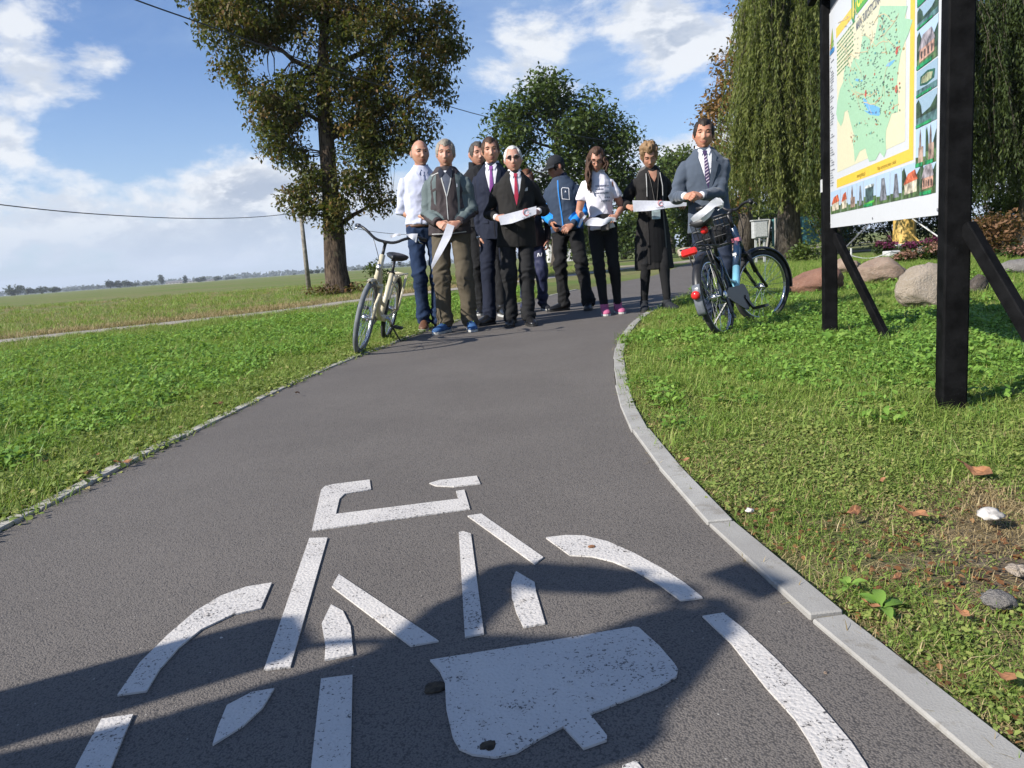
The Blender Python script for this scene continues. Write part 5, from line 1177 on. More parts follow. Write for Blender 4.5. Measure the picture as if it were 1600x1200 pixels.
# blue trekking bicycle on the right, seen from behind
R2_ = .298; wb2 = 1.0
bkR = empty('bicycle', (0, 0, 0), 'blue bicycle with red rear lights parked on the right verge, seen from behind', 'bicycle')
hx = wb2 - .19; H0 = Vector((hx, 0, .62)); H1 = Vector((hx - .07, 0, .80)); hax = (H1 - H0).normalized(); steer = R(-32)
S_ = Matrix.Translation(H0) @ Matrix.Rotation(steer, 4, hax) @ Matrix.Translation(-H0)
wheel(bkR, Tm(0, 0, R2_), R2_, m_tyre); wheel(bkR, S_ @ Tm(wb2, 0, R2_), R2_, m_tyre)
BBk = (.40, 0, .25); ST = Vector((.25, 0, .62)); fr = MB(); fr.tube([H0 - hax * .02, H1], .026, 12)
fr.tube([BBk, ST], .018, 12); fr.tube([(BBk[0], -.045, BBk[2]), (BBk[0], .045, BBk[2])], .03, 12)
for s_ in (-1, 1): fr.tube([BBk, (.22, .05 * s_, .25), (0, .06 * s_, R2_)], .011, 8); fr.tube([ST - Vector((0, 0, .05)), (.13, .05 * s_, .49), (0, .06 * s_, R2_)], .009, 8)
fo_ = fr.build('frame', m_navy, bkR, True)
a_, b_ = H0 + hax * .10, Vector((BBk[0] + .02, 0, BBk[2] + .01)); mid_ = a_.lerp(b_, .50)
dn = MB(); dn.tube([a_, mid_], [.026, .028], 14); dn.build('down_tube', m_navy, fo_, True); dn = MB(); dn.tube([mid_, b_], [.0285, .029], 14); dn.build('down_tube', m_sky, fo_, True)
dn = MB(); pp_ = smooth_line([H0 + hax * .04, Vector((hx - .12, 0, .52)), Vector((.52, 0, .36)), Vector((.345, 0, .40))]); hm_ = len(pp_) // 2; dn.tube(pp_[:hm_ + 1], .015, 10); dn.build('lower_tube', m_navy, fo_, True); dn = MB(); dn.tube(pp_[hm_:], .0155, 10); dn.build('lower_tube', m_sky, fo_, True)
MB().box(mid_ + Vector((.03, 0, .10)), (.004, .03, .02)).build('frame_label', mat('label_white', (.6, .6, .6), .4), fo_); MB().box(a_ + Vector((-.02, 0, -.015)), (.055, .062, .03)).build('head_badge', mat('badge_pink', (.45, .12, .16), .4), fo_)
fk = MB(); fk.box(H0 - hax * .04, (.05, .13, .035))
for s_ in (-1, 1): fk.tube([H0 - hax * .04 + Vector((0, .056 * s_, 0)), H0 - hax * .20 + Vector((.012, .058 * s_, 0))], .017, 8); fk.tube([H0 - hax * .18 + Vector((.012, .058 * s_, 0)), (wb2, .058 * s_, R2_)], .013, 8)
fk.xf(S_).build('fork', m_blackp, bkR, True)
hb = MB(); T = H1 + hax * .11; hb.tube([H1 - hax * .02, T], .015, 10); hb.tube([T, T + Vector((.05, 0, .03))], .016, 8); c0 = T + Vector((.05, 0, .03))
side = lambda s_: smooth_line([c0, c0 + Vector((0, .06 * s_, 0)), c0 + Vector((-.01, .12 * s_, .04)), c0 + Vector((-.05, .25 * s_, .05)), c0 + Vector((-.10, .31 * s_, .04))], 2)
for s_ in (-1, 1): hb.tube(side(s_), .011, 8)
hbo = hb.xf(S_).build('handlebar', m_blackp, bkR, True)
for s_ in (-1, 1):
    e = side(s_); a_ = e[-1] + (e[-2] - e[-1]).normalized() * .10; MB().tube([a_, e[-1]], .017, 10).xf(S_).build('grip', m_blackp, hbo, True)
    l_ = MB(); l_.tube([a_ + Vector((.02, -s_ * .02, 0)), a_ + Vector((.05, 0, -.02)), e[-1] + Vector((.06, 0, -.025))], .005, 6); l_.xf(S_).build('brake_lever', m_blackp, hbo, True)
for s_ in (-1, 1): MB().tube(smooth_line([c0 + Vector((.0, .12 * s_, .02)), c0 + Vector((.11, .07 * s_, .0)), c0 + Vector((.10, 0, -.16)), H0 + Vector((.02, .03, 0))]), .003, 5).xf(S_).build('brake_cable', m_blackp, hbo)
MB().tube([ST - Vector((0, 0, .03)), ST + Vector((-.035, 0, .19))], .014, 10).build('seat_post', m_blackp, bkR, True); saddle(bkR, .19, .86, m_sadd, .26, .085)
crank(bkR, BBk, -.75, .085, True)
cg = MB(); o_ = [(BBk[0] + .10 * math.cos(a), BBk[2] + .10 * math.sin(a)) for a in np.linspace(-2.0, 2.0, 18)] + [(.10, .34), (.02, .30), (.10, .25)]; cg.prism(o_, -.075, -.068); cg.xf(Matrix(((1, 0, 0, 0), (0, 0, 1, 0), (0, 1, 0, 0), (0, 0, 0, 1)))); cg.build('chain_guard', m_blackp, bkR)
fender(bkR, Tm(0, 0, R2_), R2_ + .024, R(35), R(192), m_blackp, .030); fender(bkR, S_ @ Tm(wb2, 0, R2_), R2_ + .022, R(-8), R(130), m_blackp, .030)
fl = MB(); n = 10
for i, a in enumerate((R(172), R(196))): pass
fl.tube([((R2_ + .028) * math.cos(a), 0, R2_ + (R2_ + .028) * math.sin(a)) for a in np.linspace(R(160), R(198), 8)], [(.031, .006)] * 8, 10); fl.build('mud_flap', mat('grey_flap', (.12, .13, .15), .3, coat=.5), bkR, True)
MB().ball((-R2_ - .05, 0, .34), (.02, .032, .03), 10, 7).build('rear_reflector', m_redl, bkR, True)
rk = MB()
for s_ in (-1, 1): rk.tube([(.18, .05 * s_, .655), (-.26, .065 * s_, .665)], .006, 6); rk.tube([(-.14, .065 * s_, .66), (0, .07 * s_, R2_)], .006, 6); rk.tube([(-.05, .065 * s_, .66), (.02, .07 * s_, R2_)], .006, 6)
for x in (-.26, -.17, -.05, .08, .18): rk.tube([(x, -.062, .662), (x, .062, .662)], .005, 6)
rk.tube(smooth_line([(.05, -.02, .67), (.02, -.01, .72), (-.08, 0, .71), (-.2, 0, .68)]), .005, 6)
rk.build('rack', m_blackp, bkR, True); MB().box((-.275, 0, .635), (.028, .115, .05)).build('rear_light', m_redl, bkR, bevel=.012)
MB().tube([(.34, .05, .24), (.25, .24, .01)], [.010, .008], 6).build('kickstand', m_blackp, bkR)
MB().ball((.11, .0, .785), (.025, .03, .03), 10, 7).build('seat_light', m_redl, bkR, True)
MB().ball((0, -.075, R2_), (.03, .012, .03), 12, 6).build('rear_cassette', m_chrome, bkR); dr = MB(); dr.bar((.0, -.08, .28), (.02, -.085, .17), .01, .03); dr.ring((.02, -.085, .17), (0, 1, 0), .02, .006, 14, 5); dr.build('derailleur', m_blackp, bkR)
# wire basket in front of the handlebar
bx0 = Vector((hx - .06, .16, .80)); bsk = MB()
for z, a, b2 in ((.11, .11, .135), (.04, .105, .13), (-.04, .10, .125), (-.11, .095, .12)):
    P = [bx0 + Vector((a * x, b2 * y, z)) for x, y in ((-1, -1), (1, -1), (1, 1), (-1, 1), (-1, -1))]; bsk.tube(P, .004 if z < .1 else .007, 6)
for i in range(9):
    y = -1 + 2 * i / 8
    for x in (-1, 1): bsk.tube([bx0 + Vector((.11 * x, .135 * y, .11)), bx0 + Vector((.095 * x, .12 * y, -.11))], .0028, 4)
    bsk.tube([bx0 + Vector((.095, .12 * y, -.11)), bx0 + Vector((-.095, .12 * y, -.11))], .0028, 4)
    bsk.tube([bx0 + Vector((.11 * y, -.135, .11)), bx0 + Vector((.095 * y, -.12, -.11))], .0028, 4); bsk.tube([bx0 + Vector((.11 * y, .135, .11)), bx0 + Vector((.095 * y, .12, -.11))], .0028, 4)
bko = bsk.build('wire_basket', m_blackp, bkR); MB().ball(bx0 + Vector((0, 0, -.02)), (.085, .11, .085), 12, 8).build('basket_liner', cloth_black, bko, True)
hd = (math.sin(R(35.0)), math.cos(R(35.0))); place_bike(bkR, (1.535, 5.43, -.005), hd, -R(12.5))

# ------------------------------------------------------------ loose bits on the ground
m_brown = mat('dry_brown_leaf', (.24, .11, .05), .8, var=.3, scale=30, bump=.4); m_pale = mat('pale_stone', (.52, .48, .44), .8, bump=.5, bscale=80)
def fallen(px, py, s_, seed, label, grp=None, m=m_brown, z=.02):
    g_ = G(px, py, z); rr = random.Random(seed); vs = []; n = 12; mb = MB()
    for j, rad in enumerate((0, .5, 1)):
        for k in range(n if j else 1):
            a = 2 * math.pi * k / n; q = rad * s_ * (1 - .28 * (j == 2) * (k % 2)) * (1.5 if abs(math.cos(a)) > .6 else .8)
            vs.append((q * math.cos(a), q * .62 * math.sin(a), rad * rad * s_ * .35 * (.4 + math.sin(2 * a + rr.random())) + rr.uniform(-.1, .1) * s_))
    fs = [(0, 1 + k, 1 + (k + 1) % n) for k in range(n)] + [(1 + k, 1 + n + k, 1 + n + (k + 1) % n, 1 + (k + 1) % n) for k in range(n)]
    o = mb.add(vs, fs).build('fallen_leaf', m); o.location = (g_.x, g_.y, z + s_ * .12); o.rotation_euler = (rr.uniform(-.3, .3), rr.uniform(-.3, .3), rr.uniform(0, 6)); tag(o, label, 'leaf', grp); return o
for k, (x, y, s_, lb) in enumerate([(1330, 803, .028, 'curled brown leaf in the grass left of the pale scrap'), (1425, 803, .032, 'brown leaf with a pale edge beside the bare patch'), (1375, 752, .014, 'tiny orange leaf below the right sign post'), (1520, 735, .045, 'long rolled brown leaf right of the right sign post foot'),
        (1068, 719, .016, 'orange yellow leaf lying just behind the kerb'), (1565, 1055, .022, 'brown leaf in the lower right corner beside the kerb'), (1400, 905, .018, 'brown leaf next to the broad green leaves by the kerb'), (1360, 945, .014, 'small brown leaf against the kerb'), (1500, 955, .016, 'reddish leaf on the bare soil'),
        (192, 723, .030, 'curled brown leaf on the left verge near the kerb'), (130, 740, .025, 'dark brown leaf farther left on the left verge'), (72, 722, .022, 'pale brown leaf at the left edge of the photograph'), (340, 632, .030, 'long brown leaf on the left verge halfway to the bicycle'), (150, 712, .016, 'small brown leaf above the curled one on the left verge'),
        (465, 614, .020, 'brown leaf on the left verge closest to the cream bicycle'), (1290, 596, .02, 'reddish leaf in the weeds left of the right sign post')]):
    fallen(x, y, s_ * .8, k, lb)
def pebble(px, py, r_, label, m, seed, name='pebble', cat='stone', z=None, sq=.55):
    g_ = G(px, py); bm = bmesh.new(); bmesh.ops.create_icosphere(bm, subdivisions=3, radius=1); P = np.array([v.co[:] for v in bm.verts]); P *= (.45 + 1.1 * fbm(P * 2.1 + seed * 3.1, 4))[:, None] * r_; P[:, 2] *= sq
    for v, q in zip(bm.verts, P): v.co = q
    me = bpy.data.meshes.new(name); bm.to_mesh(me); bm.free(); o = link(name, me, m, None, True); o.location = (g_.x, g_.y, (z if z is not None else r_ * sq * .6)); tag(o, label, cat); return o
m_scrap = mat('white_scrap', (.48, .45, .41), .8, var=.25, scale=40, bump=1, bscale=70); m_clod = mat('brown_clod', (.05, .038, .024), .95, var=.3, scale=60, bump=1, bscale=200)
pebble(1546, 822, .026, 'crumpled white scrap lying on the bare soil', m_scrap, 1, 'scrap', 'litter', .028, .4); pebble(1172, 806, .010, 'single white pebble on the verge beside the kerb', m_pale, 2, z=.014)
pebble(1560, 945, .026, 'grey stone half buried in the bare soil', rk_grey, 3); pebble(1590, 895, .018, 'pale stone at the right edge above the bare soil', rk_pale, 4)
pebble(681, 1076, .017, 'brown clod beside the large painted panel of the bicycle symbol', m_clod, 5, 'clod', 'dirt', .002, .10); pebble(763, 1169, .011, 'small brown clod lying on the painted panel', m_clod, 6, 'clod', 'dirt', .004, .16); pebble(925, 857, .008, 'rusty crumb on the painted rear wheel', m_brown, 7, 'clod', 'dirt', .005, .15)
pebble(948, 1102, .0025, 'tiny white chip on the asphalt under the painted panel', m_pale, 8); pebble(346, 997, .0025, 'tiny pale chip on the asphalt inside the painted front wheel', m_pale, 9); pebble(1290, 1052, .003, 'tiny pink chip on the asphalt beside the near kerb stone', rk_pink, 10)
# the broad leaved plant beside the kerb
def dock(px, py, label, n, s_, seed):
    g_ = G(px, py); rr = random.Random(seed); root = empty('broad_leaved_plant', (g_.x, g_.y, 0), label, 'plant'); m_ = m_weed
    for k in range(n):
        a = 6.283 * k / n + rr.uniform(-.4, .4); L = s_ * rr.uniform(.7, 1.2); el = rr.uniform(.25, 1.0); vs = []; fs = []; N = 7
        for i in range(N + 1):
            t_ = i / N; wd = L * .17 * math.sin(math.pi * min(1, t_ * .93 + .04)) ** .8 * (1 if t_ > .25 else .35); r_ = L * t_ * math.cos(el) ; z = L * (math.sin(el) * t_ - .45 * t_ * t_) + .008
            for j in (-1, 0, 1): vs.append((r_ * math.cos(a) - j * wd * math.sin(a), r_ * math.sin(a) + j * wd * math.cos(a), z + abs(j) * wd * .35))
        for i in range(N):
            for j in (0, 1): fs.append((i * 3 + j, i * 3 + 3 + j, i * 3 + 4 + j, i * 3 + 1 + j))
        o = MB().add(vs, fs).build('leaf', m_, root, True); a_ = o.data.attributes.new('rnd', 'FLOAT', 'POINT'); a_.data.foreach_set('value', [rr.uniform(.6, 1)] * len(o.data.vertices))
dock(1325, 925, 'broad leaved weed growing against the kerb, left one of two', 5, .045, 1); dock(1378, 958, 'broad leaved weed with upright pale leaves beside the kerb', 6, .060, 2); dock(1145, 615, 'single long pale leaf standing in the grass in front of the blue bicycle', 3, .10, 3); dock(1255, 590, 'pale rosette of long leaves in front of the left sign post', 8, .13, 4)
dock(1300, 540, 'tall leafy weed at the foot of the left sign post', 9, .17, 5); dock(30, 590, 'broad pale leaved weed at the far left of the left verge', 8, .20, 6); dock(330, 530, 'pale weed standing up in the middle of the left verge', 6, .16, 7)

# ------------------------------------------------------------ people
def remesh(mb, voxel, it=3, fac=.5):
    me = mb.mesh('tmp'); bm = bmesh.new(); bm.from_mesh(me); bmesh.ops.recalc_face_normals(bm, faces=bm.faces); bm.to_mesh(me); bm.free()
    o = bpy.data.objects.new('tmp', me); COL.objects.link(o)
    md = o.modifiers.new('r', 'REMESH'); md.mode = 'VOXEL'; md.voxel_size = voxel; md.adaptivity = 0
    if it: ms = o.modifiers.new('s', 'SMOOTH'); ms.factor = fac; ms.iterations = it
    dg = bpy.context.evaluated_depsgraph_get(); out = bpy.data.meshes.new_from_object(o.evaluated_get(dg)); bpy.data.objects.remove(o); bpy.data.meshes.remove(me); return out
def arr(me):
    P = np.empty(len(me.vertices) * 3, np.float32); me.vertices.foreach_get('co', P); N = np.empty(len(me.vertices) * 3, np.float32); me.vertices.foreach_get('normal', N); return P.reshape(-1, 3).astype(float), N.reshape(-1, 3).astype(float)
def centers(me):
    C = np.empty(len(me.polygons) * 3, np.float32); me.polygons.foreach_get('center', C); return C.reshape(-1, 3)
def crease(me, amp, fz=22, fx=7, seed=0, zones=()):
    """cloth folds: sharp diagonal ridges near the joints, soft long folds elsewhere"""
    P, N = arr(me); warp = (fbm(P * 4 + seed, 3) - .5)[:, None] * np.array([[.22, .22, .20]])
    q = P + warp; rd = lambda a: (1 - np.abs(2 * a - 1) * 2.4)
    zz = q[:, 2:3] + .45 * q[:, 0:1] * np.sign(P[:, 0:1])
    a = rd(fbm(np.column_stack([q[:, 0] * 5, q[:, 1] * 5, zz[:, 0] * fz * .72]) + seed * 3.3, 2)); l_ = rd(fbm(q * [15, 15, 3.2] + seed, 2)); b_ = fbm(q * [3.5, 3.5, 4] + seed, 2) - .5
    A = np.full(len(P), .10)
    for (c, r_, g_) in zones: A += g_ * np.exp(-((P - np.array(c)) ** 2).sum(1) / r_ ** 2)
    P += N * (amp * (2.3 * A * a + .60 * l_) + amp * 1.5 * b_)[:, None]; me.vertices.foreach_set('co', P.astype(np.float32).ravel()); me.update()
def ik(S, T, l1, l2, hint):
    S, T = Vector(S), Vector(T); d = T - S; L = min(d.length, (l1 + l2) * .998); dn = d.normalized(); T = S + dn * L
    a = (l1 * l1 - l2 * l2 + L * L) / (2 * L); h = math.sqrt(max(0, l1 * l1 - a * a)); hv = Vector(hint); hv = (hv - dn * hv.dot(dn)).normalized(); return S + dn * a + hv * h, T
_ico = None
def ico():
    global _ico
    if _ico is None:
        bm = bmesh.new(); bmesh.ops.create_icosphere(bm, subdivisions=5, radius=1); bm.verts.ensure_lookup_table()
        _ico = (np.array([v.co[:] for v in bm.verts]), [tuple(v.index for v in f.verts) for f in bm.faces]); bm.free()
    return _ico
def head_pts(n, fat=1.0, fem=0.0, smile=0.0):
    x, y, z = n[:, 0], n[:, 1], n[:, 2]; X = .0815 * x * fat; Y = .099 * y; Z = .118 * z; t = np.clip(-z, 0, 1)
    X = X * (1 - (.30 + .08 * fem) * t ** 1.5) * (1 - .07 * np.clip(z, 0, 1) ** 2); Y = np.where(y > 0, Y * (1 - .45 * t), Y) - .030 * t ** 1.4
    f = np.clip(-y * 1.7, 0, 1)
    def g(cx, cz, sx, sz): return np.exp(-((X - cx) / sx) ** 2 - ((Z - cz) / sz) ** 2)
    def g2(cx, cz, sx, sz): return g(cx, cz, sx, sz) + g(-cx, cz, sx, sz)
    Y = Y - f * (.009 * g(0, -.004, .009, .024) + .016 * g(0, -.029, .0115, .013) + .008 * g2(.013, -.037, .008, .008) + .007 * g2(.030, .031, .024, .009) + .005 * g2(.044, -.022 + .004 * smile, .017, .016) * (1 + smile)
                 + .007 * g(0, -.061, .020 + .006 * smile, .006) + .007 * g(0, -.073, .018, .006) + .010 * g(0, -.103, .020, .014))
    Y = Y + f * (.012 * g2(.031, .011, .016, .011) + .006 * g(0, -.0665, .024 + .006 * smile, .0035) + .005 * g(0, -.086, .022, .006) + .003 * g2(.062, .03, .012, .03))
    return np.column_stack([X, Y, Z])
def finger(mb, base, d, pn, L, r_, curl):
    p = [Vector(base)]; dd = Vector(d).normalized(); ax = dd.cross(Vector(pn)).normalized()
    for i, f in enumerate((.45, .32, .23)):
        dd = (Matrix.Rotation(curl * (.7 if i == 0 else 1.0), 3, ax) @ dd).normalized(); p.append(p[-1] + dd * L * f)
    mb.tube(p, [r_, r_ * .95, r_ * .85, r_ * .7], 7)
def hand(mb, W, d, pn, th, s, curl=.5, tc=.3):
    """W wrist, d finger direction, pn palm facing, th thumb side"""
    W, d, pn, th = Vector(W), Vector(d).normalized(), Vector(pn), Vector(th); pn = (pn - d * pn.dot(d)).normalized(); th = (th - d * th.dot(d) - pn * th.dot(pn)).normalized()
    k = s * 1.04; mb.tube([W - d * .02 * k, W + d * .02 * k, W + d * .055 * k, W + d * .088 * k], [(.024 * k, .018 * k), (.030 * k, .016 * k), (.040 * k, .014 * k), (.038 * k, .011 * k)], 12, ref=pn)
    for i, (o, L) in enumerate(((.030, .072), (.0105, .082), (-.0095, .077), (-.029, .060))):
        finger(mb, W + d * .082 * k + th * o * k, d + th * (o * 1.6), pn, L * k, (.0088 - .0004 * i) * k, curl + .08 * i)
    b_ = W + d * .022 * k + th * .026 * k + pn * .006; p1 = b_ + (d * .55 + th * .75 + pn * .35).normalized() * .040 * k; p2 = p1 + (d * .9 + th * (.35 - tc) + pn * (.3 + tc)).normalized() * .032 * k; p3 = p2 + (d * .95 + th * (.1 - tc) + pn * (.2 + tc)).normalized() * .024 * k
    mb.tube([W + d * .012 * k, b_, p1, p2, p3], [.012 * k, .014 * k, .0115 * k, .0095 * k, .007 * k], 8)
def cut_decal(name, poly, casts, m, parent, off=.006, fine=.014, front=-1):
    from mathutils.geometry import tessellate_polygon
    vs = [Vector((x, z, 0)) for x, z in poly]; tr = tessellate_polygon([vs]); bm = bmesh.new(); bv = [bm.verts.new((v.x, 0, v.y)) for v in vs]
    for t_ in tr:
        try: bm.faces.new([bv[i] for i in t_])
        except ValueError: pass
    for _ in range(7):
        es = [e for e in bm.edges if e.calc_length() > fine]
        if not es: break
        bmesh.ops.subdivide_edges(bm, edges=es, cuts=1); bmesh.ops.triangulate(bm, faces=bm.faces[:])
    t0, t1 = casts; last = -.12
    bm.verts.index_update(); ys = {}
    for v in bm.verts:
        h = t0.ray_cast(Vector((v.co.x, 1.0 * front, v.co.z)), Vector((0, -front, 0)))
        y = h[0].y if h[0] is not None else None
        ys[v.index] = y
    good = [y for y in ys.values() if y is not None]; mean = sum(good) / len(good) if good else -.12
    for v in bm.verts: y = ys[v.index]; v.co.y = (mean if y is None else y) + off * front
    bm.normal_update(); bmesh.ops.reverse_faces(bm, faces=[f for f in bm.faces if f.normal.y * front < 0])
    me = bpy.data.meshes.new(name); bm.to_mesh(me); bm.free(); return link(name, me, m, parent, True)
def cloth(name, c, rough=.85, var=.06, fine=900, bump=.25, c2=None, sheen=.0):
    m, t, p = new_mat(name); v = t.new('ShaderNodeTexCoord').outputs['Object']; n_ = t.noise(v, 9, 4, .6); n2_ = t.noise(v, fine, 2, .5)
    t.link(t.mix(t.sstep(n_, .3, .7), tuple(x * (1 - var) for x in c), c2 or tuple(x * (1 + var) for x in c)), p.inputs['Base Color']); p.inputs['Roughness'].default_value = rough; p.inputs['Specular IOR Level'].default_value = .2
    if sheen: p.inputs['Sheen Weight'].default_value = sheen
    bb = t.new('ShaderNodeBump'); bb.inputs['Strength'].default_value = bump; bb.inputs['Distance'].default_value = .001; t.link(n2_, bb.inputs['Height']); t.link(bb.outputs[0], p.inputs['Normal']); return m
def skin_mat(name, c):
    m, t, p = new_mat(name); v = t.new('ShaderNodeTexCoord').outputs['Object']; n_ = t.noise(v, 26, 6, .7)
    t.link(t.mix(t.sstep(n_, .35, .65), (c[0] * .84, c[1] * .80, c[2] * .76), (c[0] * .76, c[1] * .57, c[2] * .50)), p.inputs['Base Color']); p.inputs['Roughness'].default_value = .5; p.inputs['Specular IOR Level'].default_value = .4
    p.inputs['Subsurface Weight'].default_value = .0; return m
m_hairs = {k: cloth('hair_' + k, c, .6, .3, 300, .8) for k, c in dict(brown=(.055, .032, .020), dark=(.022, .017, .014), grey=(.20, .175, .145), white=(.50, .49, .46), blond=(.20, .125, .065), darkgrey=(.060, .052, .046), stub=(.20, .135, .10), auburn=(.085, .035, .018), longbrown=(.060, .032, .020)).items()}
m_eyew = mat('eye_white', (.22, .20, .185), .35); m_iris = mat('iris_dark', (.03, .022, .018), .2); m_lip = skin_mat('lips', (.40, .19, .15)); m_lens = mat('tinted_lens', (.05, .028, .018), .12); m_shirtw = cloth('white_shirt', (.62, .62, .66), .8)
m_sole = mat('shoe_sole', (.45, .45, .43), .6); m_soled = mat('dark_sole', (.02, .02, .02), .6); m_leather = mat('black_leather', (.012, .012, .013), .3, coat=.3)
def shoe(parent, A, ang, s, up, sole, L=.285, lace=None, high=.0):
    d = Vector((math.sin(ang), -math.cos(ang), 0)); sd = Vector((d.y, -d.x, 0)); o = Vector((A.x, A.y, 0)) - d * .065 * s; k = s; st = []
    for f, w_, h, z in ((0, .026, .030, .045), (.06, .036, .046, .052), (.22, .038, .055, .058), (.42, .040, .046, .050), (.62, .047, .036, .040), (.80, .047, .028, .033), (.93, .036, .021, .028), (1, .018, .012, .024)):
        st.append((o + d * L * f * k + Vector((0, 0, z * k)), (w_ * k, h * k)))
    mb = MB(); mb.tube([p for p, _ in st], [r_ for _, r_ in st], 16, ref=(0, 0, 1)); mb.tube([(A.x, A.y, .05 * k), (A.x, A.y, (.115 + high) * k)], [.042 * k, .046 * k], 12)
    mb.v = [(x, y, max(z, .014)) for x, y, z in mb.v]; so = mb.build('shoe', up, parent, True)
    pl = []
    for f, w_ in ((0, .020), (.04, .034), (.2, .039), (.42, .040), (.62, .050), (.82, .048), (.95, .034), (1.01, .012)): pl.append((f, w_))
    L2 = [(o + d * L * f * k + sd * w_ * k) for f, w_ in pl] + [(o + d * L * f * k - sd * w_ * k) for f, w_ in reversed(pl)]
    MB().prism([(p.x, p.y) for p in L2], .002, .022 * k).build('sole', sole, so)
    if lace:
        for i in range(4): c = o + d * L * (.30 + .09 * i) * k + Vector((0, 0, (.108 - .012 * i) * k)); MB().tube([c - sd * .024 * k, c + sd * .024 * k], .005, 5).build('lace', lace, so)
    return so
PEOPLE = []
def person(label, root_px, head_px, feet, hands, yaw=0, head=(0, 0, 0), skin=(.50, .30, .215), w=1.0, belly=0.0, top=None, hair=None, legs=None, shoes=None, fem=0.0, arms_in=.30, sleeve='long', lean=(0, 0), smile=0.0, hs=1.02, grip=(.75, .3), decals=None, legw=1.0, extra=None, toe=(-12, 12), root_xy=None, H=None, hands_xyz=None, brows=True, group=None, hint=None, hxo=None):
    rt = G(*root_px) if root_xy is None else Vector((*root_xy, 0)); H = H or AT(head_px[0], head_px[1], rt.y + .02).z; s = H / 1.75
    ry = R(yaw); root = empty('person', rt, label, 'person', group, ry); Mi = (Matrix.Translation(rt) @ Matrix.Rotation(ry, 4, 'Z')).inverted()
    lx = lambda p: Mi @ Vector(p); sw = w * (1 - .12 * fem)
    # the torso leans so that the head stands where the photograph shows it
    hw_ = lx(AT(head_px[0], head_px[1], rt.y)) if root_xy is None else Vector((0, 0, H)); hx = hw_.x if hxo is None else hxo; leanx = lambda z: hx * max(0, (z / H - .1)) / .9; ly = lambda z: lean[1] * max(0, z / H - .45) * 1.8
    J = lambda x, y, z: Vector((x + leanx(z), y + ly(z), z))
    sz = 1.378 * s; S = [J(-.158 * s * sw, .01, sz), J(.158 * s * sw, .01, sz)]; hips = [J(-.085 * s * sw, 0, .93 * s), J(.085 * s * sw, 0, .93 * s)]
    fa = [lx(G(*p)) for p in feet] if root_xy is None else [Vector((*p, 0)) for p in feet]
    ank = [Vector((p.x, p.y, .085 * s)) for p in fa]; knees = []
    for i in (0, 1): K_, _ = ik(hips[i], ank[i], .435 * s, .425 * s, (.12 * (-1, 1)[i], -1, 0)); knees.append(K_)
    U, F_ = .29 * s, .26 * s; arm = []
    for i in (0, 1):
        T_ = lx(AT(hands[i][0], hands[i][1], rt.y - hands[i][2])) if hands_xyz is None else Vector(hands_xyz[i]); sg = (-1, 1)[i]
        E_, T_ = ik(S[i], T_, U, F_ + .075 * s, hint[i] if hint else (sg * .42, .50, -.75)); W_ = E_ + (T_ - E_) * (F_ / (F_ + .075 * s)); arm.append((E_, W_, T_))
    # --- skin: one continuous body
    mb = MB(); n, fc = ico(); hp = head_pts(n, 1.0 + .05 * belly, fem, smile) * hs * s
    Mh = Matrix.Rotation(R(head[0]), 4, 'Z') @ Matrix.Rotation(R(head[1]), 4, 'X') @ Matrix.Rotation(R(head[2]), 4, 'Y')
    piv = J(0, .012, 1.50 * s); hc = Vector((0, -.006, H - .120 * hs * s - piv.z)) if True else None
    MH = Matrix.Translation(piv) @ Mh @ Matrix.Translation(hc); A3 = np.array(MH.to_3x3()); t3 = np.array(MH.translation)
    mb.add([tuple(v) for v in hp @ A3.T + t3], fc); k = hs * s
    for sg in (-1, 1):
        e0 = MH @ Vector((sg * .080 * k, .010 * k, -.002 * k)); mb.ball(e0, (.010 * k, .020 * k, .031 * k), 10, 8, (MH.to_3x3() @ Matrix.Rotation(sg * R(-22), 3, 'Z')))
    nb = J(0, .018, 1.43 * s); ht = MH @ Vector((0, .018 * k, -.055 * k)); nr = (.055 - .008 * fem) * s * (1 + .1 * belly); mb.tube([nb - Vector((0, 0, .05)), nb.lerp(ht, .5), ht], [nr * 1.15, nr, nr * .95], 14)
    mb.tube([J(0, 0, 1.42 * s), J(0, 0, 1.2 * s), J(0, 0, .9 * s)], [(.10 * s, .05), (.07, .05), (.09 * s, .05)], 10, ref=(0, 1, 0))
    for i in (0, 1):
        E_, W_, T_ = arm[i]; sg = (-1, 1)[i]
        mb.tube([S[i] - Vector((sg * .06, 0, .01)), S[i] - Vector((0, 0, .01)), S[i].lerp(E_, .5), E_, E_.lerp(W_, .3), W_], [.035 * s, .042 * s, .045 * s, .036 * s, .042 * s * (1 - .12 * fem), .025 * s], 12)
        fd = (T_ - E_).normalized(); inw = Vector((-sg, -.25, 0)); 
        if hands[i][2] > .12 if hands_xyz is None else True:
            d_ = fd + Vector((-sg * .35, -.15, -.05)); pn = Vector((-sg * .25, .8, -.5)); th = Vector((-sg * .1, -.35, 1))
        else: d_ = fd + Vector((0, -.05, -.4)); pn = Vector((-sg, .1, 0)); th = Vector((0, -1, 0))
        hand(mb, W_, d_, pn, th, s * (1 - .08 * fem), *grip)
        mb.tube([hips[i], knees[i], ank[i], ank[i] - Vector((0, 0, .05))], [.04, .03, .028, .026], 8)
    me = remesh(mb, .0056, 2, .4); ms_ = skin_mat('skin', skin); C = centers(me); Ai = np.linalg.inv(np.array(MH.to_3x3())); q = ((C - t3) @ Ai.T) / k
    lip = (((q[:, 0]) / (.023 + .006 * smile)) ** 2 + ((q[:, 2] + .0665 - smile * .25 * np.abs(q[:, 0])) / .0105) ** 2 < 1) & (q[:, 1] < -.05)
    stub = np.zeros(len(q), bool)
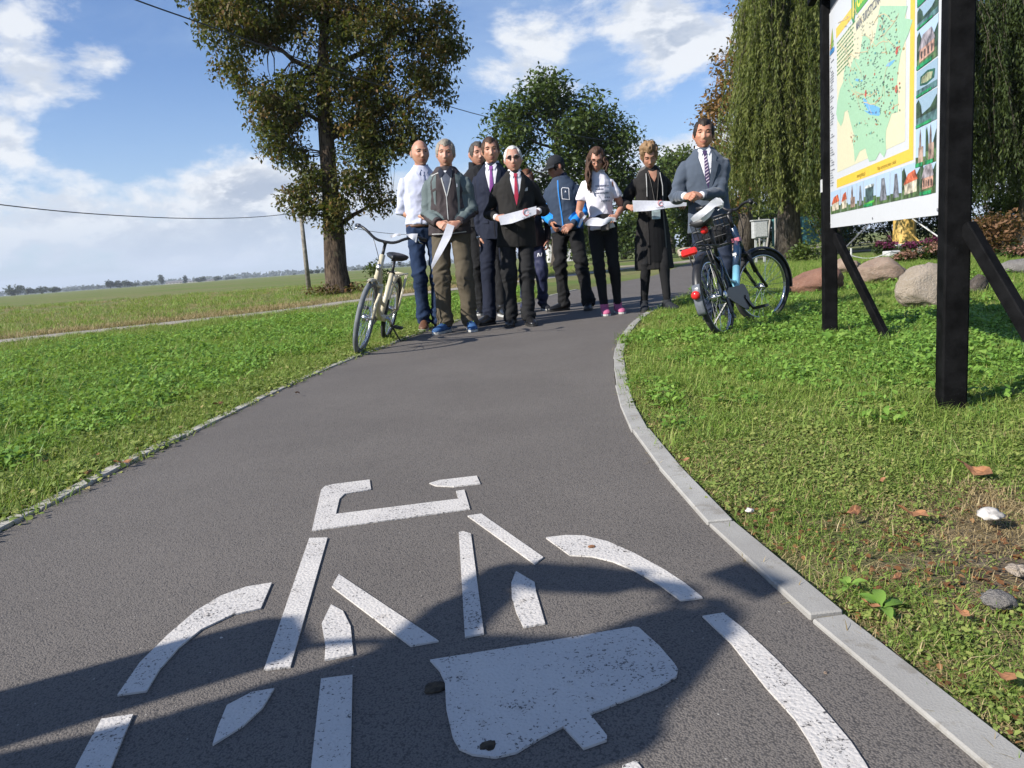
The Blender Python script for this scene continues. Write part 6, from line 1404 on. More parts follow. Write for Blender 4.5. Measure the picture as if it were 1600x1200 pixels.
    if hair and hair.get('stub'): stub = (np.abs(q[:, 0]) < .085) & (q[:, 1] > -.018) & (q[:, 2] > -.035) & (q[:, 2] < .070) & (np.abs(q[:, 0]) > .0) & ((q[:, 2] < .045) | (q[:, 1] > .03)) & (q[:, 1] < .14)
    me.polygons.foreach_set('material_index', np.where(lip, 1, np.where(stub, 2, 0)).astype(np.int32)); body = link('body', me, [ms_, m_lip, m_hairs['stub']], root, True)
    # eyes, brows
    hb = lambda x, y, z: MH @ Vector((x * k, y * k, z * k))
    for sg in (-1, 1):
        ey = MB(); ey.ball(hb(sg * .0305, -.0740, .0105), (.0125 * k, .0120 * k, .0105 * k), 10, 8); e_ = ey.build('eye', m_eyew, body, True); MB().ball(hb(sg * .0305, -.0835, .0095), (.0058 * k, .0045 * k, .0058 * k), 8, 6).build('iris', m_iris, e_, True) if False else None
        e_.data.materials.append(m_iris); c_ = centers(e_.data); qq = ((c_ - t3) @ Ai.T) / k; e_.data.polygons.foreach_set('material_index', (((qq[:, 0] - sg * .0305) ** 2 + (qq[:, 2] - .009) ** 2 < .0062 ** 2) & (qq[:, 1] < -.078)).astype(np.int32))
        ld = MB(); ld.tube([hb(sg * .014, -.086, .014), hb(sg * .031, -.0915, .0195), hb(sg * .047, -.079, .013)], [.003 * k, .0052 * k, .003 * k], 6); ld.build('eyelid', ms_, body, True)
        if brows: br = MB(); br.tube([hb(sg * .013, -.096, .029), hb(sg * .030, -.0975, .035), hb(sg * .050, -.080, .030)], [.0022 * k, .0034 * k, .0018 * k], 6); br.build('eyebrow', m_hairs[(hair or {}).get('brow', 'brown')], body, True)
    # --- hair: shell over the skull
    if hair and hair.get('style'):
        st = hair['style']; x, y, z = n[:, 0], n[:, 1], n[:, 2]; hf = {'short': .66, 'recede': .80, 'curly': .60, 'long': .66}[st]
        ax = np.abs(x); front = hf - .10 * np.exp(-(ax / .22) ** 2) * (st != 'recede') + .06 * np.exp(-((ax - .42) / .12) ** 2) - .95 * np.clip((ax - .58) / .34, 0, 1)
        sidel = np.where(y < -.18, front, np.where(y < .22, .28 if st != 'long' else -.3, -.05 - .55 * np.clip(y, 0, 1)))
        line = np.where((y < -.18) & (ax < .95), front, sidel); line = np.where((ax > .80) & (y < -.10) & (y > -.34), -.02, line)
        keep = z > line + .10 * (vnoise(n * 14) - .5)
        th = dict(short=.017, recede=.008, curly=.020, long=.014)[st] * hair.get('thick', 1); P = hp / k; fr_ = dict(short=26, recede=18, curly=10, long=10)[st]
        grow = np.clip((z - line) * 4.5, 0, 1) * np.clip(.25 + 1.1 * z, .2, 1); q = n * (.0015 + th * (.10 + .90 * grow) + (fbm(n * fr_ + hx * 40, 4) - .5) * th * (1.6 if st == 'curly' else 1.2))[:, None]
        if st == 'curly': q *= (.55 + .75 * np.clip(z * 1.3, 0, 1))[:, None]
        out = P + q; faces = [f for f in fc if keep[f[0]] or keep[f[1]] or keep[f[2]]]; use = sorted({i for f in faces for i in f}); mp_ = {i: j for j, i in enumerate(use)}; m_ = len(use)
        edge = {}; 
        for f in faces:
            for a, b_ in ((f[0], f[1]), (f[1], f[2]), (f[2], f[0])): edge[(a, b_)] = 1
        V = np.vstack([out[use], (P * .97)[use]]) * k; V = V @ A3.T + t3; FF = [tuple(mp_[i] for i in f) for f in faces] + [tuple(mp_[i] + m_ for i in reversed(f)) for f in faces]
        FF += [(mp_[a], mp_[a] + m_, mp_[b_] + m_, mp_[b_]) for (a, b_) in edge if (b_, a) not in edge]
        hm = MB(); hm.add([tuple(v) for v in V], FF)
        if st == 'long':
            rr = random.Random(4)
            for j in range(46):
                sd = -1 if j % 5 else 1; x0 = sd * rr.uniform(.045, .078); y0 = rr.uniform(-.03, .06); P0 = hb(x0, y0, rr.uniform(.0, .05)); ln = rr.uniform(.26, .36) if sd < 0 else rr.uniform(.10, .18)
                pts = [P0]
                for q_ in range(1, 8): f = q_ / 7; pts.append(P0 + Vector((sd * .030 * math.sin(f * 2.4) + .012 * math.sin(f * 11 + j), -.055 * f - .05 * f * (sd < 0) + .010 * math.cos(f * 9 + j), -ln * f)))
                hm.tube(pts, [.012, .014, .014, .013, .012, .010, .008, .003], 5)
        hm.build('hair', m_hairs[hair['color']], root, True)
    if hair and hair.get('glasses'):
        gl = MB(); lens = MB(); 
        for sg in (-1, 1):
            P_ = [hb(sg * (.031 + .023 * math.cos(a)), -.104 + .012 * abs(math.cos(a)) * (sg * math.cos(a) > 0), .010 + .0155 * math.sin(a)) for a in np.linspace(0, 2 * math.pi, 13)]; gl.tube(P_, .0024 * k, 5); gl.tube([hb(sg * .054, -.094, .014), hb(sg * .078, -.02, .012), hb(sg * .080, .012, .008)], .0024 * k, 5)
            lens.add([tuple(p) for p in P_[:-1]], [tuple(range(12))])
        gl.tube([hb(-.009, -.105, .013), hb(.009, -.105, .013)], .0024 * k, 5); go_ = gl.build('glasses', m_blackp, root, True)
        if hair['glasses'] == 'tinted': lens.build('lens', m_lens, go_)
    # --- trousers
    lw = legw * s * (1 - .05 * fem); mb = MB(); L_ = legs; r_hip, r_kn, r_an = [q_ * .93 for q_ in L_.get('r', (.094, .068, .060))]; hem = L_.get('hem', .055)
    mb.tube([J(0, .005, 1.02 * s), J(0, .005, .93 * s), J(0, .008, .84 * s)], [(.150 * s * sw + .02 * belly, .105 * s + .02 * belly), (.168 * s * sw, .118 * s), (.14 * s * sw, .10 * s)], 22, ref=(0, 1, 0))
    for i in (0, 1):
        a_ = Vector((ank[i].x, ank[i].y, hem * s)); mb.tube([hips[i] + Vector((0, 0, .03)), hips[i].lerp(knees[i], .35), knees[i], knees[i].lerp(a_, .35) + Vector((0, .012, 0)), a_.lerp(knees[i], .12), a_], [r_hip * lw, r_hip * .93 * lw, r_kn * lw, r_kn * .98 * lw, r_an * lw, r_an * 1.02 * lw], 16)
    me = remesh(mb, .0095, 4); z_ = [((*knees[i][:2], knees[i].z), .13, .9) for i in (0, 1)] + [((ank[i].x, ank[i].y, .12 * s), .10, 1.2 if hem < .1 else .2) for i in (0, 1)] + [((0, 0, .88 * s), .16, .7)]
    crease(me, L_.get('cr', .009), 20, 6, hx * 7 + s, z_); tro = link('trousers', me, L_['mat'], root, True)
    # --- upper garment
    T0 = top; kind = T0['kind']; zz = T0.get('hem', {'suit': .80, 'jacket': .90, 'shirt': .98, 'tee': .93, 'coat': .42}[kind]); ex = T0.get('ex', {'suit': .014, 'jacket': .020, 'shirt': .006, 'tee': .006, 'coat': .018}[kind])
    kw = .010 if kind == 'suit' else 0; sec = [(zz, .172 + kw, .124 + kw), (.95, .163, .116 + kw), (1.06, .147 if not fem else .130, .110), (1.18, .158 - .010 * fem, .114 + .012 * fem), (1.29, .168 - .008 * fem, .118 + .014 * fem), (1.38, .160, .106), (1.435, .130, .086), (1.475, .092, .072), (1.512, .064, .062)]
    if kind == 'coat': sec = [(zz, .215, .15), (.6, .20, .145), (.8, .186, .135)] + sec[1:]
    sec = [q for q in sec if q[0] >= zz]; bl_ = lambda z: belly * .045 * math.exp(-((z - 1.05) / .14) ** 2)
    pts = [J(0, .004 - bl_(z) * .7, z * s) for z, _, _ in sec]; rr_ = [((a * sw + ex + bl_(z) * .5) * s, (b_ + ex + bl_(z)) * s) for z, a, b_ in sec]
    tb_ = MB(); tb_.tube(pts, rr_, 28, ref=(0, 1, 0)); tm = tb_.mesh('t'); bm = bmesh.new(); bm.from_mesh(tm); bmesh.ops.recalc_face_normals(bm, faces=bm.faces); bmesh.ops.triangulate(bm, faces=bm.faces[:]); tree0 = BVHTree.FromBMesh(bm); bm.free(); bpy.data.meshes.remove(tm)
    mb = MB(); mb.v = list(tb_.v); mb.f = list(tb_.f); mb.m = list(tb_.m); sr = T0.get('sleeve_r', (.070, .062, .055, .044)); zn = []
    for i in (0, 1):
        E_, W_, T_ = arm[i]; sg = (-1, 1)[i]; S0 = S[i] - Vector((sg * .06 * s, 0, -.004)); r_ = [x * s * (1 - .10 * fem) * .88 for x in sr]
        if sleeve == 'long': mb.tube([S0, S[i] + Vector((0, 0, -.010)), S[i].lerp(E_, .2), S[i].lerp(E_, .5), E_, E_.lerp(W_, .5), W_ - (W_ - E_) * .02], [r_[0] * .62, r_[0] * .82, r_[0] * .98, r_[1], r_[2], (r_[2] + r_[3]) / 2, r_[3]], 16)
        elif sleeve == 'rolled': mb.tube([S0, S[i], S[i].lerp(E_, .2), S[i].lerp(E_, .5), E_.lerp(S[i], .06), E_], [r_[0] * .62, r_[0] * .84, r_[0], r_[1], r_[2], r_[2] * 1.08], 16)
        else: mb.tube([S0, S[i], S[i].lerp(E_, .2), S[i].lerp(E_, .4), S[i].lerp(E_, .58)], [r_[0] * .62, r_[0] * .84, r_[0], r_[1] * 1.08, r_[1] * 1.14], 16)
        zn += [(tuple(E_), .11, 1.3), (tuple(S[i] - Vector((sg * .05, 0, .10))), .09, .9)]
    zn += [((0, -.1, 1.05 * s), .12, .6)]
    me = remesh(mb, .009, 4); crease(me, T0.get('cr', .007), 17, 6, hx * 5 + 2 * s, zn)
    if T0.get('paint'): me.polygons.foreach_set('material_index', T0['paint'](centers(me), s, arm, S).astype(np.int32))
    gar = link({'suit': 'suit_jacket', 'jacket': 'jacket', 'shirt': 'shirt', 'tee': 't_shirt', 'coat': 'coat'}[kind], me, T0['mats'], root, True)
    bm = bmesh.new(); bm.from_mesh(me); tree1 = BVHTree.FromBMesh(bm); bm.free(); casts = (tree0, tree1)
    X = lambda x, z: (x * s + leanx(z * s), z * s)
    def D_(name, poly, m, off=.006, par=None): return cut_decal(name, [X(x, z) for x, z in poly], casts, m, par or gar, off)
    def collar(m, r_=.066, z0=1.475, z1=1.525, open_=.35, t_=.008):
        mbc = MB(); vs = []; fs = []; N = 26
        for i in range(N + 1):
            a = -math.pi / 2 + open_ + (2 * math.pi - 2 * open_) * i / N; dip = .030 * max(0, -math.sin(a)) ** 3
            for (rr2, z) in ((r_ + .012, z0 - dip * .8), (r_, z1 - dip), (r_ - t_, z1 - dip), (r_ - t_ + .008, z0 - dip * .8)): vs.append(J(rr2 * math.cos(a) * s, .016 + rr2 * math.sin(a) * s, z * s))
        for i in range(N):
            for j in range(4): fs.append((i * 4 + j, i * 4 + (j + 1) % 4, (i + 1) * 4 + (j + 1) % 4, (i + 1) * 4 + j))
        fs += [(0, 1, 2, 3), (N * 4 + 3, N * 4 + 2, N * 4 + 1, N * 4)]; mbc.add(vs, fs); return mbc.build('collar', m, gar, True)
    if kind == 'suit':
        vz = T0.get('vz', 1.16); D_('shirt_front', [(-.052, 1.485), (-.058, 1.44), (-.030, 1.28), (0, vz), (.030, 1.28), (.058, 1.44), (.052, 1.485), (0, 1.47)], T0['shirt'], .005)
        if T0.get('vest'): D_('waistcoat', [(-.045, 1.34), (-.030, 1.22), (0, vz), (.030, 1.22), (.045, 1.34), (.012, 1.25), (0, 1.22), (-.012, 1.25)], T0['vest'], .007)
        if T0.get('tie'):
            ti = D_('tie', [(-.010, 1.452), (-.021, 1.26), (0, vz + .01), (.021, 1.26), (.010, 1.452)], T0['tie'], .012); D_('tie_knot', [(-.020, 1.482), (-.012, 1.445), (.012, 1.445), (.020, 1.482)], T0['tie'], .017, ti)
            for q_ in range(9 if T0.get('stripe') else 0): z = 1.43 - q_ * .027; D_('tie_stripe', [(-.014, z - .016), (.014, z + .002), (.014, z + .011), (-.014, z - .007)], T0['stripe'], .0145, ti)
        for sg in (-1, 1):
            lp = D_('lapel', [(sg * .060, 1.49), (sg * .098, 1.425), (sg * .088, 1.385), (sg * .108, 1.365), (sg * .065, 1.25), (sg * .006, vz - .02), (sg * .002, vz + .02), (sg * .034, 1.29), (sg * .060, 1.43), (sg * .050, 1.485)], T0['mats'][0], .011)
            D_('pocket_flap', [(sg * .055, .98), (sg * .055, .955), (sg * .125, .955), (sg * .125, .98)], T0['mats'][0], .008)
            E_, W_, T_ = arm[(0, 1)[sg > 0]]; MB().tube([W_ - (W_ - E_).normalized() * .01, W_ + (W_ - E_).normalized() * .014], [.034 * s, .032 * s], 14).build('shirt_cuff', T0['shirt'], gar, True)
        D_('jacket_opening', [(-.003, vz), (.003, vz), (.006, zz + .02), (.0, zz + .02)], m_blackp, .004)
        for z in (vz - .03, vz - .13):
            p = X(.012, z); h = tree1.ray_cast(Vector((p[0], -1, p[1])), Vector((0, 1, 0)));  MB().ball((p[0], tree0.ray_cast(Vector((p[0], -1, p[1])), Vector((0, 1, 0)))[0].y - .004, p[1]), (.008, .004, .008), 8, 5).build('button', m_blackp, gar)
        collar(T0['shirt'], .064, 1.470, 1.535, .20)
        for sg in (-1, 1): D_('collar_point', [(sg * .006, 1.480), (sg * .030, 1.440), (sg * .056, 1.485), (sg * .045, 1.51)], T0['shirt'], .013)
        if T0.get('square'): D_('pocket_square', [(.085, 1.33), (.088, 1.305), (.115, 1.31), (.118, 1.345), (.10, 1.335)], T0['square'], .010)
    if decals: decals(D_, collar, dict(root=root, gar=gar, s=s, J=J, arm=arm, S=S, hb=hb, tro=tro, MH=MH, k=k, X=X, trees=casts, ank=ank, lx=lx, rt=rt))
    for i in (0, 1):
        sh = shoes; ang = R(toe[i]) ; shoe(root, ank[i], ang, s * sh.get('k', 1), sh['up'], sh['sole'], sh.get('L', .285), sh.get('lace'), sh.get('high', 0))
    PEOPLE.append(root); return root

def belt(c, z0, m, gap=0.0, h=.035, rr=(.165, .122)):
    J = c['J']; s = c['s']; mb = MB(); vs = []; fs = []; N = 30
    for i in range(N):
        a = 2 * math.pi * i / N
        for (e, dz) in ((0, 0), (.006, 0), (.006, h), (0, h)): vs.append(J((rr[0] + e) * s * math.cos(a), .005 + (rr[1] + e) * s * math.sin(a), (z0 + dz) * s))
    for i in range(N):
        for j in range(4): fs.append((i * 4 + j, i * 4 + (j + 1) % 4, ((i + 1) % N) * 4 + (j + 1) % 4, ((i + 1) % N) * 4 + j))
    return mb.add(vs, fs).build('belt', m, c['root'], True)

c_shirt = cloth('pale_blue_shirt', (.46, .48, .60), .85); c_jean = cloth('dark_denim', (.014, .027, .062), .9, .25, 500, .5); c_brownl = mat('brown_leather', (.12, .055, .03), .5); c_khaki = cloth('khaki_trousers', (.082, .068, .047), .9)
c_soft = cloth('dark_softshell', (.045, .036, .038), .8); c_tealg = cloth('grey_teal_softshell', (.095, .120, .122), .8); c_pipe = mat('pale_piping', (.45, .45, .44), .5); c_lime = mat('lime_lace', (.38, .62, .06), .6); c_bluesh = mat('blue_sneaker', (.03, .09, .22), .7)
c_hood = cloth('black_hoodie', (.014, .014, .016), .9); c_wine = cloth('dark_red_lining', (.08, .02, .025), .9); c_navy = cloth('navy_suit', (.012, .016, .032), .8); c_navyt = cloth('navy_trousers', (.010, .013, .026), .85)
c_char = cloth('charcoal_suit', (.017, .016, .0155), .85); c_chart = cloth('charcoal_trousers', (.014, .014, .015), .85); c_vest = cloth('dark_green_waistcoat', (.018, .028, .026), .8); c_purple = mat('purple_tie', (.20, .05, .24), .4); c_red = mat('red_tie', (.38, .03, .06), .4)
c_track = cloth('navy_track_pants', (.022, .026, .062), .6); c_mar = cloth('black_red_jacket', (.020, .013, .014), .8); c_slate = cloth('dark_slate_softshell', (.030, .045, .075), .8); c_azure = cloth('azure_sleeve', (.015, .20, .60), .7); c_black = cloth('black_cloth', (.011, .011, .012), .9)
c_tee = cloth('white_cotton', (.66, .64, .70), .9); c_pink = mat('pink_sneaker', (.42, .10, .20), .7, bump=.5, bscale=400); c_greys = cloth('blue_grey_suit', (.058, .074, .102), .8, sheen=.2); c_nvt = cloth('dark_blue_trousers', (.018, .025, .045), .8); c_coat = cloth('black_jersey', (.018, .017, .017), .95)
c_hoodl = cloth('grey_hood_lining', (.10, .095, .09), .95); c_tie2 = mat('dark_violet_tie', (.05, .03, .09), .4); c_str = mat('silver_stripe', (.50, .42, .50), .4); c_capm = cloth('black_cap', (.018, .020, .024), .8)
SHB = dict(up=m_leather, sole=m_soled)

def d1(D_, collar, c):
    s, J = c['s'], c['J']; collar(c_shirt, .068, 1.465, 1.53, .30)
    for sg in (-1, 1): D_('collar_point', [(sg * .010, 1.475), (sg * .035, 1.425), (sg * .062, 1.48), (sg * .05, 1.51)], c_shirt, .012)
    D_('button_strip', [(-.012, 1.46), (-.012, 1.0), (.012, 1.0), (.012, 1.46)], c_shirt, .010); belt(c, .955, c_brownl)
    for z in (1.42, 1.34, 1.26, 1.18, 1.10): p = c['X'](0, z); h = c['trees'][0].ray_cast(Vector((p[0], -1, p[1])), Vector((0, 1, 0))); MB().ball((p[0], h[0].y - .012, p[1]), (.005, .003, .005), 8, 5).build('button', m_shirtw, c['gar'])
    for i in (0, 1): E_, W_, T_ = c['arm'][i]; dd = (E_ - c['S'][i]).normalized(); MB().tube([E_ - dd * .05, E_ - dd * .045, E_ + dd * .005, E_ + dd * .008], [.050, .060, .060, .050], 16).build('rolled_cuff', c_shirt, c['gar'], True)
person('bald man in a pale blue shirt with rolled sleeves and dark jeans', (672, 513), (656, 219), [(664, 515), (686, 513)], [(671, 340, .17), (700, 348, .15)], yaw=12, head=(8, 2, 0), w=1.02, top=dict(kind='shirt', mats=[c_shirt], cr=.008, sleeve_r=(.068, .062, .056, .05)), sleeve='rolled',
       hair=dict(stub=True, brow='grey'), legs=dict(mat=c_jean, r=(.088, .064, .056)), shoes=dict(up=c_brownl, sole=m_sole), decals=d1, toe=(-10, 20), smile=.6)
def paint2(C, s, arm, S):
    out = np.zeros(len(C), int)
    for i in (0, 1):
        a, b_ = np.array(S[i]), np.array(arm[i][0]); d = b_ - a; t_ = ((C - a) @ d) / (d @ d); r_ = np.linalg.norm(C - a - t_[:, None] * d, axis=1); out[(t_ > -.25) & (t_ < 1.0) & (r_ < .10 * s) & (C[:, 1] < a[1] + .02)] = 1
        a, b_ = np.array(arm[i][0]), np.array(arm[i][1]); d = b_ - a; t_ = ((C - a) @ d) / (d @ d); r_ = np.linalg.norm(C - a - t_[:, None] * d, axis=1); out[(t_ > .05) & (t_ < .85) & (r_ < .075 * s) & (C[:, 2] > (a + t_[:, None] * d)[:, 2] + .012)] = 1
    return out
def d2(D_, collar, c):
    D_('shirt_front', [(-.045, 1.485), (-.028, 1.36), (-.002, 1.24), (.004, 1.24), (.040, 1.36), (.052, 1.485), (0, 1.465)], cloth('grey_blue_shirt', (.075, .085, .115)), .006)
    D_('undershirt', [(-.014, 1.468), (0, 1.45), (.014, 1.468), (0, 1.472)], m_shirtw, .012)
    for sg in (-1, 1): D_('collar_flap', [(sg * .006, 1.455), (sg * .05, 1.40), (sg * .068, 1.47), (sg * .045, 1.505)], cloth('navy_collar', (.016, .020, .034)), .013); D_('front_panel', [(sg * .085, 1.44), (sg * .135, 1.42), (sg * .118, 1.20), (sg * .118, 1.00), (sg * .098, 1.00), (sg * .100, 1.22)], c_tealg, .006)
    D_('zip', [(-.060, 1.485), (-.052, 1.49), (-.022, 1.36), (.006, 1.24), (.012, .90), (.004, .90), (-.002, 1.235), (-.032, 1.36)], c_pipe, .009); D_('zip', [(.060, 1.485), (.068, 1.48), (.048, 1.36), (.010, 1.235), (.006, 1.25), (.040, 1.37)], c_pipe, .009)
    D_('shoulder_piping', [(-.135, 1.44), (-.09, 1.455), (-.05, 1.465), (-.05, 1.457), (-.09, 1.447), (-.133, 1.432)], c_pipe, .008); D_('hem_piping', [(-.16, .915), (0, .905), (.16, .915), (.16, .908), (0, .898), (-.16, .908)], c_pipe, .007)
    D_('logo', [(.098, 1.345), (.106, 1.345), (.106, 1.315), (.098, 1.315)], m_shirtw, .012)
    for q in (-.11, -.13): D_('pocket_zip', [(q, 1.10), (q + .004, 1.10), (q + .03, 1.0), (q + .026, 1.0)], c_pipe, .009)
    collar(c_soft, .074, 1.46, 1.515, .55)
person('man with short grey hair in a dark and teal softshell jacket and khaki trousers', (714, 516), (694, 220), [(697, 519), (736, 516)], [(690, 353, .31), (711, 353, .31)], yaw=-2, head=(3, 3, 3), w=1.05, belly=.5, top=dict(kind='jacket', mats=[c_soft, c_tealg], cr=.008, paint=paint2, sleeve_r=(.078, .070, .062, .050)),
       hair=dict(style='short', color='grey', brow='grey', thick=.9), legs=dict(mat=c_khaki, r=(.098, .076, .068)), shoes=dict(up=c_bluesh, sole=m_sole, lace=c_lime, k=1.03), decals=d2, toe=(-22, 10), skin=(.52, .31, .23), grip=(.95, .5))
def d3(D_, collar, c):
    collar(c_hood, .095, 1.43, 1.56, .5, .02); collar(c_wine, .075, 1.45, 1.545, .5, .006)
person('dark haired man in a black hooded jacket standing behind the two men in front', (766, 490), (744, 223), [(754, 491), (785, 494)], [(735, 395, .05), (790, 395, .05)], yaw=5, head=(14, 2, 0), w=1.05, top=dict(kind='jacket', mats=[c_hood], cr=.008), hair=dict(style='short', color='darkgrey', brow='dark', thick=.7), legs=dict(mat=c_black), shoes=dict(up=m_leather, sole=m_sole), decals=d3, skin=(.48, .28, .21), smile=.5)
person('man in a navy suit with a violet tie in the second row', (786, 503), (766, 216), [(766, 507), (800, 503)], [(751, 385, .05), (808, 380, .05)], yaw=-8, head=(12, 2, -3), w=.98, top=dict(kind='suit', mats=[c_navy], shirt=m_shirtw, tie=c_purple, cr=.006), hair=dict(style='short', color='brown', brow='brown', thick=.75), legs=dict(mat=c_navyt, cr=.006), shoes=SHB, toe=(-30, 8), skin=(.52, .31, .22), smile=.3)
person('white haired man in a charcoal suit with red tie, glasses and a short ribbon', (812, 507), (803, 229), [(799, 509), (827, 508)], [(779, 341, .24), (839, 330, .26)], yaw=3, head=(-4, 1, -2), w=1.02, belly=.6, top=dict(kind='suit', mats=[c_char], shirt=m_shirtw, tie=c_red, vest=c_vest, square=c_pipe, cr=.007, hem=.78), hair=dict(style='recede', color='white', brow='white', glasses='tinted', thick=1.2), legs=dict(mat=c_chart, r=(.092, .068, .062), cr=.008), shoes=SHB, toe=(-8, 8), skin=(.54, .32, .25), grip=(.9, .5), hs=1.05)
def d6(D_, collar, c):
    collar(c_mar, .078, 1.46, 1.53, .5)
    J, s = c['J'], c['s']; bm = bmesh.new(); bm.from_mesh(c['tro'].data); tr = BVHTree.FromBMesh(bm); bm.free()
    k_ = c['lx'](G(849, 484)); x0 = .5 * (k_.x + J(.085 * s, 0, .8).x); z = .70 * s
    for poly in ([(-.035, -.02), (-.022, -.02), (-.012, .02), (-.025, .02)], [(-.018, .02), (-.010, .02), (.006, -.02), (-.004, -.02)], [(.008, -.02), (.020, -.02), (.030, .02), (.018, .02)]):
        cut_decal('trouser_logo', [(x0 + a, z + b_) for a, b_ in poly], (tr, None), m_shirtw, c['tro'], .004)
person('person mostly hidden behind the white haired man, in navy track pants', (838, 485), (822, 266), [(822, 487), (850, 484)], [(800, 390, .02), (856, 385, .05)], yaw=0, head=(0, 4, 0), top=dict(kind='jacket', mats=[c_mar], hem=.80), hair=dict(style='short', color='auburn', brow='auburn'), legs=dict(mat=c_track, r=(.090, .070, .060), cr=.010), shoes=dict(up=c_capm, sole=m_sole), decals=d6, skin=(.46, .26, .2), fem=.2)
def paint7(C, s, arm, S):
    out = np.zeros(len(C), int)
    for i in (0, 1):
        for a, b_, lo, hi in ((S[i], arm[i][0], .45, 1.1), (arm[i][0], arm[i][1], -.1, .82)):
            a, b_ = np.array(a), np.array(b_); d = b_ - a; t_ = ((C - a) @ d) / (d @ d); r_ = np.linalg.norm(C - a - t_[:, None] * d, axis=1); out[(t_ > lo) & (t_ < hi) & (r_ < .088 * s)] = 1
    return out
def d7(D_, collar, c):
    collar(c_navy, .076, 1.46, 1.56, .25); D_('zip', [(-.006, 1.47), (-.006, .92), (.004, .92), (.004, 1.47)], c_azure, .009); D_('zip_seam', [(-.014, 1.47), (-.014, .92), (-.009, .92), (-.009, 1.47)], mat('seam_blue', (.08, .14, .24), .7), .008)
    o = [(.035, 1.37), (.050, 1.385), (.115, 1.375), (.120, 1.365), (.112, 1.24), (.030, 1.255)]; i_ = [(.041, 1.366), (.052, 1.378), (.109, 1.368), (.113, 1.362), (.106, 1.247), (.037, 1.261)]
    for a in range(6): b_ = (a + 1) % 6; D_('pocket_outline', [o[a], o[b_], i_[b_], i_[a]], m_shirtw, .010)
    D_('pocket_mark', [(.068, 1.325), (.078, 1.350), (.088, 1.325), (.080, 1.330), (.076, 1.330)], m_shirtw, .010)
    # peaked cap
    n, fc = ico(); k = c['k']; MH = c['MH']; A3 = np.array(MH.to_3x3()); t3 = np.array(MH.translation); P = n * [.088, .108, .105] * k; P[:, 2] = np.maximum(P[:, 2], .0) + .034 * k; q = P @ A3.T + t3
    cap = MB().add([tuple(v) for v in q], fc).build('cap', c_capm, c['root'], True); hb = c['hb']; vs = []; fs = []; N = 12
    for i in range(N + 1):
        a = math.pi * (1.12 + .76 * i / N)
        for rad, dz in ((1.0, 0), (1.35, -.004), (1.75, -.020)):
            vs.append(hb(.086 * math.cos(a) * (1 + (rad - 1) * .35), .104 * math.sin(a) * rad, .040 + dz - .010 * abs(math.cos(a)) * (rad - 1)))
    m_ = len(vs); vs += [v + Vector((0, 0, -.004)) for v in vs]
    for i in range(N):
        for j in (0, 1): a = i * 3 + j; fs += [(a, a + 3, a + 4, a + 1), (m_ + a + 1, m_ + a + 4, m_ + a + 3, m_ + a)]
        a = i * 3 + 2; fs.append((a, a + 3, m_ + a + 3, m_ + a))
    MB().add(vs, fs).build('peak', c_capm, cap, True); MB().box(hb(.0, -.104, .075), (.030 * k, .006, .010 * k), MH.to_3x3()).build('cap_logo', m_shirtw, cap)
person('man in a black cap and dark jacket with azure sleeves, looking down to the side', (902, 483), (868, 243), [(882, 485), (921, 484)], [(866, 354, .10), (889, 357, .22)], yaw=-22, head=(-52, 16, 0), w=1.04, top=dict(kind='jacket', mats=[c_slate, c_azure], paint=paint7, cr=.007), hair=dict(style='short', color='dark', brow='dark', thick=.6), legs=dict(mat=c_black, r=(.092, .070, .064), cr=.012), shoes=dict(up=m_leather, sole=m_soled, high=.03), decals=d7, toe=(-45, 10), skin=(.42, .23, .16), grip=(.55, .1))
def d8(D_, collar, c):
    ink = mat('tee_print', (.10, .11, .16), .8); rr = random.Random(3)
    for z, x0, x1, h in ((1.335, -.02, .11, .014), (1.300, -.02, .05, .013), (1.262, -.03, .10, .011), (1.215, .06, .105, .012), (1.180, .02, .115, .012)):
        x = x0
        while x < x1: w_ = rr.uniform(.006, .014); D_('tee_lettering', [(x, z + (x - x0) * -.05), (x + w_, z - .0004), (x + w_, z + h), (x, z + h)], ink, .007); x += w_ + .005
    MB_ = MB(); J, s = c['J'], c['s']; q = lambda x, z, e=.012: Vector((c['X'](x, z)[0], c['trees'][0].ray_cast(Vector((c['X'](x, z)[0], -1, z * s)), Vector((0, 1, 0)))[0].y - e, z * s))
    strap = MB(); strap.tube([q(-.005, 1.25), q(.03, 1.19), q(.07, 1.10), q(.10, 1.02)], .0022, 5); strap.build('strap', m_shirtw, c['gar'])
    belt(c, 1.00, c_black, h=.03, rr=(.150, .132)); pz = q(.03, 1.0, .035); MB().ball(pz, (.105, .035, .055), 16, 10).build('waist_bag', c_black, c['root'], True)
    ce = MB(); ce.box(pz + Vector((.01, .0, -.085)), (.09, .022, .075)); ce.build('gloves', c_hoodl, c['root'], bevel=.01)
person('woman with long brown hair and glasses in a printed white t-shirt and pink sneakers', (953, 490), (928, 230), [(945, 492), (966, 489)], [(917, 347, .25), (961, 341, .25)], yaw=-9, head=(2, 22, 3), w=.98, fem=1, top=dict(kind='tee', mats=[c_tee], cr=.007, hem=.90, sleeve_r=(.062, .064, .06, .05)), sleeve='short', hair=dict(style='long', color='longbrown', brow='brown', glasses='clear'), legs=dict(mat=c_black, r=(.092, .062, .048), hem=.10, cr=.005), shoes=dict(up=c_pink, sole=m_sole, L=.27), decals=d8, toe=(8, 14), skin=(.50, .29, .21), smile=.5, grip=(.8, .4))
